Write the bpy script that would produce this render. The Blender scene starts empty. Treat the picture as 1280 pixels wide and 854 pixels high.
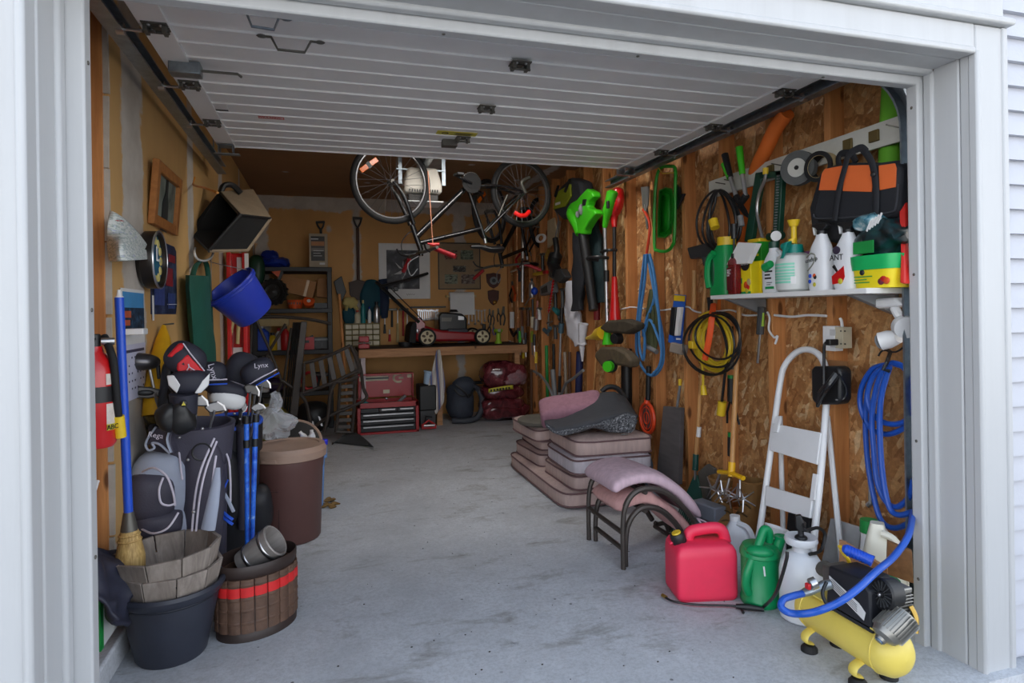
import bpy, bmesh, math, random
from mathutils import Vector, Matrix, noise, Euler
sc = bpy.context.scene
COL = sc.collection
R = math.radians
V = Vector
I4 = Matrix.Identity(4)
random.seed(7)

# ---------------- camera, sky, exposure ----------------
YAW, ROLL, FPX, CX0, CY0, CAMH = R(16.54), R(0.84), 781.0, 640.0, 389.6, 1.30
_f = V((math.sin(YAW), math.cos(YAW), 0)); _r0 = V((math.cos(YAW), -math.sin(YAW), 0)); _up = V((0, 0, 1))
_cx = _r0 * math.cos(ROLL) - _up * math.sin(ROLL)
_cy = _r0 * math.sin(ROLL) + _up * math.cos(ROLL)
cam = bpy.data.cameras.new('camera'); camo = bpy.data.objects.new('camera', cam); COL.objects.link(camo)
cam.sensor_width = 36.0; cam.sensor_fit = 'HORIZONTAL'; cam.lens = 36.0 * FPX / 1280
cam.shift_y = -(427 - CY0) / 1280.0; cam.clip_start = 0.05
cm = Matrix((_cx, _cy, -_f)).transposed().to_4x4(); cm.translation = (0, 0, CAMH)
camo.matrix_world = cm
sc.camera = camo
sc.view_settings.view_transform = 'Standard'
try: sc.view_settings.look = 'None'
except Exception: pass
sc.view_settings.gamma = 1.0; sc.view_settings.use_curve_mapping = False
sc.view_settings.exposure = 1.35
sc.cycles.max_bounces = 10; sc.cycles.diffuse_bounces = 6; sc.cycles.glossy_bounces = 4
sc.cycles.transmission_bounces = 8; sc.cycles.transparent_max_bounces = 12
sc.cycles.sample_clamp_indirect = 6.0; sc.cycles.caustics_reflective = False; sc.cycles.caustics_refractive = False

w = bpy.data.worlds.new('sky'); sc.world = w; w.use_nodes = True
nt = w.node_tree; nt.nodes.clear()
_o = nt.nodes.new('ShaderNodeOutputWorld'); _b = nt.nodes.new('ShaderNodeBackground')
_tc = nt.nodes.new('ShaderNodeTexCoord'); _sx = nt.nodes.new('ShaderNodeSeparateXYZ'); _cr = nt.nodes.new('ShaderNodeValToRGB')
nt.links.new(_tc.outputs['Generated'], _sx.inputs[0]); nt.links.new(_sx.outputs['Z'], _cr.inputs[0])
_cr.color_ramp.elements[0].position = 0.0; _cr.color_ramp.elements[0].color = (0.96, 0.98, 1.0, 1)      # hazy bright horizon, bluer and darker overhead
_cr.color_ramp.elements[1].position = 0.9; _cr.color_ramp.elements[1].color = (0.20, 0.25, 0.33, 1)
_e = _cr.color_ramp.elements.new(0.3); _e.color = (0.46, 0.50, 0.57, 1)
nt.links.new(_cr.outputs[0], _b.inputs['Color']); _b.inputs['Strength'].default_value = 1.6
nt.links.new(_b.outputs[0], _o.inputs['Surface'])

# the sun stands behind the house: the drive near the door lies in the house's shadow, the ground farther out is sunlit
_s = bpy.data.lights.new('sun', 'SUN'); _s.energy = 12.0; _s.angle = R(0.5); _s.color = (1.0, 0.95, 0.88)
_so = bpy.data.objects.new('sun', _s); COL.objects.link(_so)
_so.rotation_euler = V((-0.25, -1.0, -0.85)).to_track_quat('-Z', 'Y').to_euler()
# added fill light hidden behind the open door; its invented fixture comes further down
FILL_AT = (1.15, 4.36)
_l = bpy.data.lights.new('added_fill', 'AREA'); _l.shape = 'RECTANGLE'; _l.size = 1.2; _l.size_y = 0.1; _l.energy = 7; _l.color = (1.0, 0.97, 0.93)
_lo = bpy.data.objects.new('added_fill', _l); COL.objects.link(_lo); _lo.location = (*FILL_AT, 2.63)

# ---------------- helpers ----------------
def ray(u, v):
    d = _f * FPX + _cx * (u - CX0) - _cy * (v - CY0)
    return d / FPX
def PX(u, v, X): d = ray(u, v); return V((0, 0, CAMH)) + d * (X / d.x)
def PY(u, v, Y): d = ray(u, v); return V((0, 0, CAMH)) + d * (Y / d.y)
def PZ(u, v, Z=0.0): d = ray(u, v); return V((0, 0, CAMH)) + d * ((Z - CAMH) / d.z)
def PD(u, v, D): return V((0, 0, CAMH)) + ray(u, v) * D

def lin(c): c /= 255.0; return c / 12.92 if c <= 0.04045 else ((c + 0.055) / 1.055) ** 2.4
def rgb(r, g, b): return (lin(r), lin(g), lin(b), 1)
MATS = {}
def _new(name):
    m = bpy.data.materials.new(name); m.use_nodes = True
    n = m.node_tree; return m, n, n.nodes['Principled BSDF']
def mapping(n, scale=(1, 1, 1), rot=(0, 0, 0), loc=(0, 0, 0), coord='Object', rnd=False):
    tc = n.nodes.new('ShaderNodeTexCoord'); mp = n.nodes.new('ShaderNodeMapping')
    mp.inputs['Scale'].default_value = scale; mp.inputs['Rotation'].default_value = rot; mp.inputs['Location'].default_value = loc
    src = tc.outputs[coord]
    if rnd:
        oi = n.nodes.new('ShaderNodeObjectInfo'); ad = n.nodes.new('ShaderNodeVectorMath'); ad.operation = 'ADD'
        ml = n.nodes.new('ShaderNodeMath'); ml.operation = 'MULTIPLY'; ml.inputs[1].default_value = 37.0
        n.links.new(oi.outputs['Random'], ml.inputs[0]); n.links.new(src, ad.inputs[0]); n.links.new(ml.outputs[0], ad.inputs[1]); src = ad.outputs[0]
    n.links.new(src, mp.inputs['Vector']); return mp.outputs[0]
def ntex(n, vec, scale=5, detail=4, rough=0.55, dist=0):
    t = n.nodes.new('ShaderNodeTexNoise'); t.inputs['Scale'].default_value = scale; t.inputs['Detail'].default_value = detail
    t.inputs['Roughness'].default_value = rough; t.inputs['Distortion'].default_value = dist
    n.links.new(vec, t.inputs['Vector']); return t.outputs['Fac']
def ramp(n, fac, stops, interp='LINEAR'):
    r = n.nodes.new('ShaderNodeValToRGB'); r.color_ramp.interpolation = interp
    e = r.color_ramp.elements
    while len(e) < len(stops): e.new(0.5)
    for k, (p, c) in enumerate(stops): e[k].position = p; e[k].color = c if len(c) == 4 else (*c, 1)
    n.links.new(fac, r.inputs[0]); return r.outputs[0]
def mixc(n, fac, a, b, mode='MIX'):
    m = n.nodes.new('ShaderNodeMix'); m.data_type = 'RGBA'; m.blend_type = mode
    for s, x in ((0, fac), (6, a), (7, b)):
        if hasattr(x, 'links') or hasattr(x, 'is_linked'): n.links.new(x, m.inputs[s])
        else: m.inputs[s].default_value = x
    return m.outputs[2]
def math_(n, op, a, b=0.0, c=0.0):
    m = n.nodes.new('ShaderNodeMath'); m.operation = op
    for k, x in enumerate((a, b, c)):
        if hasattr(x, 'is_linked'): n.links.new(x, m.inputs[k])
        else: m.inputs[k].default_value = x
    return m.outputs[0]
def sepxyz(n, vec):
    s = n.nodes.new('ShaderNodeSeparateXYZ'); n.links.new(vec, s.inputs[0]); return s.outputs
def bump(n, bs, h, strength=0.3, dist=0.01):
    b = n.nodes.new('ShaderNodeBump'); b.inputs['Strength'].default_value = strength; b.inputs['Distance'].default_value = dist
    n.links.new(h, b.inputs['Height']); n.links.new(b.outputs[0], bs.inputs['Normal'])
def mul(c, k): return (min(1, c[0] * k), min(1, c[1] * k), min(1, c[2] * k), 1)
def mat(name, c, rough=0.5, metal=0.0, var=0.12, scale=9.0, bmp=0.0, bs=60.0, spec=None, coat=0.0, stretch=(1, 1, 1), dirt=0.0):
    """plain stuff with a procedural mottling"""
    if name in MATS: return MATS[name]
    m, n, p = _new(name); c = rgb(*c)
    p.inputs['Roughness'].default_value = rough; p.inputs['Metallic'].default_value = metal
    if spec is not None: p.inputs['Specular IOR Level'].default_value = spec
    if coat: p.inputs['Coat Weight'].default_value = coat
    vec = mapping(n, stretch)
    f = ntex(n, vec, scale, 5)
    col = ramp(n, f, [(0.25, mul(c, 1 - var)), (0.75, mul(c, 1 + var))])
    if dirt:
        d = ntex(n, vec, scale * 0.35, 8, 0.7)
        d2 = ramp(n, d, [(0.5, (0, 0, 0, 1)), (0.72, (dirt, dirt, dirt, 1))])
        col = mixc(n, d2, col, rgb(96, 84, 70))
    n.links.new(col, p.inputs['Base Color'])
    if bmp:
        h = ntex(n, vec, bs, 3); bump(n, p, h, bmp, 0.01)
    MATS[name] = m; return m
def wood(name, c1, c2, grain=(30, 30, 1.6), rough=0.65, knots=True):
    if name in MATS: return MATS[name]
    m, n, p = _new(name); p.inputs['Roughness'].default_value = rough
    v = mapping(n, grain, rnd=True)
    f = ntex(n, v, 1.0, 6, 0.65, 0.6); f2 = ntex(n, mapping(n, (1, 1, 1), rnd=True), 2.2, 3)
    col = ramp(n, f, [(0.28, rgb(*c1)), (0.72, rgb(*c2))])
    col = mixc(n, ramp(n, f2, [(0.3, (0, 0, 0, 1)), (0.8, (.45, .45, .45, 1))]), col, mul(rgb(*c1), 0.75))
    if knots:
        vo = n.nodes.new('ShaderNodeTexVoronoi'); vo.inputs['Scale'].default_value = 1.0
        n.links.new(mapping(n, (9, 9, 3.2), rnd=True), vo.inputs['Vector'])
        k = ramp(n, vo.outputs['Distance'], [(0.10, (1, 1, 1, 1)), (0.17, (0, 0, 0, 1))])
        col = mixc(n, k, col, mul(rgb(*c1), 0.35))
    n.links.new(col, p.inputs['Base Color']); bump(n, p, f, 0.12, 0.004)
    MATS[name] = m; return m
def clear(name, c=(235, 240, 245), rough=0.15, alpha=0.35, trans=0.6):
    if name in MATS: return MATS[name]
    m, n, p = _new(name); p.inputs['Base Color'].default_value = rgb(*c); p.inputs['Roughness'].default_value = rough
    p.inputs['Transmission Weight'].default_value = trans; p.inputs['IOR'].default_value = 1.3
    p.inputs['Alpha'].default_value = alpha
    h = ntex(n, mapping(n), 30, 2); bump(n, p, h, 0.1, 0.004)
    MATS[name] = m; return m

MW = {}
class B:
    """collects world-space geometry for ONE mesh object; M maps the builder's own frame to the world"""
    def __init__(s, M=None): s.v = []; s.f = []; s.M = M.copy() if M else I4.copy()
    def add(s, vs, fs, M=None):
        T = s.M @ M if M is not None else s.M
        k = len(s.v); s.v += [T @ V(p) for p in vs]; s.f += [tuple(i + k for i in f) for f in fs]; return s
    def box(s, c, d, M=None):
        x, y, z = c; a, b, e = d[0] / 2, d[1] / 2, d[2] / 2
        vs = [(x + i * a, y + j * b, z + k * e) for i in (-1, 1) for j in (-1, 1) for k in (-1, 1)]
        return s.add(vs, [(0, 1, 3, 2), (4, 6, 7, 5), (0, 4, 5, 1), (2, 3, 7, 6), (0, 2, 6, 4), (1, 5, 7, 3)], M)
    def loft(s, rings, cap=True, closed=False, M=None):
        n = len(rings[0]); vs = [p for r in rings for p in r]; fs = []
        m = len(rings)
        for i in range(m - 1 if not closed else m):
            a, b = i * n, ((i + 1) % m) * n
            for j in range(n): fs.append((a + j, a + (j + 1) % n, b + (j + 1) % n, b + j))
        if cap and not closed:
            fs.append(tuple(range(n - 1, -1, -1))); fs.append(tuple(range((m - 1) * n, m * n)))
        return s.add(vs, fs, M)
    def lathe(s, prof, n=20, M=None, sx=1, sy=1, cap=True):
        return s.loft([[(r * sx * math.cos(2 * math.pi * k / n), r * sy * math.sin(2 * math.pi * k / n), z) for k in range(n)] for r, z in prof], cap, False, M)
    def tube(s, pts, r, n=8, closed=False, M=None, cap=True, flat=1.0, upv=None):
        pts = [V(p) for p in pts]; m = len(pts)
        rr = r if isinstance(r, (list, tuple)) else [r] * m
        rings = []; up = V(upv) if upv else V((0, 0, 1)); prev = None
        for i in range(m):
            if closed: t = pts[(i + 1) % m] - pts[i - 1]
            else: t = pts[min(i + 1, m - 1)] - pts[max(i - 1, 0)]
            if t.length < 1e-9: t = V((0, 0, 1))
            t.normalize()
            if prev is None:
                a = up if abs(t.dot(up)) < 0.95 else V((1, 0, 0))
                x = t.cross(a).normalized()
            else:
                x = prev - t * prev.dot(t)
                x = x.normalized() if x.length > 1e-6 else t.orthogonal().normalized()
            if upv: 
                x = t.cross(up); x = x.normalized() if x.length > 1e-6 else t.orthogonal().normalized()
            prev = x; y = t.cross(x)
            rings.append([pts[i] + x * (rr[i] * math.cos(2 * math.pi * k / n)) + y * (rr[i] * flat * math.sin(2 * math.pi * k / n)) for k in range(n)])
        return s.loft(rings, cap, closed, M)
    def cyl(s, a, b, r, r2=None, n=14, M=None, cap=True): return s.tube([a, b], [r, r if r2 is None else r2], n, False, M, cap)
    def slab(s, pts, d, M=None):
        """polygon pts (3D) extruded by vector d"""
        pts = [V(p) for p in pts]; d = V(d); n = len(pts)
        vs = pts + [p + d for p in pts]
        fs = [tuple(range(n - 1, -1, -1)), tuple(range(n, 2 * n))] + [(i, (i + 1) % n, n + (i + 1) % n, n + i) for i in range(n)]
        return s.add(vs, fs, M)
    def sup(s, c, r, e1=1.0, e2=1.0, nu=20, nv=10, M=None):
        def sg(x, e): return math.copysign(abs(x) ** e, x)
        rings = []
        for j in range(nv + 1):
            ph = -math.pi / 2 + math.pi * j / nv; ph = max(-1.55, min(1.55, ph))
            rings.append([(c[0] + r[0] * sg(math.cos(ph), e1) * sg(math.cos(2 * math.pi * k / nu), e2), c[1] + r[1] * sg(math.cos(ph), e1) * sg(math.sin(2 * math.pi * k / nu), e2), c[2] + r[2] * sg(math.sin(ph), e1)) for k in range(nu)])
        return s.loft(rings, True, False, M)
    def grid(s, fn, nu, nv, M=None, thick=0.0):
        vs = [fn(i / nu, j / nv) for j in range(nv + 1) for i in range(nu + 1)]
        fs = [(j * (nu + 1) + i, j * (nu + 1) + i + 1, (j + 1) * (nu + 1) + i + 1, (j + 1) * (nu + 1) + i) for j in range(nv) for i in range(nu)]
        return s.add(vs, fs, M)
    def torus(s, c, R1, r, ax=(0, 0, 1), n=28, m=8, M=None, sx=1.0):
        q = V(ax).to_track_quat('Z', 'Y').to_matrix().to_4x4(); q.translation = c
        pts = [q @ V((R1 * math.cos(2 * math.pi * k / n), R1 * sx * math.sin(2 * math.pi * k / n), 0)) for k in range(n)]
        return s.tube(pts, r, m, True, M)
    def text(s, txt, M, size=0.05, ext=0.0008, align='CENTER'):
        cu = bpy.data.curves.new('t', 'FONT'); cu.body = txt; cu.size = size; cu.extrude = ext; cu.align_x = align; cu.align_y = 'CENTER'; cu.resolution_u = 2
        o = bpy.data.objects.new('t', cu); COL.objects.link(o)
        me = bpy.data.meshes.new_from_object(o)
        s.add([v.co.copy() for v in me.vertices], [tuple(p.vertices) for p in me.polygons], M)
        bpy.data.objects.remove(o); bpy.data.curves.remove(cu); bpy.data.meshes.remove(me); return s
    def wob(s, amp, scale, seed=0.0):
        for p in s.v:
            q = p * scale + V((seed, seed * 1.7, -seed)); p += noise.noise_vector(q) * amp
        return s
    def o(s, name, mt, par=None, bev=0.0, seg=2, sub=0, ang=40, label=None, cat=None, group=None, kind=None, solid=0.0, base=None):
        me = bpy.data.meshes.new(name)
        if par is not None: T = MW[par]
        else:
            xs = [p.x for p in s.v]; ys = [p.y for p in s.v]; zs = [p.z for p in s.v]
            c = V(base) if base is not None else V(((min(xs) + max(xs)) / 2, (min(ys) + max(ys)) / 2, min(zs)))
            T = Matrix.Translation(c)
        inv = T.inverted()
        me.from_pydata([inv @ p for p in s.v], [], s.f); me.validate()
        bm = bmesh.new(); bm.from_mesh(me); bmesh.ops.recalc_face_normals(bm, faces=bm.faces); bm.to_mesh(me); bm.free()
        ob = bpy.data.objects.new(name, me); COL.objects.link(ob)
        if ang: me.shade_smooth(); me.set_sharp_from_angle(angle=R(ang))
        me.materials.append(mt)
        if par is not None: ob.parent = par; MW[ob] = T
        else: ob.matrix_world = T; MW[ob] = T
        if solid: 
            q = ob.modifiers.new('solid', 'SOLIDIFY'); q.thickness = solid; q.offset = 0
        if bev:
            q = ob.modifiers.new('bevel', 'BEVEL'); q.width = bev; q.segments = seg; q.limit_method = 'ANGLE'; q.angle_limit = R(35); q.use_clamp_overlap = True
        if sub: 
            q = ob.modifiers.new('sub', 'SUBSURF'); q.levels = sub; q.render_levels = sub
        if label: ob['label'] = label
        if cat: ob['category'] = cat
        if group: ob['group'] = group
        if kind: ob['kind'] = kind
        return ob
def bars(b, x, y, z, w, n, dz=.01, h=.004):
    """illegible small print: short strokes of uneven length"""
    for k in range(n): l = w * (1, .7, .85, .55)[k % 4]; b.box((x - (w - l) / 2, y, z - k * dz), (l, .001, h))
    return b
def T(name, label, cat, loc, group=None):
    o = bpy.data.objects.new(name, None); COL.objects.link(o); o.empty_display_size = 0.05
    M = loc.copy() if isinstance(loc, Matrix) else Matrix.Translation(V(loc))
    o.matrix_world = M; MW[o] = M
    o['label'] = label; o['category'] = cat
    if group: o['group'] = group
    return o
def tag(o, label, cat, group=None):
    o['label'] = label; o['category'] = cat
    if group: o['group'] = group
    return o
def struct(b, name, mt, par=None, **k):
    ob = b.o(name, mt, par, **k)
    if par is None: ob['kind'] = 'structure'
    return ob
KIDS = {}
def dup(root, M, label=None, group=None, deltas=None):
    r = root.copy(); COL.objects.link(r); r.matrix_world = M; MW[r] = M
    if label: r['label'] = label
    if group: r['group'] = group
    def rec(a, c):
        for ch in [x for x in bpy.data.objects if x.parent == a]:
            d = ch.copy(); COL.objects.link(d); d.parent = c; MW[d] = M; rec(ch, d)
    rec(root, r); return r
def fr(origin, x=(1, 0, 0), z=(0, 0, 1)):
    """frame with given x and (roughly) z axis, y = z cross x"""
    x = V(x).normalized(); z = V(z); y = z.cross(x).normalized(); z = x.cross(y)
    m = Matrix((x, y, z)).transposed().to_4x4(); m.translation = V(origin); return m
def fR(o): return fr(o, (0, -1, 0))     # right wall: x to the viewer's right, y into the wall
def fL(o): return fr(o, (0, 1, 0))      # left wall
def fB(o): return fr(o, (1, 0, 0))      # back wall
def rz(a): return Matrix.Rotation(R(a), 4, 'Z')
def rx(a): return Matrix.Rotation(R(a), 4, 'X')
def ry(a): return Matrix.Rotation(R(a), 4, 'Y')
def tr(x, y, z): return Matrix.Translation((x, y, z))
def spl(pts, n=6, closed=False):
    """Catmull-Rom through pts"""
    P = [V(p) for p in pts]; m = len(P); out = []
    rng = range(m if closed else m - 1)
    for i in rng:
        if closed: a, b, c, d = P[i - 1], P[i], P[(i + 1) % m], P[(i + 2) % m]
        else: a, b, c, d = P[max(i - 1, 0)], P[i], P[i + 1], P[min(i + 2, m - 1)]
        for k in range(n):
            t = k / n
            out.append(0.5 * ((2 * b) + (c - a) * t + (2 * a - 5 * b + 4 * c - d) * t * t + (3 * b - a - 3 * c + d) * t ** 3))
    if not closed: out.append(P[-1])
    return out
def circ(n, a, b=None, ph=0.0): b = b or a; return [(a * math.cos(2 * math.pi * k / n + ph), b * math.sin(2 * math.pi * k / n + ph)) for k in range(n)]
# ---------------- dimensions ----------------
XL, XR, YB, ZC = -0.80, 2.36, 7.95, 2.73      # drywall left, stud faces right, back wall, ceiling
YF, YD = 1.67, 1.87                            # outer face of the casing, inner stop line
OSB = XR + 0.089
# ---------------- setting materials ----------------
def m_concrete(name, c):
    m, n, p = _new(name); p.inputs['Roughness'].default_value = 0.82
    v = mapping(n)
    a = ntex(n, v, 1.6, 8, 0.65); b = ntex(n, v, 14, 6, 0.7); g = ntex(n, v, 160, 2)
    c = rgb(*c)
    col = ramp(n, a, [(0.3, mul(c, 0.76)), (0.5, mul(c, .97)), (0.72, mul(c, 1.12))])
    col = mixc(n, ramp(n, b, [(0.35, (.35, .35, .35, 1)), (0.6, (0, 0, 0, 1))]), col, mul(c, 0.72))
    # fine broom lines across the slab
    w = ntex(n, mapping(n, (6, 260, 1)), 1.0, 2)
    col = mixc(n, ramp(n, w, [(0.4, (0, 0, 0, 1)), (0.7, (.16, .16, .16, 1))]), col, mul(c, 0.6))
    g2 = ntex(n, v, 70, 4, 0.8)
    col = mixc(n, ramp(n, g2, [(0.38, (.55, .55, .55, 1)), (0.56, (0, 0, 0, 1))]), col, mul(c, 0.62))
    col = mixc(n, ramp(n, ntex(n, mapping(n, (1, 2.2, 1), loc=(3, 1, 0)), 2.6, 7, .72, .4), [(0.55, (0, 0, 0, 1)), (0.72, (.75, .75, .75, 1))]), col, mul(rgb(150, 144, 134), .6))
    # dark oil spots and crumbs
    s1 = ntex(n, v, 5.5, 9, 0.75)
    col = mixc(n, ramp(n, s1, [(0.64, (0, 0, 0, 1)), (0.72, (.75, .75, .75, 1))]), col, rgb(70, 68, 68))
    vo = n.nodes.new('ShaderNodeTexVoronoi'); vo.inputs['Scale'].default_value = 9; n.links.new(v, vo.inputs['Vector'])
    sp = ramp(n, vo.outputs['Distance'], [(0.045, (1, 1, 1, 1)), (0.07, (0, 0, 0, 1))])
    gate = ramp(n, ntex(n, v, 3.1, 3), [(0.5, (0, 0, 0, 1)), (0.6, (.8, .8, .8, 1))])
    col = mixc(n, mixc(n, 1.0, sp, gate, 'MULTIPLY'), col, rgb(52, 48, 46))
    n.links.new(col, p.inputs['Base Color'])
    bump(n, p, math_(n, 'ADD', math_(n, 'MULTIPLY', g, 0.5), math_(n, 'MULTIPLY', w, 0.4)), 0.25, 0.004)
    MATS[name] = m; return m
def m_drywall(name, base, strips, axis, hs=(), seed=0.0, wear=True):
    """tan unpainted gypsum board; joint-compound strips at given places along axis ('X'/'Y'), hs = horizontal strips in Z (or Y on the ceiling)"""
    m, n, p = _new(name); p.inputs['Roughness'].default_value = 0.85
    v = mapping(n, loc=(seed, seed, seed)); vv = mapping(n)
    xyz = sepxyz(n, vv)
    a = ntex(n, v, 1.3, 6); c = rgb(*base)
    col = ramp(n, a, [(0.3, mul(c, 0.86)), (0.7, mul(c, 1.10))])
    f2 = ntex(n, mapping(n, (1, 1, 0.25)), 9, 4)
    col = mixc(n, ramp(n, f2, [(0.45, (0, 0, 0, 1)), (0.8, (.2, .2, .2, 1))]), col, mul(c, 0.7))
    edge = math_(n, 'MULTIPLY', math_(n, 'SUBTRACT', ntex(n, mapping(n, (1, 1, 1)), 3.2, 6, 0.7), 0.5), 0.22)
    acc = None
    for ax, lst in ((axis, strips), ('Z' if axis != 'C' else 'Y', hs)):
        q = xyz[{'X': 0, 'Y': 1, 'Z': 2, 'C': 0}[ax]]
        for (p0, wd) in lst:
            d = math_(n, 'ABSOLUTE', math_(n, 'SUBTRACT', q, p0))
            d = math_(n, 'ADD', d, edge)
            s = ramp(n, d, [(max(0.0, wd - 0.012), (1, 1, 1, 1)), (wd + 0.012, (0, 0, 0, 1))])
            acc = s if acc is None else mixc(n, 1.0, acc, s, 'LIGHTEN')
    # spotted screw heads covered with compound
    vo = n.nodes.new('ShaderNodeTexVoronoi'); vo.inputs['Scale'].default_value = 1.0; vo.inputs['Randomness'].default_value = 0.9
    n.links.new(mapping(n, (2.2, 2.2, 1.7), loc=(seed, 0, seed)), vo.inputs['Vector'])
    s = ramp(n, math_(n, 'ADD', vo.outputs['Distance'], math_(n, 'MULTIPLY', edge, 0.9)), [(0.05, (1, 1, 1, 1)), (0.10, (0, 0, 0, 1))])
    acc = s if acc is None else mixc(n, 1.0, acc, s, 'LIGHTEN')
    mud = ramp(n, ntex(n, v, 6, 5), [(0.3, rgb(176, 172, 166)), (0.7, rgb(205, 203, 198))])
    col = mixc(n, math_(n, 'MULTIPLY', acc, 0.86), col, mud)
    n.links.new(col, p.inputs['Base Color']); bump(n, p, acc, 0.15, 0.003)
    MATS[name] = m; return m
def m_osb():
    m, n, p = _new('osb'); p.inputs['Roughness'].default_value = 0.7
    cols = [(0.0, rgb(148, 98, 56)), (0.3, rgb(182, 128, 76)), (0.6, rgb(204, 150, 94)), (0.85, rgb(220, 172, 116)), (1.0, rgb(240, 212, 166))]
    out = None; hh = None
    for k, (sc_, rot) in enumerate([((1, 11, 36), 0.25), ((1, 34, 11), 0.85), ((1, 40, 13), -0.6), ((1, 12, 32), 1.35)]):
        mp = mapping(n, (1, 1, 1), (rot, 0, 0), (k * 3.1, k * 1.7, 0))
        m2 = n.nodes.new('ShaderNodeMapping'); m2.inputs['Scale'].default_value = sc_; n.links.new(mp, m2.inputs['Vector'])
        vo = n.nodes.new('ShaderNodeTexVoronoi'); vo.inputs['Scale'].default_value = 1.0; n.links.new(m2.outputs[0], vo.inputs['Vector'])
        s = sepxyz(n, vo.outputs['Color'])
        c = ramp(n, s[0], cols)
        if out is None: out = c; hh = s[0]
        else:
            g = ramp(n, s[1], [(0.55, (0, 0, 0, 1)), (0.6, (.85, .85, .85, 1))]); out = mixc(n, g, out, c)
    fg = ntex(n, mapping(n, (1, 60, 60)), 1, 4)
    out = mixc(n, ramp(n, fg, [(0.4, (.3, .3, .3, 1)), (0.7, (0, 0, 0, 1))]), out, rgb(70, 44, 25))
    n.links.new(out, p.inputs['Base Color']); bump(n, p, hh, 0.1, 0.004)
    MATS['osb'] = m; return m
M_FLOOR = m_concrete('slab concrete', (198, 202, 208)); M_DRIVE = m_concrete('driveway concrete', (150, 149, 146))
M_STUD = wood('stud pine', (176, 112, 62), (226, 162, 100)); M_BENCHW = wood('bench lumber', (150, 104, 68), (200, 150, 104), (3, 40, 40))
M_OSB = m_osb()
M_DWL = m_drywall('drywall left', (206, 164, 104), [(3.08, .15), (4.29, .07), (5.45, .10), (6.6, .05), (7.8, .10)], 'Y', [], 1.0)
M_DWB = m_drywall('drywall back', (206, 156, 98), [(-0.72, .08), (0.37, .06), (1.66, .06)], 'X', [(2.66, .09)], 2.3)
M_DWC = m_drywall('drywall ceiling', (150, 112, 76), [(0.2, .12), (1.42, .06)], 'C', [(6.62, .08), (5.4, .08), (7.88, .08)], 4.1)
M_TRIM = mat('white vinyl trim', (184, 186, 188), 0.42, var=0.03, scale=3, dirt=0.12, stretch=(6, 6, 0.4))
M_SIDING = mat('pale siding vinyl', (184, 187, 196), 0.5, var=0.03, bmp=0.1, bs=80)
M_DOOR = mat('white door steel', (238, 238, 238), 0.45, var=0.04, scale=5, dirt=0.06)
M_GALV = mat('galvanised steel', (150, 160, 168), 0.38, 0.85, var=0.2, scale=30)
MUD = mat('gypsum edge', (190, 184, 174), .9, var=.15, scale=20)
M_STEEL = mat('bright steel', (190, 190, 192), 0.28, 0.95, var=0.1)
M_DKSTEEL = mat('dull dark steel', (104, 102, 96), 0.5, 0.6)
M_BLACK = mat('black plastic', (26, 27, 29), 0.45, var=0.15)
M_BLKMET = mat('black enamel', (24, 25, 27), 0.3, 0.1, var=0.15, coat=0.3)
M_RUB = mat('black rubber', (20, 20, 21), 0.75, var=0.2, bmp=0.2)
M_WHITE = mat('white plastic', (228, 229, 230), 0.35, var=0.04)
M_PAPER = mat('white paper', (224, 224, 224), 0.7, var=0.04)

# ---------------- floor, drive, walls, ceiling ----------------
b = B(); b.box((0.78, (1.6 + YB + 0.3) / 2, -0.06), (XR - XL + 0.5, YB + 0.3 - 1.6, 0.12)); struct(b, 'floor', M_FLOOR)
b = B(); b.box((0.8, -11.3, -0.25), (50, 26.2, 0.14)); struct(b, 'driveway', M_DRIVE)
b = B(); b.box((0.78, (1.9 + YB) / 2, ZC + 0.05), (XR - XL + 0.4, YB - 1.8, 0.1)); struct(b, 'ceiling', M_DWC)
# left wall: gypsum board, bare end stud, plates, footing curb
b = B(); b.box((XL - 0.008, (2.77 + YB) / 2, (0.16 + ZC) / 2), (0.016, YB - 2.77, ZC - 0.16)); wl = struct(b, 'wall_left', M_DWL, base=(0, 0, 0))
b = B(); b.box((XL - 0.12, (1.9 + YB) / 2, ZC / 2), (0.02, YB - 1.9, ZC)); b.o('sheathing', M_OSB, wl)
for y in (2.77, 2.22, 1.96):
    b = B(); b.box((XL - 0.06, y, (0.1 + ZC) / 2), (0.089, 0.04, ZC - 0.1)); b.o('stud', M_STUD, wl, bev=0.003)
b = B(); b.box((XL - 0.06, (1.9 + YB) / 2, 0.13), (0.089, YB - 1.9, 0.04)); b.o('sill_plate', M_STUD, wl, bev=0.003)
b = B(); b.box((XL - 0.04, (1.85 + YB) / 2, 0.05), (0.17, YB - 1.85, 0.10)); struct(b, 'baseboard_left', M_FLOOR, bev=0.01)
for k in range(9): z = .17 + k * .285; b = B(); b.box((XL - .014, 2.762, z + .14), (.034, .014, .275)); b.wob(.006, 5, k); b.o('board_edge', MUD, wl)
# back wall
b = B(); b.box(((XL - .15 + 2.30) / 2, YB + 0.008, ZC / 2), (2.30 - XL + .15, 0.016, ZC)); wb = struct(b, 'wall_back', M_DWB, base=(0, 0, 0))
b = B(); b.box((2.34, YB + 0.02, ZC / 2), (0.4, 0.02, ZC)); b.o('sheathing', M_OSB, wb)
for x in (2.32, 2.40):
    b = B(); b.box((x, YB - 0.02, ZC / 2), (0.038, 0.075, ZC)); b.o('stud', M_STUD, wb, bev=0.003)
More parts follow.
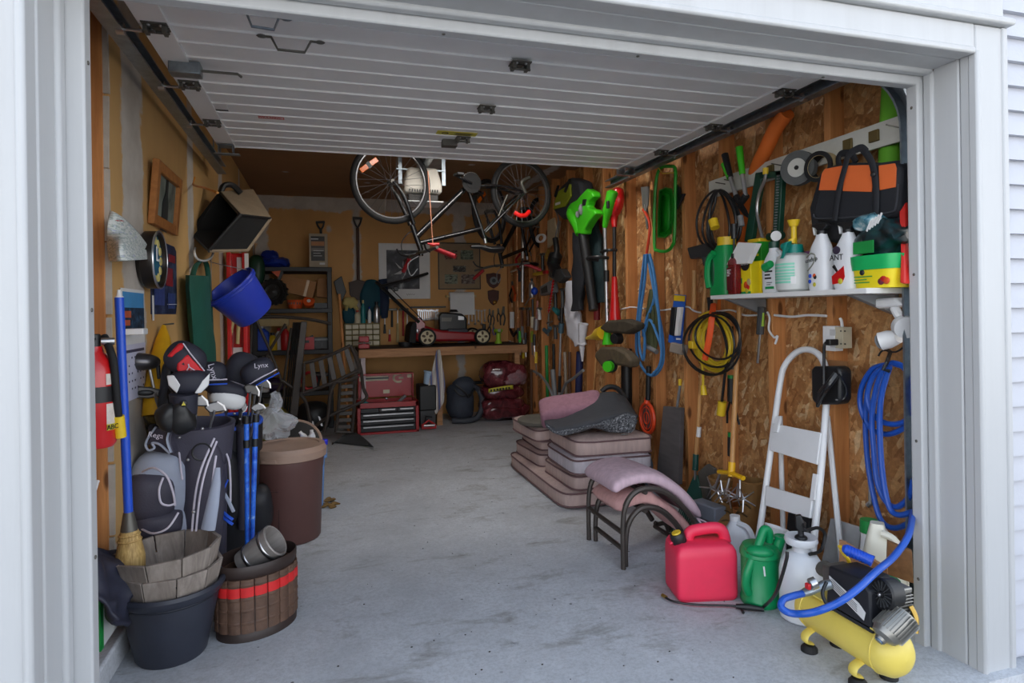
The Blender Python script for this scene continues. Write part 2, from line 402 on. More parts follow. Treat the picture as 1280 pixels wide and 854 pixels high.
# right wall: sheathing between bare studs
b = B(); b.box((OSB + 0.008, (1.9 + YB) / 2, ZC / 2), (0.016, YB - 1.9, ZC)); wr = struct(b, 'wall_right', M_OSB, base=(0, 0, 0))
STY = [2.04 + 0.43 * k for k in range(14)]
for y in STY:
    b = B(); b.box((XR + 0.0445, y + 0.019, (0.07 + ZC) / 2), (0.089, 0.04, ZC - 0.07)); b.o('stud', M_STUD, wr, bev=0.003)
b = B(); b.box((XR + 0.0445, (1.9 + YB) / 2, 0.035), (0.089, YB - 1.9, 0.07)); b.o('sill_plate', M_STUD, wr, bev=0.003)
# front wall around the opening (inside return) and casing
XJL, XJR, ZH = -0.635, 2.20, 2.185
b = B()
b.box((XJR + 0.17 + 3.5, 1.76, 2.0), (7.0, 0.14, 4.4)); b.box((XJL - 0.17 - 3.5, 1.76, 2.0), (7.0, 0.14, 4.4))  # unseen width and height added so the wall shades the drive from the sun
b.box(((XJL + XJR) / 2, 1.76, ZH + 0.16 + 0.93), (XJR - XJL + 0.36, 0.14, 1.86))
wf = struct(b, 'wall_front', M_TRIM, base=(0, 0, 0))
for k in range(-2, 30):     # lapped siding courses to the right of the casing
    z = 0.02 + k * 0.0905
    b = B(); b.slab([(2.35, YF + 0.022, z), (2.35, YF - 0.004, z), (2.35, YF - 0.003, z + 0.012), (2.35, YF + 0.017, z + 0.0925), (2.35, YF + 0.022, z + 0.0925)], (0.75, 0, 0)); b.o('siding_board', M_SIDING, wf)
def strip(x0, x1, y0, y1, z0, z1, name, bev=0.006, mt=M_TRIM):
    b = B(); b.box(((x0 + x1) / 2, (y0 + y1) / 2, (z0 + z1) / 2), (x1 - x0, y1 - y0, z1 - z0)); return struct(b, name, mt, bev=bev)
# right casing, jamb, stop ; left ; head
tn = 1
def trim(*a, **k):
    global tn
    o = strip(*a, 'trim_%d' % tn, **k); tn += 1; return o
trim(XJR + 0.002, 2.345, YF - 0.03, YF + 0.03, -.18, 2.29); trim(XJR, XJR + 0.022, YF - 0.036, YF + 0.0, -.18, ZH + .012, bev=0.008); trim(2.325, 2.352, YF - 0.036, YF + 0.02, -.18, 2.29, bev=0.006)
trim(XJR, XJR + 0.18, YF + 0.031, 1.80, -.18, ZH + 0.05); trim(XJR - 0.012, XJR + 0.03, 1.795, 1.835, -.18, ZH, bev=0.009); trim(XJR - 0.035, XJR + 0.05, 1.836, 1.885, -.18, ZH - 0.03, bev=0.006)
trim(XJL - 0.40, XJL - 0.002, YF - 0.03, YF + 0.03, -.18, 2.29); trim(XJL - 0.022, XJL, YF - 0.036, YF, -.18, ZH + .012, bev=0.008)
trim(XJL - 0.18, XJL, YF + 0.031, 1.80, -.18, ZH + 0.05); trim(XJL - 0.03, XJL + 0.012, 1.795, 1.835, -.18, ZH, bev=0.009); trim(XJL - 0.05, XJL + 0.052, 1.836, 1.885, -.18, ZH - 0.03, bev=0.006)
trim(XJL, XJR, YF - 0.0305, YF + 0.0305, ZH, 2.291); trim(XJL, XJR, YF - 0.036, YF - 0.0, ZH - 0.001, ZH + 0.024, bev=0.008); trim(XJL, XJR, YF + 0.032, 1.80, ZH + 0.001, ZH + 0.05); trim(XJL, XJR, 1.795, 1.835, ZH - 0.014, ZH + 0.03, bev=0.009)
trim(XJL - 0.02, XJR + 0.02, 1.837, 1.886, ZH - 0.045, ZH + 0.05, bev=0.006)
trim(XJL - 0.45, 2.365, YF - 0.058, YF + 0.0, 2.292, 2.318, bev=0.008); trim(XJL - 0.45, 2.345, YF - 0.028, YF + 0.03, 2.319, 3.0)
# screws in the stops
for k, (x, y, z, ax) in enumerate([(XJR - 0.0, 1.86, 2.05, 0), (XJR - 0.0, 1.86, 1.35, 0), (XJR, 1.86, 0.5, 0)]): pass
b = B()
for z in (2.06, 1.42, 0.78, 0.25): b.sup((XJR - 0.036, 1.86, z), (0.003, 0.006, 0.006), nu=8, nv=4); b.sup((XJL + 0.053, 1.86, z - .1), (0.003, 0.006, 0.006), nu=8, nv=4)
for x in (0.35, 1.0, 1.75): b.sup((x, 1.86, ZH - 0.046), (0.006, 0.006, 0.003), nu=8, nv=4)
struct(b, 'trim_%d' % tn, M_DKSTEEL); tn += 1
# ---------------- overhead door, tracks, opener, added ceiling fill light ----------------
DZ = 2.36
t = T('garage_door', 'white ribbed overhead garage door raised flat under the ceiling', 'garage door', (0.78, 3.1, DZ))
YS = [1.93, 2.52, 3.10, 3.68, 4.24]
for a, c in zip(YS, YS[1:]):
    prof = [(a + .003, DZ + .045), (a + .003, DZ)]
    for k in range(1, 4):
        y = a + (c - a) * k / 4
        prof += [(y - .009, DZ), (y - .006, DZ - .006), (y + .004, DZ - .006), (y + .007, DZ + .003), (y + .011, DZ)]
    prof += [(c - .012, DZ), (c - .009, DZ - .008), (c - .003, DZ - .008), (c - .003, DZ + .045)]
    b = B(); b.slab([(XJL + .06, y, z) for y, z in prof], (XJR - XJL - .12, 0, 0)); b.o('door_panel', M_DOOR, t, ang=20)
    for x in (XJL + .005, XJR - .105):
        b = B(); b.box((x + .05, (a + c) / 2, DZ - .004), (.10, c - a - .006, .014)); s_ = b.o('end_stile', M_DOOR, t, bev=.002)
def hinge(x, y, roller=0):
    b = B(); b.box((x, y - .02, DZ - .013), (.085, .03, .005)); b.box((x, y + .02, DZ - .013), (.085, .03, .005))
    b.box((x - .03, y, DZ - .025), (.014, .05, .028)); b.box((x + .03, y, DZ - .025), (.014, .05, .028)); b.cyl((x - .045, y, DZ - .034), (x + .045, y, DZ - .034), .006)
    h = b.o('hinge', M_DKSTEEL, t, bev=.001)
    b = B()
    for dx in (-.02, .02): b.sup((x + dx, y + .02, DZ - .018), (.007, .007, .005), nu=8, nv=4); b.sup((x + dx, y - .02, DZ - .018), (.007, .007, .005), nu=8, nv=4)
    b.o('bolt', M_STEEL, h)
    if roller:
        b = B(); b.cyl((x, y, DZ - .034), (x + roller * .13, y, DZ - .034), .006); b.cyl((x + roller * .10, y, DZ - .034), (x + roller * .125, y, DZ - .034), .021); b.o('roller', M_STEEL, h)
for y in YS[1:4]: hinge(0.80, y); hinge(XJL + .06, y, -1); hinge(XJR - .06, y, 1)
for x, s in ((XJL + .06, -1), (XJR - .06, 1)):
    b = B(); b.box((x, 4.17, DZ - .02), (.09, .09, .004)); b.box((x - .04, 4.17, DZ - .04), (.004, .09, .045)); b.box((x + .04, 4.17, DZ - .04), (.004, .09, .045)); b.box((x, 4.19, DZ - .064), (.15, .05, .005)); b.o('top_bracket', M_GALV, t, bev=.001)
def pull(u0, v0, u1, v1, m):
    p, q = PZ(u0, v0, DZ - .01), PZ(u1, v1, DZ - .01); d = q - p; e = V((0, 0, -.045))
    b = B(); b.tube([p, p + d * .16, p + d * .27 + e, p + d * .73 + e, p + d * .84, q], .008, 8, flat=.6); b.sup(p, (.02, .014, .006), nu=10, nv=4); b.sup(q, (.02, .014, .006), nu=10, nv=4); b.o('pull_handle', m, t)
pull(327, 45, 400, 53, M_DKSTEEL); pull(298, 14, 358, 24, M_GALV)
p = PZ(232, 78, DZ); b = B(); b.box((p.x, p.y, DZ - .03), (.12, .07, .05)); b.box((p.x, p.y + .05, DZ - .02), (.10, .04, .03)); lk = b.o('lock_box', M_GALV, t, bev=.004)
b = B(); b.tube([(p.x + .06, p.y + .0, DZ - .03), (p.x + .20, p.y, DZ - .03), (p.x + .21, p.y + .03, DZ - .03)], .006); b.o('latch_bar', M_DKSTEEL, lk)
def sticker(u, v, wx, wy, m, name, z=DZ - .0013):
    p = PZ(u, v, z); b = B(); b.box((p.x, p.y, z), (wx, wy, .0024)); return b.o(name, m, t), p
MR = mat('red print', (190, 44, 44), .5, var=.1); MY = mat('yellow print', (200, 188, 60), .5, var=.1)
s_, p = sticker(339, 147, .13, .045, MR, 'warning_sticker'); b = B(); b.text('WARNING', Matrix.Translation((p.x, p.y, DZ - .0032)) @ rx(180), .026); b.o('lettering', M_PAPER, s_)
s_, p = sticker(571, 167, .24, .07, MY, 'caution_sticker'); b = B(); [b.box((p.x + .04, p.y - .016 + .011 * k, DZ - .003), (.11 - .02 * (k % 2), .004, .001)) for k in range(4)]; b.torus((p.x - .07, p.y, DZ - .003), .018, .003, n=14, m=5); b.o('lettering', M_BLACK, s_)
s_, p = sticker(272, 133, .09, .14, M_PAPER, 'paper_label'); b = B(); b.box((p.x, p.y + .055, DZ - .003), (.085, .02, .001)); b.o('lettering', M_BLACK, s_)
# tracks
def track(X, s, ye, label):
    t = T('door_track', label, 'track', (X, 1.94, 0))
    path = [(1.945, -.0), (1.945, 1.2), (1.945, 1.98)] + [(1.945 + .34 - .34 * math.cos(a), 2.005 + .34 * math.sin(a)) for a in [R(x) for x in range(8, 90, 9)]] + [(2.30, 2.345), (3.4, 2.345), (ye, 2.345)]
    rings = []
    pr = [(-.028, -.03), (.028, -.03), (.028, -.022), (.0, -.027), (-.022, -.027), (-.022, .027), (0, .027), (.028, .022), (.028, .03), (-.028, .03)]
    for i, (y, z) in enumerate(path):
        a, c = path[max(i - 1, 0)], path[min(i + 1, len(path) - 1)]; tx = V((0, c[0] - a[0], c[1] - a[1])).normalized(); n_ = V((0, -tx.z, tx.y))
        rings.append([V((X, y, z)) + V((-s, 0, 0)) * q[0] + n_ * q[1] for q in pr])
    b = B(); b.loft(rings); b.o('rail', M_GALV, t, ang=30)
    for yy, zz, a_, c_ in ((1.96, 1.95, .07, .10),): b = B(); b.box((X + s * .033, yy, zz), (.004, a_, c_)); b.o('splice_plate', M_GALV, t, bev=.002)
    b = B(); b.box((X + s * .032, ye - .12, (2.35 + ZC) / 2), (.004, .04, ZC - 2.32)); b.o('hanger', M_GALV, t)
track(-.705, -1, PX(277, 208, -.705).y, 'galvanised steel door track along the tan drywall side'); track(2.262, 1, PX(760, 228, 2.262).y, 'galvanised steel door track along the bare stud side')
# opener
ox = .80
t = T('garage_door_opener', 'white garage door opener hanging behind the open door with a pull cord', 'opener', (ox - .1, 5.2, 2.05))
c0 = PY(503, 244, 5.2); c1 = PY(549, 214, 5.2); bw, bh = c1.x - c0.x, c1.z - c0.z; xm = (c0.x + c1.x) / 2
b = B(); b.loft([[(xm + sx * bw / 2 * k, 5.2 + sy * .14 * k, z) for sx, sy in ((-1, -1), (1, -1), (1, 1), (-1, 1))] for k, z in ((1, c0.z), (1.0, c0.z + bh * .35), (.78, c1.z), )]); b.o('motor_housing', mat('opener cream', (214, 208, 196), .5, var=.05), t, bev=.025, seg=3)
b = B()
for k in range(12): b.box((xm - bw * .36 + k * bw * .066, 5.058, c0.z + .016), (.010, .006, .022))
b.o('vent_slots', M_BLACK, t)
b = B(); b.box((xm, 5.2, c0.z - .035), (bw * .8, .24, .06)); b.o('lamp_lens', mat('smoked lens', (60, 58, 56), .25), t, bev=.01)
b = B(); b.box((xm, 5.19, c0.z - .07), (bw * 1.05, .27, .01)); b.o('lens_tray', M_WHITE, t, bev=.003)
b = B(); b.box((xm + .02, 4.68, c1.z + .035), (.06, 1.35, .05)); b.o('rail', M_GALV, t, bev=.004)
b = B(); b.box((xm - bw * .55, 5.2, (c1.z + ZC) / 2 - .06), (.03, .004, ZC - c1.z + .12)); b.box((xm + bw * .62, 5.2, (c1.z + ZC) / 2 - .06), (.03, .004, ZC - c1.z + .12)); b.box((xm, 5.2, c1.z - .0), (bw * 1.3, .03, .01)); b.o('hanger_strap', M_GALV, t)
pa = PZ(562, 179, DZ - .02); b = B(); b.box((pa.x, pa.y + .01, DZ - .02), (.09, .06, .04)); b.tube([pa, (xm + .03, pa.y + .28, c1.z + .0)], .014, 6, flat=.4); b.tube([(xm + .05, pa.y + .18, c1.z + .06), (xm + .05, pa.y + .32, c1.z - .08)], .012, 6, flat=.4); b.o('door_arm', M_DKSTEEL, t)
cb = PY(541, 306, 4.75); ct = PY(535, 214, 4.75); b = B(); b.tube([ct, cb], .0035, 6); cd = b.o('pull_cord', mat('salmon cord', (206, 140, 112), .8), t)
b = B(); b.tube([cb + V((-.04, 0, .008)), cb, cb + V((.05, 0, .006))], [.006, .014, .010], 8); b.o('pull_knob', mat('bright red plastic', (206, 38, 36), .35), cd)
t = T('added_fill_light', 'added ceiling fill light hidden above the rear edge of the garage door', 'light', (*FILL_AT, 2.64))  # invented fixture and glowing tubes for the added fill light, out of view
b = B(); b.box((*FILL_AT, 2.705), (1.3, .14, .055)); b.o('fixture', M_WHITE, t, bev=.006)
m, n, p_ = _new('fill glow'); p_.inputs['Emission Color'].default_value = (1, .95, .88, 1); p_.inputs['Emission Strength'].default_value = 3
for dy in (-.03, .03): b = B(); b.cyl((FILL_AT[0] - .6, FILL_AT[1] + dy, 2.66), (FILL_AT[0] + .6, FILL_AT[1] + dy, 2.66), .016); b.o('tube', m, t)
# ---------------- left wall ----------------
PL = lambda u, v, off=0.0: PX(u, v, XL + off)
M_NAIL = M_DKSTEEL
def print_panel(F, w, h, cells, par, y=-.002, th=.0015, name='print'):
    """flat print made of coloured patches: cells = list of (x0,z0,x1,z1,material) in -0.5..0.5"""
    for (x0, z0, x1, z1, mt) in cells:
        b = B(F); b.box(((x0 + x1) / 2 * w, y, (z0 + z1) / 2 * h), ((x1 - x0) * w, th, (z1 - z0) * h)); b.o(name, mt, par, ang=0); y -= th * .4
def pmat(name, stops, scale=6, stretch=(1, 1, 1), det=3, rough=.6, dist=.5):
    """printed picture: noise through a colour ramp"""
    if name in MATS: return MATS[name]
    m, n, p = _new(name); p.inputs['Roughness'].default_value = rough
    n.links.new(ramp(n, ntex(n, mapping(n, stretch), scale, det, .6, dist), [(q, rgb(*c)) for q, c in stops]), p.inputs['Base Color'])
    MATS[name] = m; return m
# framed photo
F = fL(PL(208, 250, .03)) @ rx(5)
w_, h_ = PL(224, 255).y - PL(196, 245).y, PL(208, 214).z - PL(208, 286).z
t = T('framed_picture', 'grey photograph in a light wooden frame above the round clock', 'picture', F)
M_OAK = wood('oak frame', (150, 92, 42), (190, 126, 64), (20, 20, 20), knots=False)
b = B(F)
for x in (-1, 1): b.box((x * (w_ / 2 - .025), 0, 0), (.05, .03, h_))
for z in (-1, 1): b.box((0, 0, z * (h_ / 2 - .025)), (w_ - .1, .028, .05))
b.o('frame', M_OAK, t, bev=.003)
b = B(F); b.box((0, .008, 0), (w_ - .08, .006, h_ - .08)); b.o('photograph', pmat('grey photo', [(.3, (60, 66, 62)), (.5, (120, 128, 118)), (.7, (150, 158, 146))], 4), t)
b = B(F); b.slab([(-.06, .003, -.16), (.07, .003, -.16), (.06, .003, -.02), (.035, .003, .03), (.03, .003, .10), (.0, .003, .12), (-.02, .003, .09), (-.02, .003, .03), (-.055, .003, -.02)], (0, -.001, 0)); b.o('printed_figure', mat('photo dark', (44, 48, 46), .6, var=.25), t)
# paper sheet folded over a peg
t = T('paper_sheet', 'crumpled white printed paper sheet pinned beside the round clock', 'paper', PL(160, 300))
def sh(i, j):
    u = 137 + 50 * i - 4 * math.sin(j * 3); v = 262 + 66 * j + (18 - 8 * j) * i * (1 if j < .55 else -.35) + i * i * (30 * (1 - j)) 
    return PL(u, v, .03 + .11 * math.sin(i * 3.1) * (.35 + .65 * j) + .012 * math.sin(9 * i + 7 * j))
b = B(); b.grid(sh, 10, 8); M_NEWS = pmat('printed sheet', [(.3, (226, 228, 226)), (.52, (208, 214, 210)), (.56, (120, 150, 140)), (.62, (216, 220, 226)), (.7, (150, 156, 196))], 30, (1, 1, 5)); b.o('sheet', M_NEWS, t, solid=.003, sub=1)
p = PL(150, 276, .10); b = B(); b.text('X', fL(p), .03); b.o('printed_mark', MR, t)
# round clock
F = fL(PL(184, 325, .02)); rr = .5 * (PL(184, 290).z - PL(184, 360).z)
t = T('wall_clock', 'round wall clock with dark rim, blue face and pale yellow dots', 'clock', F)
Fc = F @ rx(90)
b = B(Fc); b.lathe([(rr * .86, -.02), (rr, .0), (rr * 1.0, .045), (rr * .97, .055), (rr * .90, .05), (rr * .88, .03), (0, .03)], 32); b.o('rim', mat('bronze rim', (44, 38, 34), .35, .4), t)
b = B(Fc); b.torus((0, 0, .052), rr * .985, .005, n=32, m=6); b.o('rim_edge', M_STEEL, t)
b = B(Fc); b.lathe([(rr * .88, .028), (rr * .88, .034), (0, .034)], 32); b.o('face', pmat('blue face', [(.3, (20, 52, 92)), (.6, (40, 110, 140)), (.75, (70, 140, 120))], 9), t)
for k in range(12):
    a = k * math.pi / 6; b = B(Fc); b.lathe([(.021, .034), (.019, .037), (0, .037)], 12, tr(rr * .68 * math.cos(a), rr * .68 * math.sin(a), 0)); b.o('hour_dot', mat('pale yellow', (226, 210, 130), .5), t)
b = B(Fc); b.box((0, rr * .22, .040), (.010, rr * .5, .003)); b.box((rr * .16, 0, .042), (rr * .36, .010, .003)); b.o('hands', M_WHITE, t)
# dark poster
F = fL(PL(206, 348, .004)); w_ = PL(221, 348).y - PL(189, 348).y; h_ = PL(206, 303).z - PL(206, 392).z
t = T('poster', 'dark blue poster with red machines hanging under the framed picture', 'poster', F)
b = B(F); b.slab([(-w_ / 2, 0, h_ * .5), (w_ * .42, 0, h_ * .5), (w_ / 2, 0, h_ * .44), (w_ / 2, 0, -h_ * .36), (w_ * .44, 0, -h_ * .5), (-w_ / 2, 0, -h_ * .5)], (0, .003, 0)); b.o('sheet', pmat('poster ground', [(.3, (18, 22, 40)), (.5, (40, 50, 84)), (.62, (70, 84, 116)), (.75, (24, 24, 32))], 9), t, ang=0)
MB2 = mat('poster blue', (60, 78, 140), .5, var=.3, scale=30); MR2 = mat('poster red', (150, 40, 52), .5, var=.3, scale=30)
print_panel(F, w_, h_, [(-.3, .28, .0, .40, MR2), (.15, .25, .42, .36, MR2), (.02, -.1, .3, .16, MR2), (-.42, -.38, -.05, -.12, MB2), (-.3, .0, -.02, .18, MB2), (.08, -.42, .36, -.2, MB2)], t)
b = B(F); b.text('R', tr(.07, -.004, -h_ * .36), .10); b.box((-w_ * .46, -.003, -h_ * .42), (.03, .001, .12)); b.o('lettering', M_PAPER, t)
# calendar
F = fL(PL(167, 430, .006)); w_ = PL(181, 430).y - PL(153, 430).y; h_ = PL(167, 362).z - PL(167, 498).z
t = T('calendar', 'wall calendar with a blue lake picture behind the blue broom handle', 'calendar', F)
b = B(F); b.box((0, 0, h_ * .25), (w_, .004, h_ * .5)); b.o('picture_page', M_PAPER, t)
b = B(F); b.box((0, -.002, -h_ * .25), (w_, .004, h_ * .5)); b.o('date_page', mat('calendar page', (206, 206, 226), .6, var=.03), t)
SK = mat('picture sky', (74, 150, 206), .5, var=.1); TR = pmat('picture trees', [(.35, (14, 24, 36)), (.55, (34, 58, 82)), (.7, (70, 110, 140))], 25); OR_ = mat('picture orange', (196, 96, 60), .5, var=.2, scale=25)
print_panel(F, w_, h_, [(-.46, .30, .46, .47, SK), (-.46, .24, .46, .33, TR), (-.46, .10, .46, .24, TR), (-.46, .24, -.15, .30, OR_), (-.46, .17, -.2, .22, OR_)], t, y=-.003)
LN = mat('print ink', (70, 70, 96), .6); b = B(F); b.box((0, -.0045, -.06 * h_), (w_ * .86, .001, .012))
for i in range(7):
    for j in range(5):
        if (i * 5 + j * 3) % 4 != 1: b.box((-w_ * .38 + i * w_ * .127, -.0045, -h_ * .12 - j * h_ * .07), (.012, .001, .008))
b.o('dates', LN, t)
# blue corn broom
t = T('broom', 'corn broom with a blue handle hanging on the tan wall', 'broom', PL(160, 680, .06))
a, c = PL(149, 372, .06), PL(161, 650, .08)
MBL = mat('blue paint', (32, 84, 206), .35, var=.08)
b = B(); b.cyl(a, c, .016, n=12); b.o('handle', MBL, t)
b = B(); b.tube([a + (a - c) * .035, a + (a - c) * .01, a], [.006, .009, .016], 10); b.o('hanger_tip', M_WHITE, t)
d = (c - a).normalized(); b = B(); b.tube([c - d * .03, c + d * .03, c + d * .05], [.017, .028, .03], 10); b.o('ferrule', M_DKSTEEL, t)
M_STRAW = pmat('broom straw', [(.3, (150, 118, 66)), (.6, (198, 166, 104)), (.8, (222, 196, 140))], 1, (160, 160, 3))
b = B(); b.tube([c + d * .04, c + d * .07, c + d * .14, c + d * .20, c + d * .23], [.03, .037, .050, .048, .043], 16); b.o('straw', M_STRAW, t)
b = B(); b.torus(c + d * .075, .038, .004, d, 18, 6); b.torus(c + d * .055, .034, .004, d, 18, 6); b.o('binding', M_STRAW, t)
p = PL(153, 415, .0); b = B(fL(p)); b.box((0, -.04, 0), (.07, .09, .025)); tag(b.o('broom_clip', M_WHITE, bev=.004), 'small white wall clip gripping the blue broom handle', 'clip')
# fire extinguisher
p0 = V((-.715, 2.30, 0)); z0, z1 = PX(124, 556, -.715).z, PX(124, 440, -.715).z
t = T('fire_extinguisher', 'red fire extinguisher mounted beside the left side of the doorway', 'fire extinguisher', (p0.x, p0.y, z0))
MRED = mat('red enamel', (196, 22, 26), .3, var=.06, coat=.3)
b = B(tr(p0.x, p0.y, 0)); b.lathe([(.05, z0), (.058, z0 + .012), (.058, z1 - .06), (.05, z1 - .025), (.026, z1), (.022, z1 + .02)], 24); b.o('cylinder', MRED, t)
b = B(tr(p0.x, p0.y, 0)); b.lathe([(.0597, z0 + .145), (.0597, z0 + .195)], 24, cap=False); b.o('strap', M_BLACK, t)
b = B(tr(p0.x, p0.y, 0))
ang = [R(a) for a in range(-42, 10, 8)]
for (s0, s1) in ((z0 + .07, z0 + .14), (z0 + .20, z0 + .235)): b = B(tr(p0.x, p0.y, 0)); b.loft([[(.0592 * math.cos(a), .0592 * math.sin(a), z) for z in (s0, s1)] for a in ang], cap=False); b.o('label', mat('printed label', (210, 200, 190), .5, var=.2, scale=60), t)
b = B(tr(p0.x, p0.y, 0)); b.loft([[(.0594 * math.cos(a), .0594 * math.sin(a), z) for z in (z0 + .055, z0 + .075)] for a in ang], cap=False); yl = b.o('class_label', mat('yellow print', (200, 188, 60), .5, var=.1), t)
q = V((p0.x + .058, p0.y - .03, z0 + .065)); b = B(fr(q, (.5, .87, 0))); b.text('ABC', rx(90), .022); b.o('lettering', M_BLACK, yl)
b = B(tr(p0.x, p0.y, 0)); b.cyl((0, 0, z1 + .01), (0, 0, z1 + .06), .018); b.box((0, -.05, z1 + .075), (.022, .13, .012), rx(12)); b.box((.0, -.05, z1 + .045), (.02, .11, .01)); b.o('valve_handle', M_BLACK, t, bev=.003)
b = B(); b.cyl((p0.x + .02, p0.y + .0, z1 + .035), (p0.x + .055, p0.y + .01, z1 + .035), .012); b.o('gauge', M_STEEL, t)
h0 = V((p0.x + .02, p0.y + .03, z1 + .05)); ph = [h0, PX(137, 436, -.67), PX(142, 455, -.655), PX(146, 500, -.65), PX(148, 522, -.65)]
b = B(); b.tube(spl(ph, 5), .012, 10); b.o('hose', M_RUB, t)
b = B(); b.cyl(PX(148, 520, -.65), PX(150, 546, -.65), .017, .019); b.o('nozzle', mat('yellow plastic', (226, 190, 40), .4), t)
# white stick leaning in the bare bay
b = B(); b.cyl((-.735, 2.12, PX(124, 680, -.735).z), (-.76, 2.46, PX(138, 590, -.76).z), .006); tag(b.o('thin_rod', M_WHITE), 'thin white rod leaning on the stud inside the doorway', 'rod')
# yellow folded umbrella hanging by its tip
t = T('folded_umbrella', 'yellow folded umbrella hanging point upward behind the golf bags', 'umbrella', PL(200, 520, .05))
def um(u, v, off, r): return (PL(u, v, off), r)
pp = [um(204, 408, .03, .008), um(204, 425, .04, .03), um(202, 455, .06, .055), um(199, 490, .07, .065), um(197, 520, .07, .06)]
b = B(); b.tube([q[0] for q in pp], [q[1] for q in pp], 14, flat=.7); b.wob(.008, 20); b.o('canopy', mat('yellow nylon', (214, 160, 16), .55, var=.12), t)
pp = [um(197, 515, .07, .06), um(200, 545, .06, .05), um(203, 575, .05, .03)]
b = B(); b.tube([q[0] for q in pp], [q[1] for q in pp], 12, flat=.7); b.o('sleeve', pmat('olive camouflage', [(.4, (40, 34, 24)), (.5, (110, 90, 40)), (.65, (54, 50, 30)), (.7, (140, 110, 60))], 14), t)
p = PL(204, 406); b = B(); b.cyl(p, p + V((.05, 0, .005)), .004); b.o('hanging_loop', M_NAIL, t)
# green wader bag on a white hook
t = T('garment_bag', 'dark green folded cloth bag with a loop strap hanging beside the blue bucket', 'bag', PL(252, 455, .06))
MG = mat('dark green canvas', (18, 84, 70), .7, var=.12, bmp=.2)
prof = [((238, 345), (254, 345)), ((237, 360), (257, 352)), ((240, 400), (260, 400)), ((243, 430), (264, 430)), ((246, 470), (268, 470))]
rings = []
for (a, c) in prof:
    P0, P1 = PL(*a, .075), PL(*c, .075); k = (P1 - P0); up = V((.05, 0, 0)); rings.append([P0 + k * (.5 - .5 * math.cos(q)) + up * math.sin(q) for q in [2 * math.pi * i / 14 for i in range(14)]])
b = B(); b.loft(rings); b.wob(.01, 9); b.o('body', MG, t)
b = B(); b.tube(spl([PL(240, 348, .05), PL(245, 332, .05), PL(254, 326, .05), PL(259, 335, .05), PL(262, 370, .06), PL(264, 420, .07)], 5), .016, 8, flat=.3); b.o('strap', MG, t)
def hook(pts, r, m, label, name='wall_hook'): b = B(); b.tube(spl(pts, 5), r, 8); return tag(b.o(name, m), label, 'hook')
hook([PL(244, 310, 0), PL(243, 316, .04), PL(247, 324, .05), PL(256, 326, .07), PL(264, 322, .09), PL(267, 314, .09)], .007, M_WHITE, 'white utility hook holding the green bag and the blue bucket')
hook([PL(243, 222, 0), PL(242, 231, .01), PL(256, 235, .12), PL(272, 241, .26)], .007, mat('orange vinyl', (214, 136, 24), .45), 'orange vinyl utility hook holding the mower grass bag')
# grass catcher: open tilted canvas box
MK = mat('black mesh fabric', (24, 24, 24), .85, var=.2, bmp=.3, bs=200); MT = mat('tan canvas', (150, 132, 108), .8, var=.15, bmp=.2)
Yc = 4.45
A, Bq, C, D = PY(238, 290, Yc), PY(275, 241, Yc + .2), PY(300, 269, Yc - .1), PY(261, 314, Yc - .25)
A2, B2, C2, D2 = A + V((.27, .5, .08)), PY(316, 238, Yc + .55), PY(338, 273, Yc + .25), PY(309, 313, Yc + .1)
t = T('grass_catcher', 'open black and tan mower grass bag hanging high by the left wall', 'bag', D)
def shell(quad, m, name, th=.012):
    n_ = (quad[1] - quad[0]).cross(quad[3] - quad[0]).normalized(); b = B(); b.slab(quad, n_ * th); return b.o(name, m, t, bev=.004)
shell([Bq, C, C2, B2], MT, 'top_panel'); shell([D, C, C2, D2], MK, 'side_panel'); shell([A, D, D2, A2], MK, 'bottom_panel'); shell([Bq, A, A2, B2], MK, 'back_panel'); shell([A2, D2, C2, B2], MK, 'end_panel')
b = B(); b.tube([A, Bq, C, D], .013, 8, True); b.tube([C, C2], .010, 6); b.o('frame_piping', M_BLACK, t)
b = B(); b.tube([C2, D2], .012, 6); b.tube([D, D2], .010, 6); b.o('pale_piping', MT, t)
b = B(); b.tube(spl([Bq + V((0, .02, .0)), Bq + V((.02, .05, .06)), Bq + V((.07, .09, .07)), Bq + V((.12, .1, .02))], 5), .02, 8); b.o('carry_handle', M_BLACK, t)
# blue bucket hanging tilted
F = Matrix.Translation(PY(302, 366, 4.55))
ax = (PY(322, 392, 4.62) - PY(286, 352, 4.52)).normalized(); q = ax.to_track_quat('Z', 'Y').to_matrix().to_4x4()
F = Matrix.Translation(PY(286, 356, 4.52)) @ q
t = T('bucket', 'blue plastic bucket hanging tilted by its wire handle', 'bucket', F)
MBU = mat('blue bucket plastic', (44, 66, 188), .4, var=.05)
rb = .5 * (PY(258, 376, 4.5) - PY(314, 337, 4.5)).length; hb = .26
b = B(F); b.lathe([(rb, 0), (rb + .010, .0), (rb + .010, .035), (rb - .002, .04), (rb * .78, hb), (rb * .72, hb + .012), (0, hb + .012), (0, hb + .004), (rb * .70, hb + .002), (rb - .012, .02), (rb - .01, .0)], 32, cap=False); b.o('shell', MBU, t)
b = B(F); b.torus((0, 0, .018), rb + .010, .006, n=32, m=6); b.o('rim', MBU, t)
hk = PL(265, 324, .09); s0 = F @ V((0, rb, .02)); s1 = F @ V((0, -rb, .02))
b = B(); b.tube(spl([s0, hk + V((0, .03, -.02)), hk, hk + V((0, -.03, -.02)), s1], 5), .003, 6); b.o('wire_handle', M_STEEL, t)
b = B(F); b.box((rb * .93 + .004, .03, .12), (.003, .09, .03), ry(-8)); b.o('sticker', M_PAPER, t)
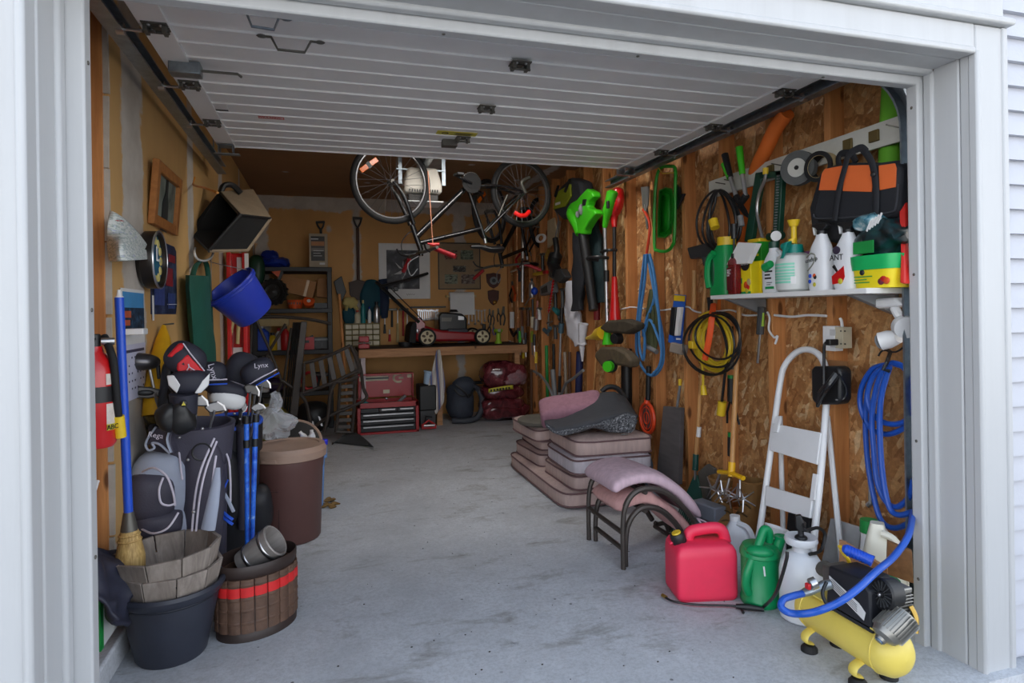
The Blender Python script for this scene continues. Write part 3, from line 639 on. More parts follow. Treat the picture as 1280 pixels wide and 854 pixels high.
# tall red ramp
t = T('car_ramp', 'tall red metal ramp standing upright behind the blue bucket', 'ramp', PY(298, 520, 5.5))
a, c = PY(283, 316, 5.5), PY(312, 500, 5.5); wv = c.x - a.x
b = B(); b.box(((a.x + c.x) / 2, 5.56, (a.z + .05) / 2), (wv, .05, a.z - .05)); b.o('panel', MRED, t, bev=.01)
b = B(); b.box((a.x + .02, 5.50, (a.z + .05) / 2), (.035, .09, a.z - .05)); b.o('flange', MRED, t, bev=.006); b = B(); b.box((c.x - .02, 5.50, (a.z + .05) / 2), (.035, .09, a.z - .05)); b.o('flange', MRED, t, bev=.006)
for (u, v, w2, h2) in ((301, 331, .075, .13), (308, 326, .03, .12), (296, 442, .07, .09)):
    p = PY(u, v, 5.44); b = B(); b.box((p.x, 5.505 if w2 > .05 else 5.45, p.z), (w2, .004, h2)); b.o('label', M_PAPER, t)
MWOOD = mat('pale wood peg', (190, 170, 120), .6)
for (u0, v0, u1, v1) in ((292, 398, 287, 424), (299, 390, 297, 430)):
    b = B(); b.cyl(PY(u0, v0, 5.47), PY(u1, v1, 5.47), .014, n=8); b.o('wooden_peg', MWOOD, t)
# ---------------- left side, on the floor ----------------
def fV(P, tilt=0.0):
    """upright frame at P whose y axis points away from the viewer"""
    d = V((P.x, P.y, 0)).normalized(); return fr(P, (d.y, -d.x, 0)) @ ry(tilt)
# black oval pot and two weathered wooden planters nested in it
pc = PZ(215, 816); F = Matrix.Translation(pc)
t = T('flower_pot', 'big black plastic flower pot holding two wooden planters', 'flower pot', F)
b = B(F); b.lathe([(0, .0), (.118, 0), (.125, .01), (.165, .20), (.168, .225), (.178, .235), (.190, .25), (.194, .265), (.190, .278), (.182, .278), (.168, .262), (.160, .22), (.12, .03), (0, .03)], 40, cap=False); b.o('shell', mat('black blue pot', (44, 48, 60), .5, var=.1, scale=12), t, ang=30)
b = B(F); b.torus((0, 0, .232), .172, .006, n=40, m=6); b.o('rim_groove', mat('pot groove', (30, 34, 44), .5), t)
M_GREYW = wood('grey weathered wood', (112, 102, 94), (174, 163, 153), (24, 24, 2.0), .85, knots=False)
def planter(F, rt, rb, h, label, n=10, dirt=False):
    t = T('wooden_planter', label, 'planter', F)
    for k in range(n):
        a0, a1 = 2 * math.pi * (k + .02) / n, 2 * math.pi * (k + .98) / n; th = .014
        def q(r, a, z): return (r * math.cos(a), r * math.sin(a), z)
        vs = [q(rb, a0, 0), q(rb, a1, 0), q(rb - th, a1, 0), q(rb - th, a0, 0), q(rt, a0, h), q(rt, a1, h), q(rt - th, a1, h), q(rt - th, a0, h)]
        b = B(F); b.add(vs, [(0, 1, 2, 3), (4, 5, 6, 7), (0, 1, 5, 4), (1, 2, 6, 5), (2, 3, 7, 6), (3, 0, 4, 7)]); b.o('stave', M_GREYW, t, bev=.002, ang=20)
    b = B(F); b.tube([(((rt - rb) * .3 + rb + .002) * math.cos(2 * math.pi * k / n), ((rt - rb) * .3 + rb + .002) * math.sin(2 * math.pi * k / n), h * .3) for k in range(n)], .004, 6, True); b.o('band', M_BLACK, t)
    b = B(F); b.lathe([(rb - .012, .02), (rb - .012, .03), (0, .03)], n); b.o('base_board', M_GREYW, t)
    return t
planter(F @ tr(0, .0, .195), .186, .15, .15, 'lower weathered wooden planter set in the black flower pot')
planter(F @ tr(-.004, .0, .257) @ ry(-3) @ rz(9), .192, .152, .155, 'upper weathered wooden planter nested on top of another')
# waste basket of faux book spines with a steel cup in it
pc = PZ(322, 781); F = Matrix.Translation(pc) @ rz(-16.5 + 52)
t = T('waste_basket', 'dark brown oval basket shaped like book spines with a red band', 'basket', F)
M_BRN = mat('old brown leather', (92, 68, 54), .55, var=.35, scale=22, bmp=.2); M_BRD = mat('dark brown tin', (48, 36, 32), .5, var=.25)
MRB = mat('red label leather', (206, 34, 36), .5, var=.12, scale=30)
n = 18; A_, B_, H_ = .166, .128, .30
b = B(F); b.lathe([(1, .0), (1.0, .03), (.975, .035), (.975, H_ - .05), (1.0, H_ - .045), (1.02, H_ - .03), (1.02, H_ - .004), (1.0, H_), (.97, H_ - .01), (.95, .02), (0, .02)], 40, sx=A_, sy=B_, cap=False); b.o('body', M_BRD, t)
def el(a, r): return V((A_ * r * math.cos(a), B_ * r * math.sin(a), 0))
# spines equally spaced along the oval
aa = [0.0]; N = 720; per = [0.0]
for i in range(N): per.append(per[-1] + (el(2 * math.pi * (i + 1) / N, 1) - el(2 * math.pi * i / N, 1)).length)
cuts = []
for k in range(n + 1):
    L = per[-1] * k / n; i = min(range(N + 1), key=lambda i: abs(per[i] - L)); cuts.append(2 * math.pi * i / N)
for k in range(n):
    def arc(z, r0): return [el(cuts[k] + (cuts[k + 1] - cuts[k]) * (.06 + .88 * j / 5), r0 + .035 * math.sin(math.pi * (.08 + .84 * j / 5))) + V((0, 0, z)) for j in range(6)] + [el(cuts[k + 1], .95) + V((0, 0, z)), el(cuts[k], .95) + V((0, 0, z))]
    b = B(F); b.loft([arc(z, 1.0 + e) for z, e in ((.036, 0), (.07, .0), (.073, .015), (.079, .015), (.082, 0), (.12, 0), (.123, .015), (.129, .015), (.132, 0), (.165, 0), (.168, .015), (.174, .015), (.177, 0), (.222, 0), (.225, .015), (.231, .015), (.234, 0), (H_ - .052, 0))]); s_ = b.o('book_spine', M_BRN, t, ang=30)
    b = B(F); b.loft([arc(z, 1.012) for z in (.180, .218)]); b.o('red_label', MRB, s_)
P = F @ V((.02, .01, H_ + .0)); d = (PD(346, 690, 2.48) - PD(300, 712, 2.52)).normalized(); d = V((d.x, d.y * .5, .55)).normalized()
F2 = Matrix.Translation(P - d * .09) @ d.to_track_quat('Z', 'Y').to_matrix().to_4x4()
t = T('metal_cup', 'small grey staved steel bucket lying tilted in the brown basket', 'bucket', F2)
b = B(F2); b.lathe([(.045, .0), (.05, .002), (.072, .17), (.068, .174), (.062, .172), (.045, .02), (0, .02)], 24, cap=False); b.lathe([(0, 0), (.046, 0)], 24, cap=False); b.o('shell', mat('grey steel wood', (150, 144, 140), .45, .3, var=.15, stretch=(8, 8, 1)), t)
for z, r in ((.04, .056), (.13, .068)): b = B(F2); b.lathe([(r, z), (r + .001, z + .015)], 24, cap=False); b.o('hoop', M_STEEL, t, solid=.003)
# seed box and black cloth in the bare stud bay
t = T('cardboard_box', 'white and green carton under the black cloth by the doorway', 'box', (-.83, 2.56, .15))
b = B(); b.box((-.826, 2.60, .245), (.13, .26, .19)); b.o('carton', mat('white carton', (206, 210, 208), .6, var=.04), t, bev=.003)
MGR = mat('green print', (24, 136, 62), .5); b = B(); b.box((-.826, 2.469, .245), (.131, .003, .19)); b.box((-.7605, 2.483, .245), (.002, .028, .19)); b.o('green_end', MGR, t)
b = B(fr((-.7598, 2.60, .27), (0, 1, 0))); b.sup((0, 0, .02), (.02, .001, .03), nu=8, nv=4); b.sup((.02, 0, .035), (.012, .001, .02), nu=8, nv=4); b.o('printed_leaf', MGR, t)
t = T('black_cloth', 'crumpled black cloth bag slumped on the white carton', 'bag', (-.78, 2.56, .34))
def dr(i, j):
    f = min(1, i / .55); g = max(0, (i - .55) / .45); hump = math.sin(math.pi * j) ** .6
    return V((-.905 + .15 * f + .07 * g, 2.40 + .37 * j, .352 + .13 * hump * math.sin(math.pi * (.25 + .6 * f)) * (1 - g) - .13 * g * (.5 + .5 * math.sin(7 * j))))
b = B(); b.grid(dr, 22, 22); b.wob(.040, 9); b.wob(.016, 24); b.o('cloth', mat('black nylon', (44, 46, 62), .55, var=.2), t, solid=.012, ang=60)
# trash can
pc = PZ(362, 671); F = Matrix.Translation(pc)
t = T('trash_can', 'big brown plastic trash can with a tan lid', 'trash can', F)
MTC = mat('brown bin plastic', (92, 62, 58), .5, var=.06); MTL = mat('tan lid plastic', (158, 132, 116), .55, var=.08)
b = B(F); b.lathe([(0, 0), (.168, 0), (.176, .01), (.192, .40), (.196, .41), (.2, .47), (.2, .50)], 44); b.o('body', MTC, t)
b = B(F); b.box((.0, -.178, .16), (.006, .012, .30), rz(-14)); b.box((-.05, -.185, .315), (.10, .012, .005), rz(-14)); b.o('panel_line', mat('bin shadow line', (70, 46, 44), .5), t)
b = B(F); b.lathe([(.203, .47), (.214, .475), (.216, .515), (.207, .53), (.205, .543), (.175, .545), (.17, .538), (.0, .535)], 44); b.o('lid', MTL, t, ang=30)
b = B(F @ rz(-25)); b.box((0, -.212, .487), (.09, .02, .022)); b.o('lid_handle', MTL, t, bev=.005)
# recycling bin behind it with bottles
p = PZ(410, 636); Fb = Matrix.Translation((p.x - .16, p.y + .17, 0))
t = T('recycling_bin', 'light blue plastic bin mostly hidden behind the brown trash can', 'bin', Fb)
b = B(Fb); b.loft([[(sx * .145 * k, sy * .16 * k, z) for sx, sy in ((-1, -1), (1, -1), (1, 1), (-1, 1))] for k, z in ((.88, 0), (1, .34), (1.1, .34), (1.1, .375), (1.0, .375), (.97, .36), (.85, .02))]); b.o('shell', mat('light blue plastic', (106, 146, 200), .45), t, bev=.006)
p1 = PD(406, 555, 4.25)
t = T('blue_tote', 'deep blue plastic tote standing in the light blue bin', 'container', Fb @ tr(.04, 0, .03))
b = B(Fb); b.box((.03, 0, .22), (.19, .22, .38)); b.o('shell', mat('deep blue plastic', (36, 44, 214), .4), t, bev=.02)
b = B(Fb); b.box((.09, -.05, .425), (.15, .05, .035)); b.o('rim_lip', mat('deep blue plastic', (36, 44, 214), .4), t, bev=.008)
for k, (u, v) in enumerate(((401, 543), (408, 548), (405, 538))):
    p = Fb @ V((.03 + .035 * (k % 2), -.03 + .05 * k, .41)); b = B(Matrix.Translation(p) @ ry(25 - 30 * k)); b.lathe([(.0, 0), (.022, .0), (.022, .05), (.012, .075), (.012, .09), (0, .09)], 12)
    tag(b.o('small_bottle', M_WHITE), ['small white bottle lying left in the deep blue tote', 'small white bottle lying right in the deep blue tote', 'topmost small white bottle in the deep blue tote'][k], 'bottle', 'bottles in the blue tote')
# clear crumpled film on and behind the lid
t = T('plastic_film', 'crumpled clear plastic film heaped behind the tan trash can lid', 'plastic bag', PD(340, 545, 3.80))
MCL = clear('clear film', (226, 234, 244), .12, .42, .3)
b = B(); c = PD(338, 530, 3.80); b.sup(c, (.14, .10, .085), 1, 1, 30, 16); c2 = PD(343, 505, 3.80); b.sup(c2, (.035, .03, .07), 1, 1, 18, 12); b.wob(.05, 14); b.wob(.02, 40); b.o('film', MCL, t, ang=0)
b = B(); c = PD(368, 556, 4.6); q = Matrix.Translation(c) @ Matrix(fV(c)).to_3x3().to_4x4() @ rx(50)
t = T('tub_lid', 'round black tub lid with a tan rim behind the trash can', 'lid', c)
b = B(); b.cyl((c.x, c.y, 0), (c.x, c.y, c.z - .13), .16, n=24); b.o('drum', M_BLACK, t)
b = B(q); b.lathe([(0, 0), (.17, .0), (.185, .012), (.185, .03), (0, .035)], 32); b.o('disc', M_BLACK, t); b = B(q); b.torus((0, 0, .02), .187, .014, n=36, m=8); b.o('rim', MTL, t)

# ---- golf bags ----
MGB = mat('charcoal nylon', (66, 64, 78), .6, var=.12, bmp=.15, bs=150); MGK = mat('black nylon weave', (26, 27, 33), .55, var=.15); MGG = mat('light grey nylon', (158, 166, 184), .6, var=.08)
MPI = mat('white piping', (206, 200, 214), .55); MBP = mat('royal blue trim', (44, 92, 210), .5)
def ovals(b, spec, n=28, e=.8):
    """rings: (cx, cy, z, rx, ry)"""
    def sg(x, k): return math.copysign(abs(x) ** k, x)
    b.loft([[(cx + rx_ * sg(math.cos(2 * math.pi * k / n), e), cy + ry_ * sg(math.sin(2 * math.pi * k / n), e), z) for k in range(n)] for cx, cy, z, rx_, ry_ in spec]); return b
def PD1(u, v, d): return PD(u, v, d * .915)
P0 = PZ(246, 722); P0 = V((-.50, P0.y, 0)) if P0.x > -.45 else P0
base = PD1(243, 700, 3.12); base.z = .0; top = PD1(232, 540, 3.05); h = top.z
t3 = (top - base).normalized(); F = fr(base, (V((base.y, -base.x, 0))), t3); L = (top - base).length
g1 = T('golf_bag', 'charcoal and grey golf bag with grey side pockets standing by the wall', 'golf bag', F)
b = B(F); ovals(b, [(0, 0, 0, .12, .11), (0, 0, .03, .13, .12), (0, 0, L - .14, .145, .12), (0, 0, L - .13, .16, .135), (0, 0, L, .17, .14), (0, 0, L + .035, .175, .145), (0, 0, L + .04, .155, .125), (0, 0, L - .05, .14, .11)]); b.wob(.006, 8); b.o('body', MGB, g1)
px = lambda u, v, o=0.0: F.inverted() @ PD1(u, v, 2.98 + o)
def pocket(g, c, r, m, name, e=.75, M=None, amp=.008): b = B(F); b.sup(c, r, e, e, 26, 14, M); b.wob(amp, 10); return b.o(name, m, g)
c = px(203, 605); pk = pocket(g1, (c.x, -.07, c.z), (.115, .10, .165), MGG, 'side_pocket')
c2 = px(194, 610); pocket(g1, (c2.x - .005, -.105, c2.z), (.095, .095, .115), MGB, 'pocket_flap')
c = px(205, 652); pocket(g1, (c.x, -.08, c.z), (.115, .10, .10), MGG, 'pocket'); c2 = px(200, 645); pocket(g1, (c2.x, -.115, c2.z), (.10, .09, .075), MGB, 'pocket_flap')
c = px(258, 620); pocket(g1, (c.x - .01, -.10, c.z), (.085, .07, .25), MGB, 'long_pocket', .7)
def piping(g, pts, m=MPI, r=.0045, o=0.0, name='piping'):
    b = B(); b.tube(spl([PD1(u, v, d) for u, v, d in pts], 5), r, 6); return b.o(name, m, g)
piping(g1, [(178, 590, 2.83), (192, 585, 2.78), (208, 595, 2.77), (216, 615, 2.78), (219, 632, 2.8)]); piping(g1, [(204, 597, 2.76), (199, 612, 2.75), (201, 628, 2.76), (210, 632, 2.77), (218, 630, 2.79)])
piping(g1, [(176, 660, 2.84), (184, 643, 2.8), (200, 665, 2.75), (215, 657, 2.77), (223, 640, 2.8)][0:1] + [(178, 662, 2.81), (192, 667, 2.76), (210, 660, 2.76), (223, 641, 2.8)])
piping(g1, [(268, 548, 2.88), (252, 585, 2.8), (244, 620, 2.79), (240, 664, 2.79)]); piping(g1, [(271, 552, 2.88), (258, 585, 2.8), (250, 620, 2.78), (245, 664, 2.78)]); piping(g1, [(270, 570, 2.84), (266, 600, 2.79), (262, 630, 2.79)])
b = B(); pts = [(272, 585, 2.81, .010), (270, 605, 2.78, .018), (266, 630, 2.77, .024), (260, 662, 2.77, .028)]; b.tube([PD1(u, v, d) for u, v, d, r in pts], [p[3] for p in pts], 10, flat=.5); b.o('grey_stripe', MGG, g1)
piping(g1, [(223, 556, 2.93), (225, 575, 2.9), (228, 600, 2.86)], r=.004)
# carry strap pad with light edge and script
b = B(); b.slab([PD1(u, v, 2.86) for u, v in ((194, 535), (216, 536), (212, 552), (217, 568), (205, 562), (192, 555), (182, 557))], V((.02, .07, 0))); sp = b.o('strap_pad', MGB, g1, bev=.006)
piping(g1, [(195, 534, 2.85), (186, 546, 2.85), (182, 556, 2.85), (186, 563, 2.85), (193, 560, 2.85), (190, 554, 2.85), (200, 556, 2.85), (212, 567, 2.85)], MGG, .005)
b = B(); b.tube(spl([PD1(213, 536, 2.85), PD1(209, 550, 2.85), PD1(214, 566, 2.85)], 5), .009, 8, flat=.4); b.o('strap_edge', MGG, g1)
q = PD1(199, 545, 2.853); b = B(fV(q) @ ry(16)); b.text('Regalia', I4 @ rx(90), .030); b.o('lettering', MPI, g1)
for u, v, d in ((253, 536, 2.89), (224, 547, 2.9), (218, 557, 2.9), (235, 575, 2.88), (242, 640, 2.76)): b = B(); b.sup(PD1(u, v, d), (.007, .007, .007), nu=8, nv=5); b.o('rivet', M_STEEL, g1)
b = B(); c = PD1(252, 565, 2.83); b.torus(c, .035, .004, V((c.x, c.y, .1)), 18, 6); b.o('ring_clip', M_BLACK, g1)
# second bag
base2 = PD(292, 690, 3.42); base2.z = 0; top2 = PD(292, 540, 3.32); F = fr(base2, V((base2.y, -base2.x, 0)), (top2 - base2)); L2 = (top2 - base2).length
g2 = T('golf_bag', 'black golf bag with blue stripes standing behind the charcoal one', 'golf bag', F)
b = B(F); ovals(b, [(0, 0, 0, .12, .11), (0, 0, .03, .13, .12), (0, 0, L2 - .1, .135, .12), (0, 0, L2 - .09, .15, .13), (0, 0, L2 + .05, .155, .135), (0, 0, L2 + .055, .135, .115), (0, 0, L2 - .05, .13, .11)]); b.wob(.004, 8); b.o('body', MGK, g2)
px = lambda u, v: F.inverted() @ PD(u, v, 3.22)
c = px(282, 610); pocket(g2, (c.x, -.10, c.z), (.075, .09, .22), MGK, 'long_pocket'); c = px(323, 655); pocket(g2, (c.x + .01, -.05, c.z), (.07, .09, .13), MGK, 'pocket')
c = px(305, 600); b = B(F); b.cyl((c.x, -.125, c.z + .28), (c.x, -.125, c.z - .28), .035); b.o('tube_pocket', MGB, g2)
piping(g2, [(272, 552, 3.1), (285, 572, 3.04), (288, 600, 3.03), (288, 628, 3.04)], MPI); piping(g2, [(273, 610, 3.05), (282, 620, 3.03), (292, 640, 3.03)], MGG, .008)
for k in range(2): piping(g2, [(276, 638 + 6 * k, 3.05), (284, 645 + 6 * k, 3.03), (291, 650 + 6 * k, 3.03)], MBP, .007)
piping(g2, [(285, 600, 3.03), (280, 612, 3.03), (279, 625, 3.03)], MBP, .004)
b = B(F); b.tube([(.145 * math.cos(a), .125 * math.sin(a), L2 + .058) for a in [2 * math.pi * i / 28 for i in range(28)]], .012, 8, True); b.o('collar_trim', MBP, g2)
for u, v in ((286, 524), (300, 524), (293, 517)): b = B(); b.sup(PD(u, v, 3.14), (.007, .007, .007), nu=8, nv=5); b.o('rivet', M_STEEL, g2)
# clubs
M_SHAFT = M_STEEL; M_CLUB = mat('club chrome', (124, 124, 126), .35, .9); M_HEAD = mat('pewter clubhead', (96, 94, 96), .3, .8); M_IRON = mat('satin iron', (96, 94, 92), .5, .7); M_COV = mat('black headcover', (40, 41, 54), .65, var=.15); M_COVR = mat('red headcover', (214, 30, 40), .55)
GRP = 'golf clubs in the bags'
def club(head, neck, label, parts):
    H, N = PD(*head), PD(*neck); t = T('golf_club', label, 'golf club', N)
    b = B(); b.cyl(N + (N - H) * .6, H, .007, .006, 8); b.o('shaft', M_SHAFT, t)
    parts(t, H, (H - N).normalized()); return t
def hframe(P, ax, roll=0.0): 
    q = ax.to_track_quat('Z', 'Y').to_matrix().to_4x4(); q.translation = P; return q @ rz(roll)
def view(P): return Matrix.Translation(P) @ Matrix(fV(P)).to_3x3().to_4x4()
def driver(t, H, ax):
    M = view(H) @ ry(6); b = B(M); b.sup((-.035, 0, .012), (.080, .055, .038), .9, .9, 24, 12); b.o('head', M_HEAD, t); b = B(M); b.cyl((.035, 0, .0), (.045, 0, -.06), .009, .007); b.o('hosel', M_BLACK, t)
def cavity(t, H, ax):
    M = view(H) @ ry(3); b = B(M); b.slab([(-.09, 0, -.02), (-.088, 0, .015), (-.06, 0, .028), (-.02, 0, .025), (.05, 0, .004), (.05, 0, -.01), (-.02, 0, -.026)], (0, .02, 0)); b.o('head', M_IRON, t, bev=.006); b = B(M); b.sup((-.035, -.002, .0), (.035, .006, .013), nu=14, nv=6); b.o('cavity', M_BLACK, t)
def iron(roll=0, m=M_IRON, sc_=1.0):
    def f(t, H, ax):
        M = view(H) @ ry(roll) @ Matrix.Scale(sc_ * .72, 4); b = B(M); b.slab([(-.035, 0, .05), (.0, 0, .055), (.045, 0, .035), (.06, 0, -.01), (.05, 0, -.045), (.02, 0, -.03), (-.03, 0, .0)], (0, .018, 0)); b.o('head', m, t, bev=.006); b = B(M); b.slab([(.046, -.001, .034), (.061, -.001, -.010), (.051, -.001, -.044), (.043, -.001, -.04), (.05, -.001, -.01), (.04, -.001, .03)], (0, .02, 0)); b.o('sole', M_STEEL, t)
    return f
club((186, 456, 2.75), (203, 535, 2.79), 'bare pewter driver leaning left out of the charcoal golf bag', driver)
club((193, 491, 2.75), (206, 535, 2.80), 'cavity back iron lowest at the left of the charcoal golf bag', cavity)
def redcover(t, H, ax):
    M = view(H) @ Matrix.Scale(.84, 4)
    b = B(M); b.sup((0, .0, .0), (.10, .075, .085), .8, .9, 24, 14, ry(35)); b.o('headcover', M_COV, t)
    b = B(M); b.slab([(-.04, -.07, -.01), (.01, -.08, .03), (.085, -.07, -.065), (.05, -.07, -.08), (-.01, -.075, -.075), (-.04, -.075, -.05)], (0, .03, 0)); b.o('red_panel', M_COVR, t, bev=.008)
    b = B(M); b.slab([(-.085, -.055, .02), (-.03, -.065, .085), (-.005, -.07, .085), (-.01, -.07, .055), (-.06, -.065, .01)], (0, .03, 0)); b.o('red_band', M_COVR, t, bev=.008)
    b = B(M); b.tube([(-.01, -.085, .085), (.02, -.086, .035), (.085, -.074, -.06)], .0035, 6); b.o('piping', MPI, t)
    b = B(M); b.tube([(-.0, -.084, -.06), (.015, -.084, -.035), (.045, -.084, -.058), (.02, -.084, -.052)], .0035, 6); b.tube([(.015, -.084, -.035), (.012, -.084, -.02)], .0035, 6); b.o('emblem', MPI, t)
club((232, 449, 2.70), (236, 535, 2.79), 'big driver under a red and black headcover', redcover)
def drape(t, H, ax):
    b = B(); pts = [PD(219, 440, 2.76), PD(212, 455, 2.745), PD(208, 480, 2.73), (PD(207, 505, 2.71)), PD(206, 530, 2.69)]; b.tube(spl(pts, 4), [.03] * 4 + [.04] * 8 + [.05] * 5, 14, flat=.6); b.wob(.012, 14); b.o('long_sock', M_BLACK, t)
club((214, 455, 2.78), (212, 535, 2.81), 'club under a long black knitted sock cover', drape)
def wcover(t, H, ax):
    M = view(H); b = B(M); b.sup((0, 0, -.005), (.078, .06, .05), .7, .8, 24, 12); b.o('headcover', M_COV, t); b = B(M); b.slab([(-.08, -.05, .03), (-.055, -.055, .03), (-.03, -.058, -.01), (-.045, -.055, -.045), (-.075, -.045, -.01)], (0, .02, 0)); b.o('white_corner', M_WHITE, t, bev=.004); b = B(M); b.slab([(.08, -.045, .03), (.075, -.04, -.02), (.045, -.055, -.05), (.02, -.058, -.05), (.05, -.055, -.0)], (0, .02, 0)); b.o('white_corner', M_WHITE, t, bev=.004)
    b = B(M); b.cyl((-.02, -.03, -.05), (-.02, -.02, -.14), .055, .05, 16); b.o('neck', M_COV, t); b = B(M); b.sup((-.02, -.086, -.085), (.014, .004, .014), nu=12, nv=5); b.o('round_badge', M_BLACK, t); b = B(M); b.slab([(-.028, -.091, -.092), (-.012, -.091, -.092), (-.02, -.091, -.076)], (0, -.001, 0)); b.o('printed_emblem', MY, t)
club((236, 476, 2.65), (234, 540, 2.75), 'club under a black headcover with white corners', wcover)
def pom(t, H, ax):
    b = B(view(H)); b.sup((0, 0, -.02), (.052, .045, .075), 1, 1, 20, 12); b.sup((-.055, 0, -.02), (.05, .04, .06), 1, 1, 16, 10); b.wob(.014, 18); b.o('knit_cover', M_BLACK, t)
club((228, 515, 2.60), (230, 560, 2.73), 'short club under a rumpled black knit cover', pom)
club((246, 505, 2.67), (240, 560, 2.75), 'shiny iron leaning right in the front of the charcoal bag', iron(-25, M_CLUB)); club((268, 513, 2.70), (256, 560, 2.76), 'shiny iron leaning over the right rim of the charcoal bag', iron(-35, M_CLUB))
def txtcover(r, pos, sz, rot, blue=False, txt='Lynx'):
    def f(t, H, ax):
        M = view(H) @ ry(rot); b = B(M); b.sup((0, 0, 0), r, .75, .8, 24, 14); b.o('headcover', M_COV, t); q = M @ V((0, -r[1], 0))
        for k, (mm, dz) in enumerate(((MPI, .0), (MBP, -.022))): b = B(M); b.tube(spl([(-r[0] * 1.0, -r[1] * .4, -r[2] * .62 + dz), (0, -r[1] * .99, -r[2] * .55 + dz), (r[0] * 1.0, -r[1] * .4, -r[2] * .62 + dz)], 5), .004, 6); b.o('piping', mm, t)
        if txt: b = B(M); b.text(txt, tr(pos[0], -r[1] * 1.02, pos[1]) @ ry(sz[1]) @ rx(90), sz[0]); b.o('lettering', MPI, t)
    return f
club((266, 466, 3.05), (268, 540, 3.25), 'club under a small round black headcover with white lettering', txtcover((.062, .05, .055), (0, .01), (.04, 75), 0))
club((260, 487, 3.1), (266, 545, 3.25), 'dull grey wedge between the two golf bags', iron(0, M_HEAD))
def bwcover(t, H, ax):
    M = view(H) @ ry(18); b = B(M); b.sup((0, 0, .02), (.10, .06, .045), .8, .8, 24, 12); b.wob(.006, 15); b.o('headcover', M_COV, t); b = B(M); b.sup((.02, -.015, -.02), (.085, .05, .05), .8, .8, 24, 12); b.o('white_sole', M_WHITE, t)
club((281, 492, 3.12), (284, 545, 3.28), 'fairway wood under a black and white headcover', bwcover)
club((302, 465, 3.32), (298, 545, 3.38), 'tallest club under a tall arched black headcover with blue lines', txtcover((.088, .06, .105), (0, 0), (.04, 0), 22, txt=''))
club((322, 464, 3.22), (312, 545, 3.3), 'club under a pointed black headcover with white script', txtcover((.085, .055, .06), (.03, .02), (.035, 25), -28, txt='Lynx'))
club((313, 490, 3.12), (308, 545, 3.28), 'grey iron lowest of the fan at the right of the black bag', iron(-10)); club((327, 482, 3.2), (318, 545, 3.3), 'grey iron topmost of the fan at the right of the black bag', iron(-20)); club((322, 512, 3.1), (312, 548, 3.26), 'silver iron pointing down right from the fan', iron(-45, M_CLUB, .8))
club((302, 508, 3.14), (300, 548, 3.28), 'iron standing upright beside the black and white headcover', iron(40, M_CLUB, .7))
# trekking poles
for k, (a, c, lb) in enumerate((((308, 520, 2.98), (309, 683, 2.98), 'left of the two blue trekking poles before the black golf bag'), ((320, 518, 3.0), (315, 683, 2.98), 'right of the two blue trekking poles before the black golf bag'))):
    A_, C_ = PD(*a), PD(*c); C_ = A_ + (C_ - A_) * (A_.z / (A_.z - C_.z))
    t = T('trekking_pole', lb, 'pole', C_)
    b = B(); b.cyl(A_, C_, .0125, .010, 12); b.o('shaft', pmat('blue speckle', [(.3, (28, 74, 190)), (.6, (52, 120, 230)), (.75, (170, 200, 240))], 26, rough=.35), t)
    for f in (.0, .14): q = A_ + (C_ - A_) * f; b = B(); b.cyl(q, q + (C_ - A_) * .045, .016, n=10); b.o('clamp', M_BLACK, t)
# ---------------- back left: shelf unit with its load ----------------
YS0, YS1 = 7.45, 7.90
xl, xr = PY(319, 440, YS0).x, PY(413, 440, YS0).x
zt = [PY(365, v, YS0).z for v in (334, 386, 438, 490, 531)]
M_SHELF = mat('black shelf plastic', (34, 35, 38), .5, var=.15)
t = T('shelf_unit', 'black five tier shelf unit in the back left corner', 'shelf', (xl, YS0, 0))
for x in (xl, xr):
    for y in (YS0, YS1): b = B(); b.box((x, y, zt[0] / 2 - .01), (.055, .055, zt[0] - .02)); b.o('post', M_SHELF, t, bev=.008)
for z in zt: b = B(); b.box(((xl + xr) / 2, (YS0 + YS1) / 2, z - .025), (xr - xl + .06, YS1 - YS0 + .06, .05)); b.o('shelf_board', M_SHELF, t, bev=.006)
SX = lambda u, k: PY(u, 440, YS0 + .12).x
def on(u, k, dy=.15): return V((PY(u, 440, YS0 + dy).x, YS0 + dy, zt[k] + .001))
# carton on the top shelf
p = on(400, 0, .2); w_ = PY(411, 300, 7.6).x - PY(388, 300, 7.6).x; h_ = PY(400, 293, 7.6).z - zt[0]
t = T('cardboard_box', 'grey carton with a dark printed front on the top shelf', 'box', p)
b = B(); b.box((p.x, p.y, p.z + h_ / 2), (w_, .22, h_)); b.o('carton', mat('grey carton', (176, 160, 138), .7, var=.05), t, bev=.003)
F = fB((p.x, p.y - .111, p.z + h_ / 2)); print_panel(F, w_, h_, [(-.40, -.30, .34, .42, mat('dark print', (50, 46, 44), .5)), (-.38, .14, .32, .27, mat('orange print', (180, 120, 70), .5)), (-.38, -.02, .32, .08, mat('grey print', (110, 104, 98), .5))], t)
b = B(F); b.box((.2 * w_, -.002, -.38 * h_), (.06, .001, .025)); b.o('label', M_PAPER, t)
b = B(F); bars(b, -.04 * 1, -.004, h_ * .34, w_ * .4, 1, h=.012); bars(b, -.0, -.004, h_ * .0, w_ * .55, 3, .03, .006); b.o('lettering', M_PAPER, t)
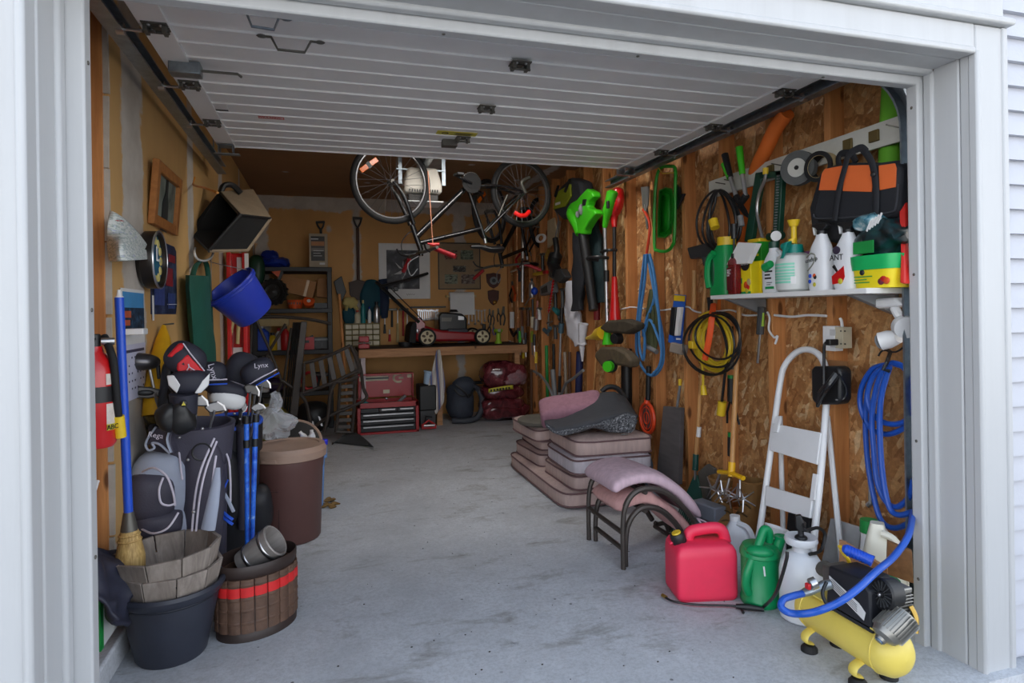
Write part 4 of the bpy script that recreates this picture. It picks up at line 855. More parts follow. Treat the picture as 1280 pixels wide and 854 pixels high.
# blue tarp
t = T('blue_tarp', 'crumpled blue tarpaulin bundle lying on the top shelf', 'tarp', on(342, 0))
b = B(); c = on(343, 0, .2); b.sup((c.x, c.y, c.z + .06), (.17, .17, .065), .8, .9, 34, 16); b.sup((c.x - .03, c.y, c.z + .12), (.09, .10, .08), .9, .9, 26, 12); b.wob(.04, 9); b.wob(.018, 26); b.o('sheet', mat('blue tarp', (24, 48, 138), .4, var=.12), t, ang=25)
tt = T('green_case', 'dark green round plastic case hung beside the wheel on the shelf', 'case', PY(318, 350, 7.3))
b = B(); q = PY(320, 332, 7.35); b.sup((q.x, 7.38, q.z - .05), (.09, .08, .17), .8, .8, 20, 12); b.o('body', mat('dark green plastic', (22, 62, 42), .45), tt)
# spare wheel
c = PY(342, 365, 7.33); r_ = (PY(360, 365, 7.33).x - PY(326, 365, 7.33).x) / 2
t = T('spare_wheel', 'black mower wheel with knobby tyre standing on the second shelf', 'wheel', (c.x, c.y, c.z - r_))
F = fr(c, (.97, -.25, 0)) @ rx(90)
b = B(F); b.lathe([(r_ * .62, -.06), (r_ * .9, -.065), (r_, -.045), (r_, .045), (r_ * .9, .065), (r_ * .64, .05), (r_ * .6, .03)], 30, cap=False); b.o('tyre', M_RUB, t)
b = B(F); b.lathe([(0, -.05), (r_ * .63, -.05), (r_ * .63, .035), (r_ * .5, .025), (r_ * .2, .03), (0, .045)], 24); hb_ = b.o('hub', mat('dark grey hub', (44, 46, 48), .45), t)
b = B(F)
for k in range(30): a = 2 * math.pi * k / 30; b.box((0, 0, 0), (.012, .02, .05), rz(math.degrees(a)) @ tr(r_ + .002, 0, .03 * (-1) ** k))
b.o('tread', M_RUB, t)['kind'] = 'stuff'
b = B(F)
for k in range(6): a = k * math.pi / 3; b.sup((r_ * .42 * math.cos(a), r_ * .42 * math.sin(a), .03), (.009, .009, .01), nu=8, nv=4)
b.o('bolts', M_BLACK, hb_)['kind'] = 'stuff'
# tilted brown carton and bits on the second shelf
M_CARD = mat('brown card', (158, 112, 70), .75, var=.1)
c = PY(372, 358, 7.5); q = PY(349, 338, 7.5); w_ = .36
t = T('cardboard_box', 'brown carton lying tilted on the second shelf', 'box', c)
F = Matrix.Translation(c + V((0, .1, .0))) @ ry(14)
b = B(F); b.box((-.02, 0, 0), (.42, .3, .19)); b.o('carton', M_CARD, t, bev=.003); b = B(F); b.box((.1, -.151, 0), (.03, .002, .191)); b.o('tape', mat('packing tape', (186, 150, 104), .3), t)
c = PY(403, 360, 7.6); b = B(Matrix.Translation(c)); b.box((0, .12, 0), (.12, .2, .22), ry(5)); tag(b.o('cardboard_box', M_CARD, bev=.003), 'small brown carton tucked behind the tilted one', 'box')
def simple(name, label, cat, p, builds, group=None):
    t = T(name, label, cat, p, group)
    for nm, mt, fn in builds: b = B(Matrix.Translation(p)); fn(b); b.o(nm, mt, t)
    return t
M_ORG = mat('orange plastic', (214, 84, 30), .45); M_TEAL = mat('teal plastic', (24, 120, 124), .4); M_BLUEP = mat('blue plastic', (30, 74, 190), .4); M_REDP = mat('red plastic', (186, 30, 34), .4); M_GRYP = mat('grey plastic', (120, 122, 124), .45); M_YEL = mat('yellow plastic', (226, 190, 40), .4); M_DKG = mat('dark grey plastic', (58, 60, 62), .5); M_CREAM = mat('cream plastic', (206, 196, 170), .5)
MGRN = mat('bright green plastic', (66, 190, 30), .4, var=.06)
p = on(370, 1, .1); simple('mesh_basket', 'small orange mesh basket under the tilted carton', 'basket', p, [('bowl', M_ORG, lambda b: b.lathe([(.07, 0), (.09, .09), (.095, .1), (.085, .1), (.065, .01), (0, .01)], 20)), ('slots', M_BLACK, lambda b: [b.box((.082 * math.sin(a), -.085 * math.cos(a), .06), (.012, .008, .025)) for a in (-.9, -.5, -.1, .3, .7)])])
p = on(387, 1, .1); simple('tape_reel', 'orange reel with a pale centre on the second shelf', 'reel', p, [('reel', M_ORG, lambda b: b.lathe([(.02, .0), (.065, .0), (.065, .05), (.02, .05)], 20, rx(60) @ tr(0, .06, .02))), ('core', M_PAPER, lambda b: b.lathe([(0, .0), (.022, .0), (.022, .054), (0, .054)], 12, rx(60) @ tr(0, .06, .02)))])
p = on(402, 1, .1); simple('black_tray', 'black ribbed tray at the right end of the second shelf', 'tray', p, [('tray', M_BLACK, lambda b: (b.box((0, 0, .03), (.14, .2, .06)), b.box((-.04, -.102, .04), (.02, .004, .03)), b.box((.0, -.102, .04), (.02, .004, .03)), b.box((.04, -.102, .04), (.02, .004, .03))))])
simple('orange_clamp', 'orange and black clamp lying above the spare wheel', 'clamp', PY(345, 343, 7.4), [('jaw', M_ORG, lambda b: b.slab([(-.05, 0, .03), (.05, 0, .04), (.04, 0, -.05), (.0, 0, -.01)], (0, .05, 0))), ('grip', M_BLACK, lambda b: b.box((.05, .02, .0), (.03, .05, .1), ry(20)))])
# middle shelf
def bottle(p, r, h, mt, capm, name, label, group=None, rot=None, neck=.4):
    M = Matrix.Translation(p) @ (rot or I4); t = T(name, label, 'bottle', p, group)
    b = B(M); b.lathe([(0, 0), (r * .95, 0), (r, r * .15), (r, h * .62), (r * .85, h * .72), (r * neck, h * .82), (r * neck, h * .88), (0, h * .88)], 18); b.o('body', mt, t)
    b = B(M); b.lathe([(0, h * .86), (r * neck * 1.15, h * .86), (r * neck * 1.1, h), (0, h)], 14); b.o('cap', capm, t); return t
p = on(327, 2, .1); t = T('washer_jug', 'blue square fluid jug at the left of the middle shelf', 'jug', p)
b = B(); b.loft([[(p.x + sx * .085 * k, p.y + sy * .06 * k, p.z + z) for sx, sy in ((-1, -1), (1, -1), (1, 1), (-1, 1))] for k, z in ((1, 0), (1, .20), (.5, .245), (.3, .25))]); b.o('body', M_BLUEP, t, bev=.015); b = B(); b.cyl((p.x, p.y, p.z + .245), (p.x, p.y, p.z + .28), .022); b.o('cap', M_WHITE, t); b = B(); b.box((p.x + .02, p.y - .062, p.z + .1), (.08, .003, .1)); b.o('label', M_BLUEP, t)
MIDS = [(341, .05, .2, M_YEL, M_BLACK, 'yellow topped oil bottle beside the blue jug'), (349, .045, .25, M_PAPER, M_REDP, 'white bottle with a red cap on the middle shelf'), (357, .05, .28, M_REDP, M_BLACK, 'red bottle standing tallest on the middle shelf'), (366, .045, .22, M_TEAL, M_WHITE, 'blue green bottle with white cap left of the mesh frame'), (359, .04, .16, M_ORG, M_BLACK, 'small orange bottle at the front of the middle shelf')]
for k, (u, r, h, m1, m2, lb) in enumerate(MIDS): bottle(on(u, 2, .1 + .1 * (k % 2)), r, h, m1, m2, 'fluid_bottle', lb, 'bottles on the middle shelf')
p = on(384, 2, .12); simple('tool_case', 'red plastic tool case on the middle shelf', 'case', p, [('shell', M_REDP, lambda b: b.box((0, 0, .07), (.16, .14, .14))), ('latch', M_BLACK, lambda b: b.box((0, -.072, .09), (.05, .006, .03)))])
p = on(393, 2, .1); simple('gauge', 'black and silver gauge leaning beside the red tool case', 'gauge', p, [('body', M_BLACK, lambda b: b.box((.02, .0, .07), (.07, .05, .17), ry(-25))), ('face', M_STEEL, lambda b: b.box((.0, -.028, .09), (.03, .006, .10), ry(-25)))])
p = on(404, 2, .12); simple('radio', 'black radio with silver trim at the right of the middle shelf', 'radio', p, [('body', M_BLACK, lambda b: b.box((0, 0, .07), (.2, .12, .13))), ('trim', M_GRYP, lambda b: (b.box((0, -.062, .11), (.18, .005, .02)))), ('speaker', M_DKG, lambda b: b.lathe([(0, 0), (.045, 0), (.045, .008), (0, .008)], 16, tr(-.05, -.068, .05) @ rx(90)))])
# lower shelves
p = on(340, 3, .12); simple('cloth_bag', 'purple black bag on the fourth shelf', 'bag', p, [('body', mat('dark purple cloth', (66, 50, 86), .7), lambda b: (b.sup((0, .03, .07), (.14, .12, .075), .8, .8), b.wob(.02, 12)))])
p = on(330, 3, .04); simple('white_roll', 'short white roll at the left of the fourth shelf', 'roll', p, [('roll', M_WHITE, lambda b: b.cyl((-.05, -.02, .035), (.05, -.02, .035), .035))])
p = on(386, 3, .06); simple('red_handle_tool', 'red looped tool handle on the fourth shelf', 'tool', p, [('loop', M_REDP, lambda b: b.torus((0, 0, .11), .075, .016, (0, 1, .1), sx=1.3))])
p = on(398, 3, .1); simple('drill', 'black power drill standing on the fourth shelf', 'drill', p, [('body', M_BLACK, lambda b: (b.cyl((-.08, 0, .17), (.08, 0, .17), .035), b.tube([(.0, 0, .17), (-.02, 0, .05), (-.02, 0, .0)], [.03, .025, .04], 8))), ('chuck', M_STEEL, lambda b: b.cyl((.08, 0, .17), (.13, 0, .17), .022, .015))])
c = V((PY(392, 520, 7.3).x, 7.25, 0)); t = T('wet_vacuum', 'black motor housing standing on the floor by the shelf', 'vacuum', c)
b = B(tr(*c)); b.sup((0, 0, .17), (.19, .17, .17), .8, .9, 24, 14); b.o('housing', M_BLACK, t)
for k, (x, z) in enumerate(((-.04, .22), (.05, .2))): b = B(tr(*c)); b.slab([(x, -.165, z), (x + .02, -.165, z - .01), (x + .05, -.17, z - .11), (x + .03, -.17, z - .11)], (0, .01, 0)); b.o('chrome_strip', M_STEEL, t)
c = V((PY(335, 540, 6.6).x, 6.7, 0)); t = T('yellow_bag', 'dull yellow green bag on the floor under the patio frame', 'bag', c)
b = B(tr(*c)); b.sup((0, 0, .20), (.2, .15, .2), .9, .9, 24, 14); b.wob(.03, 8); b.o('body', mat('olive yellow', (128, 122, 36), .6), t)
# brown carton low behind wheel shelf
p = on(375, 1, .0); b = B(Matrix.Translation(PY(340, 400, 7.6))); b.box((0, 0, -.03), (.36, .15, .08)); tag(b.o('wooden_plank', MWOOD), 'short pale plank under the second shelf', 'plank')

# ---- patio furniture frames stacked in front of the shelf ----
M_BRZ = mat('bronze frame', (66, 60, 56), .45, .25, var=.15)
def frame_thing(name, label, cat, base, bars):
    t = T(name, label, cat, base)
    for (nm, pts, r, Y) in bars:
        P = [PY(u, v, y) for (u, v, *yy), y in ((q, (q[2] if len(q) > 2 else Y)) for q in pts)]
        b = B(); b.tube(spl(P, 4) if len(P) > 2 else P, r, 8); b.o(nm, M_BRZ, t)
    return t
g = frame_thing('patio_table_frame', 'bronze patio table frame with crossed legs standing before the shelf', 'table frame', PY(340, 545, 6.7), [
    ('top_rail', [(313, 397), (345, 396), (385, 399), (414, 405)], .017, 6.7), ('brace', [(320, 400), (338, 440), (352, 477)], .014, 6.7), ('brace', [(357, 405), (335, 442), (326, 460)], .014, 6.75),
    ('leg', [(315, 398), (313, 450), (312, 500)], .014, 6.8), ('leg', [(353, 477), (338, 510), (333, 540)], .016, 6.65), ('leg', [(364, 410), (355, 475)], .013, 6.72), ('leg', [(353, 476), (372, 490), (383, 505), (389, 535)], .018, 6.6), ('rail', [(330, 480), (352, 480)], .011, 6.7), ('leg', [(356, 478), (353, 520)], .012, 6.72)])
b = B(); b.slab([PY(u, v, 6.55) for u, v in ((376, 402), (384, 402), (372, 520), (362, 520))], (0, .03, 0)); b.o('flat_leg', M_BRZ, g, bev=.006)
for k in range(6): b = B(); u = 363 + 2.4 * k; b.tube([PY(u + 4 - .3 * k, 403, 6.9), PY(u - 8 + .6 * k, 525, 6.9)], .010, 6); b.o('slat', M_BLACK, g)
def slat_chair(label, rails, quad, ns, Y, extra=()):
    t = frame_thing('patio_chair', label, 'chair', PY(*quad[3][:2], Y), [('frame_rail', r_, .016, Y) for r_ in rails] + [('leg', e, .017, Y) for e in extra])
    a, b_, c, d = [PY(u, v, Y + .02) for u, v in quad]
    for k in range(ns):
        f0 = (k + .5) / ns; p, q = a.lerp(b_, f0), d.lerp(c, f0); sd = (b_ - a).normalized() * (.024 if ns < 6 else .020)
        b = B(); b.slab([p - sd, p + sd, q + sd, q - sd], (0, .012, 0)); b.o('back_slat', M_BRZ, t, bev=.003)
    return t
slat_chair('bronze slatted patio chair lying on its side over the others', [[(380, 454), (408, 446), (438, 432)], [(379, 491), (412, 480), (448, 463)], [(438, 432), (446, 450), (450, 466)], [(380, 454), (379, 491)]], [(384, 455), (438, 434), (447, 462), (388, 488)], 5, 6.35, [[(419, 478), (413, 492), (410, 520), (405, 540)], [(419, 478), (436, 475), (448, 470)]])
slat_chair('bronze slatted patio chair standing on end beside the red tool chest', [[(425, 478), (423, 510), (420, 540)], [(444, 474), (443, 505), (440, 541)], [(425, 478), (444, 474)], [(420, 540), (440, 541)]], [(424, 480), (421, 538), (440, 538), (444, 478)], 7, 6.6, [[(452, 466), (454, 485), (458, 498), (440, 508), (412, 520), (390, 536)], [(452, 466), (448, 452), (440, 434)]])
b = B(); b.grid(lambda i, j: PZ(415 + 52 * i, 556 - 18 * math.sin(i * 3.0) * (1 - j) - 3 * j + 6 * i, .01 + .09 * math.sin(3 * i) * (1 - j)), 8, 4); tag(b.o('furniture_cover', M_DKG, solid=.006), 'dark grey curved panel lying on the floor by the red tool chest', 'panel')
# ---------------- workbench and the back wall ----------------
YW = YB - .004; PW = lambda u, v, o=0.0: PY(u, v, YB - o)
bx0 = PY(448, 440, 7.15).x; bx1 = 2.30; zb = PY(570, 433, 7.15).z
t = T('workbench', 'long wooden workbench along the back wall', 'workbench', ((bx0 + bx1) / 2, 7.5, 0))
b = B(); b.box(((bx0 + bx1) / 2, 7.545, zb - .02), (bx1 - bx0, .80, .04)); b.o('bench_top', mat('dark worn bench top', (62, 50, 42), .7, var=.25, scale=20), t, bev=.004)
b = B(); b.box(((bx0 + bx1) / 2, 7.128, zb - .05), (bx1 - bx0, .038, .095)); b.o('apron', M_BENCHW, t, bev=.004)
xleg = PY(549, 500, 7.18).x
for x in (xleg, bx1 - .12): b = B(); b.box((x, 7.19, (zb - .04) / 2), (.065, .085, zb - .04)); b.o('leg', M_BENCHW, t, bev=.004)
b = B(); b.box((bx0 + .05, 7.19, zb * .5 - .02), (.05, .085, zb - .04)); b.o('leg', mat('pinkish post', (196, 182, 186), .6), t, bev=.004)
# mower
YM = 7.42; mp = lambda u, v, y=YM: PY(u, v, y)
t = T('lawn_mower', 'red push lawn mower with black engine parked on the workbench', 'lawn mower', (mp(568, 430).x, YM + .2, zb))
M_MRED = mat('mower red', (150, 22, 30), .35, var=.08, coat=.3)
b = B(); b.slab([mp(u, v) for u, v in ((519, 427), (520, 411), (529, 406), (541, 410), (552, 413), (592, 415), (609, 419), (612, 427))], (0, .46, 0)); b.o('deck', M_MRED, t, bev=.03, seg=3)
b = B(); b.slab([mp(u, v) for u, v in ((519, 412), (519, 399), (524, 397), (532, 404), (531, 412), (524, 414))], (0, .04, 0)); b.o('handle_bracket', M_MRED, t, bev=.008)
b = B(); b.sup(mp(522, 414, YM - .003), (.015, .006, .03), nu=10, nv=6); b.o('chrome_patch', M_STEEL, t)
rw = (mp(545, 423).x - mp(523, 423).x) / 2
for (u, v, r, y) in ((534, 423, rw, YM - .04), (603, 421, rw * .93, YM - .04), (534, 423, rw, YM + .50), (603, 421, rw * .93, YM + .50)):
    c = mp(u, v, YM - .04); c = V((c.x, y, zb + r)); F = Matrix.Translation(c) @ rx(90)
    b = B(F); b.lathe([(r * .76, -.025), (r * .95, -.028), (r, -.015), (r, .015), (r * .95, .028), (r * .76, .025)], 28, cap=False); wh = b.o('wheel', M_RUB, t)
    b = B(F); b.lathe([(0, -.02), (r * .78, -.02), (r * .78, .022), (r * .70, .024), (r * .66, .012), (r * .2, .012), (r * .18, .03), (0, .03)], 24); b.o('hub', mat('cream hub', (206, 194, 160), .5, var=.08), wh)
    n_ = 5 if r == rw else 4
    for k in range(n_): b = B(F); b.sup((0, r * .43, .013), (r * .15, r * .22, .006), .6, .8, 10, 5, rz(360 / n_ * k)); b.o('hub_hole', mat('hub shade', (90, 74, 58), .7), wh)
b = B(); b.slab([mp(u, v, YM + .04) for u, v in ((549, 414), (548, 395), (552, 390), (578, 392), (584, 398), (584, 414))], (0, .34, 0)); b.o('engine_cover', M_BLKMET, t, bev=.02, seg=3)
b = B(); b.slab([mp(u, v, YM + .01) for u, v in ((559, 427), (560, 411), (585, 411), (586, 427))], (0, .3, 0)); b.o('engine_block', mat('navy engine', (34, 36, 48), .5), t, bev=.01)
b = B(); b.slab([mp(u, v, YM + .035) for u, v in ((552, 397), (565, 397), (564, 402), (552, 402))], (0, .01, 0)); b.o('cooling_grille', M_DKSTEEL, t)
b = B(); b.cyl(mp(567, 390, YM + .2), mp(567, 387, YM + .2), .06, .04); b.o('starter_cap', M_BLKMET, t)
b = B(); b.slab([mp(u, v, YM + .03) for u, v in ((573, 395), (580, 396), (580, 400), (573, 400))], (0, .01, 0)); b.o('chrome_badge', M_STEEL, t)
b = B(); b.cyl(mp(605, 414, YM + .1), mp(605, 405, YM + .1), .025, .02); b.o('fuel_cap', M_BLACK, t)
b = B(); b.slab([mp(u, v, YM - .02) for u, v in ((511, 428), (513, 408), (518, 402), (521, 404), (520, 430))], (0, .45, 0)); b.o('grass_flap', M_RUB, t, bev=.01)
for y in (YM, YM + .42): b = B(); b.tube(spl([mp(524, 403, y), mp(505, 386, y), mp(470, 352, y)], 4), .020, 8); b.o('handle_tube', M_BLKMET, t)
for y in (YM - .02, YM + .40): b = B(); b.tube(spl([mp(476, 358, y), mp(505, 351, y), mp(534, 342, y)], 4), .017, 8); b.o('folding_handle', M_BLKMET, t)
b = B(); b.cyl(mp(534, 342, YM - .02), mp(534, 342, YM + .40), .017); b.o('grip_bar', M_RUB, t)
b = B(); b.tube(spl([mp(488, 360, YM - .05), mp(500, 372, YM - .04), mp(512, 384, YM - .04), mp(528, 400, YM - .03)], 4), .006, 6); b.o('cable', M_BLACK, t)
b = B(); b.box(mp(495, 361, YM - .03), (.05, .03, .05)); b.o('clamp', M_BLACK, t, bev=.005)
# drawer organiser
YO = 7.72; a, c = PY(431, 430, YO), PY(475, 404, YO); c.z = a.z + (c.z - a.z); ow, oh = c.x - a.x, c.z - zb
t = T('drawer_organizer', 'olive parts organizer of small cream drawers on the left of the workbench', 'organizer', (a.x + ow / 2, YO, zb))
M_OLV = mat('olive frame', (112, 96, 36), .5)
b = B()
for k in range(5): b.box((a.x + ow / 2, YO + .07, zb + .006 + k * (oh - .012) / 4), (ow, .15, .014))
for k in range(6): b.box((a.x + .006 + k * (ow - .012) / 5, YO + .07, zb + oh / 2), (.008 if 0 < k < 5 else .014, .15, oh))
b.box((a.x + ow / 2, YO + .145, zb + oh / 2), (ow, .006, oh)); b.o('frame', M_OLV, t)
MDR = mat('cloudy drawer', (192, 180, 150), .4, var=.12)
for r in range(4):
    for k in range(5):
        x = a.x + .006 + (k + .5) * (ow - .012) / 5; z = zb + .006 + (r + .5) * (oh - .012) / 4
        b = B(); b.box((x, YO + .06, z), ((ow - .012) / 5 - .012, .13, (oh - .012) / 4 - .018)); dr = b.o('drawer', MDR, t, bev=.003)
        b = B(); b.box((x, YO - .012, z - .01), (.03, .014, .01)); b.o('pull', MDR, dr)
# things on the organiser
def onorg(u): return V((PY(u, 404, YO + .06).x, YO + .06, zb + oh + .002))
bottle(onorg(454), .028, .28, M_TEAL, MWOOD, 'spray_bottle', 'tall teal bottle standing on the parts organizer')
bottle(onorg(471), .04, .26, M_STEEL, M_BLACK, 'spray_can', 'silver spray can at the right end of the parts organizer')
bottle(onorg(447), .035, .16, M_CREAM, M_REDP, 'glue_bottle', 'cream bottle with red cap on the parts organizer')
bottle(onorg(462), .022, .2, M_WHITE, M_BLUEP, 'glue_bottle', 'thin white bottle with blue cap on the parts organizer')
p = onorg(436); simple('work_gloves', 'pale straw work gloves over teal cloth left on the organizer', 'gloves', p, [('cuff', mat('teal cloth', (18, 70, 84), .8), lambda b: (b.sup((0, .02, .10), (.09, .06, .12)), b.wob(.03, 12))), ('glove', mat('straw cloth', (186, 170, 108), .85), lambda b: (b.sup((.02, 0, .25), (.09, .05, .07)), b.tube([(.05, 0, .24), (.11, -.01, .17)], [.03, .02], 8), b.tube([(-.02, -.02, .22), (-.03, -.02, .15)], [.03, .02], 8), b.wob(.015, 20)))])
p = PW(468, 378, .06); simple('teal_jacket', 'teal jacket hanging on the back wall above the organizer', 'jacket', p, [('body', mat('teal cloth', (18, 70, 84), .8), lambda b: (b.sup((-.03, 0, .02), (.14, .05, .26), .8, .8, 24, 14), b.wob(.03, 8))), ('sleeve', mat('navy cloth', (30, 44, 70), .8), lambda b: (b.tube([(.1, 0, .28), (.13, -.02, .0), (.12, 0, -.2)], [.05, .06, .05], 10), b.wob(.02, 12)))])
# vise
p = V((PY(455, 437, 7.2).x, 7.22, zb)); t = T('bench_vise', 'red bench vise clamped at the left end of the workbench', 'vise', p)
b = B(tr(*p)); b.box((0, 0, .03), (.12, .12, .05)); b.box((0, -.05, .11), (.11, .03, .06)); b.box((0, .05, .10), (.11, .05, .08)); b.box((0, 0, .07), (.05, .12, .05)); b.o('jaws', mat('vise red', (176, 50, 56), .45), t, bev=.008)
b = B(tr(*p)); b.cyl((0, -.14, .07), (0, -.04, .07), .012); b.cyl((-.07, -.14, .07), (.07, -.14, .07), .006); b.o('screw_handle', M_DKSTEEL, t)
# pictures
def picture(u0, v0, u1, v1, name, label, frame_w, fm, matw, mm, img, off=.012):
    a, c = PW(u0, v1, off), PW(u1, v0, off); w_, h_ = c.x - a.x, c.z - a.z; F = fB((a + c) / 2); t = T(name, label, 'picture', F)
    b = B(F)
    for x in (-1, 1): b.box((x * (w_ - frame_w) / 2, 0, 0), (frame_w, .02, h_))
    for z in (-1, 1): b.box((0, 0, z * (h_ - frame_w) / 2), (w_ - 2 * frame_w, .02, frame_w))
    b.o('frame', fm, t, bev=.002)
    b = B(F); b.box((0, .002, 0), (w_ - 2 * frame_w, .006, h_ - 2 * frame_w)); b.o('mount', mm, t)
    return t, F, w_, h_
t, F, w_, h_ = picture(474, 305, 537, 374, 'framed_print', 'large grey print in a wide white mount behind the mower handle', .012, M_PAPER, .1, M_PAPER, None)
b = B(F); b.box((-.02, -.003, .02), (w_ * .64, .004, h_ * .70)); pr_ = b.o('print', pmat('grey print art', [(.3, (36, 38, 44)), (.5, (66, 68, 74)), (.6, (90, 92, 98)), (.72, (190, 192, 194))], 5), t)
b = B(F)
for k in range(5): a = k * 1.2; b.slab([(-.05 + .10 * math.cos(a), -.006, .02 + .14 * math.sin(a)), (.0 + .03 * math.cos(a + 1), -.006, .03), (-.02 + .05 * math.cos(a + .5), -.006, .02 + .07 * math.sin(a + .5))], (0, -.001, 0))
b.o('printed_petals', mat('pale petals', (186, 186, 188), .6), pr_)['kind'] = 'stuff'
b = B(F); b.tube(spl([(.02 + .012 * k, -.004, -h_ * .42 + .012 * (-1) ** k * (1 - .1 * k)) for k in range(10)], 3), .0016, 4); b.o('lettering', M_DKG, t)
t, F, w_, h_ = picture(548, 304, 600, 362, 'framed_photos', 'dark framed board with five small vehicle photographs on the back wall', .012, M_BLACK, .1, mat('beige mount', (146, 124, 96), .7), None)
for k, (x, z, sw, sh_, c1) in enumerate(((-.2, .24, .3, .2, (120, 70, 50)), (.18, .24, .3, .2, (96, 110, 90)), (0, -.06, .3, .13, (60, 56, 52)), (-.2, -.28, .3, .2, (120, 130, 110)), (.2, -.28, .32, .2, (112, 92, 84)))):
    b = B(F); b.box((x * w_, -.003, z * h_), (sw * w_, .003, sh_ * h_)); ph_ = b.o('small_photo', pmat('photo %d' % k, [(.35, (40, 34, 30)), (.5, c1), (.7, (150, 152, 140))], 22, (1, 1, 2)), t)
# plaques
def shield(u0, v0, u1, v1, label):
    a, c = PW(u0, v1, .02), PW(u1, v0, .02); w_, h_ = c.x - a.x, c.z - a.z; F = fB((a + c) / 2); t = T('wooden_plaque', label, 'plaque', F)
    b = B(F); b.slab([(-w_ / 2, 0, h_ * .42), (-w_ * .2, 0, h_ * .46), (0, 0, h_ * .5), (w_ * .2, 0, h_ * .46), (w_ / 2, 0, h_ * .42), (w_ * .46, 0, -.02), (w_ * .28, 0, -h_ * .34), (0, 0, -h_ * .5), (-w_ * .28, 0, -h_ * .34), (-w_ * .46, 0, -.02)], (0, .02, 0)); b.o('board', mat('mahogany', (72, 32, 24), .4, var=.2), t, bev=.006)
    return t, F, w_, h_
t, F, w_, h_ = shield(608, 341, 626, 361, 'upper dark wooden shield plaque with a round medal')
b = B(F); b.lathe([(0, 0), (w_ * .26, 0), (w_ * .26, .008), (0, .01)], 20, rx(90)); b.o('medal', M_GRYP, t)
b = B(F); b.lathe([(0, .008), (w_ * .13, .008), (w_ * .13, .013), (0, .013)], 16, rx(90)); b.o('medal_centre', M_DKG, t)
t, F, w_, h_ = shield(610, 362, 624, 382, 'lower dark wooden shield plaque above the hanging pliers')
b = B(F); b.sup((.01, -.02, -h_ * .30), (.028, .025, .028), nu=14, nv=8); b.o('bulb_glow', mat('glow yellow', (236, 190, 100), .2, .9), t)  # shiny yellow ball standing in for a small bulb glow
# paper roll
a, c = PW(562, 394, .08), PW(592, 366, .08); t = T('paper_towel', 'white paper towel roll on the back wall with its sheet hanging down', 'paper towel', ((a.x + c.x) / 2, YB - .07, a.z))
b = B(); b.cyl((a.x, YB - .07, c.z - .045), (c.x, YB - .07, c.z - .045), .055, n=20); b.o('roll', M_PAPER, t); b = B(); b.box(((a.x + c.x) / 2, YB - .127, (a.z + c.z - .05) / 2), (c.x - a.x, .003, c.z - .05 - a.z)); b.o('sheet', M_PAPER, t)
b = B(); b.cyl((a.x - .03, YB - .07, c.z - .045), (c.x + .03, YB - .07, c.z - .045), .012); b.box((a.x - .03, YB - .04, c.z - .045), (.012, .08, .03)); b.box((c.x + .03, YB - .04, c.z - .045), (.012, .08, .03)); b.o('holder', MWOOD, t)
# shovel, fork handle
def dgrip(b, F, w=.06, h=.11): b.tube(spl([(0, 0, -h * .3), (-w * .5, 0, h * .25), (-w * .8, 0, h)], 4), .011, 8, M=F); b.tube(spl([(0, 0, -h * .3), (w * .5, 0, h * .25), (w * .8, 0, h)], 4), .011, 8, M=F); b.cyl((-w * .95, 0, h), (w * .95, 0, h), .016, M=F)
t = T('shovel', 'square mouth shovel with D handle hanging on the joint strip of the back wall', 'shovel', PW(448, 360, .06))
a, c = PW(447, 282, .05), PW(448, 350, .05); b = B(); dgrip(b, fB(a), .06, .09); b.o('grip', M_DKG, t); b = B(); b.cyl(a - V((0, 0, .03)), c, .018); b.o('shaft', mat('dark stained wood', (74, 48, 36), .6), t)
b = B(); b.slab([PW(u, v, .06) for u, v in ((436, 353), (446, 350), (450, 350), (461, 353), (460, 368), (455, 375), (441, 375), (437, 368))], (0, .012, 0)); b.o('blade', mat('dark blade', (58, 46, 40), .55, .3), t, bev=.004)
t = T('garden_fork', 'D handled garden tool hanging behind the grey carton', 'fork', PW(401, 320, .04)); a = PW(401, 285, .04)
b = B(); dgrip(b, fB(a) @ ry(-4), .055, .07); b.o('grip', M_DKG, t); b = B(); b.cyl(a - V((0, 0, .02)), PW(403, 325, .04), .016); b.o('shaft', M_DKG, t)
b = B(); _a, _c = PY(424, 368, 7.6), PY(432, 480, 7.3); b.cyl(_a, _a + (_c - _a) * (_a.z / (_a.z - _c.z)), .018); tag(b.o('wooden_pole', M_STUD), 'plain wooden pole leaning at the right of the shelf unit', 'pole')
b = B(); b.slab([PW(u, v, .1) for u, v in ((417, 352), (427, 345), (433, 365), (425, 382))], (0, .05, 0)); tag(b.o('dustpan', M_BLACK, bev=.006), 'black dustpan hanging between the shelf unit and the shovel', 'dustpan')
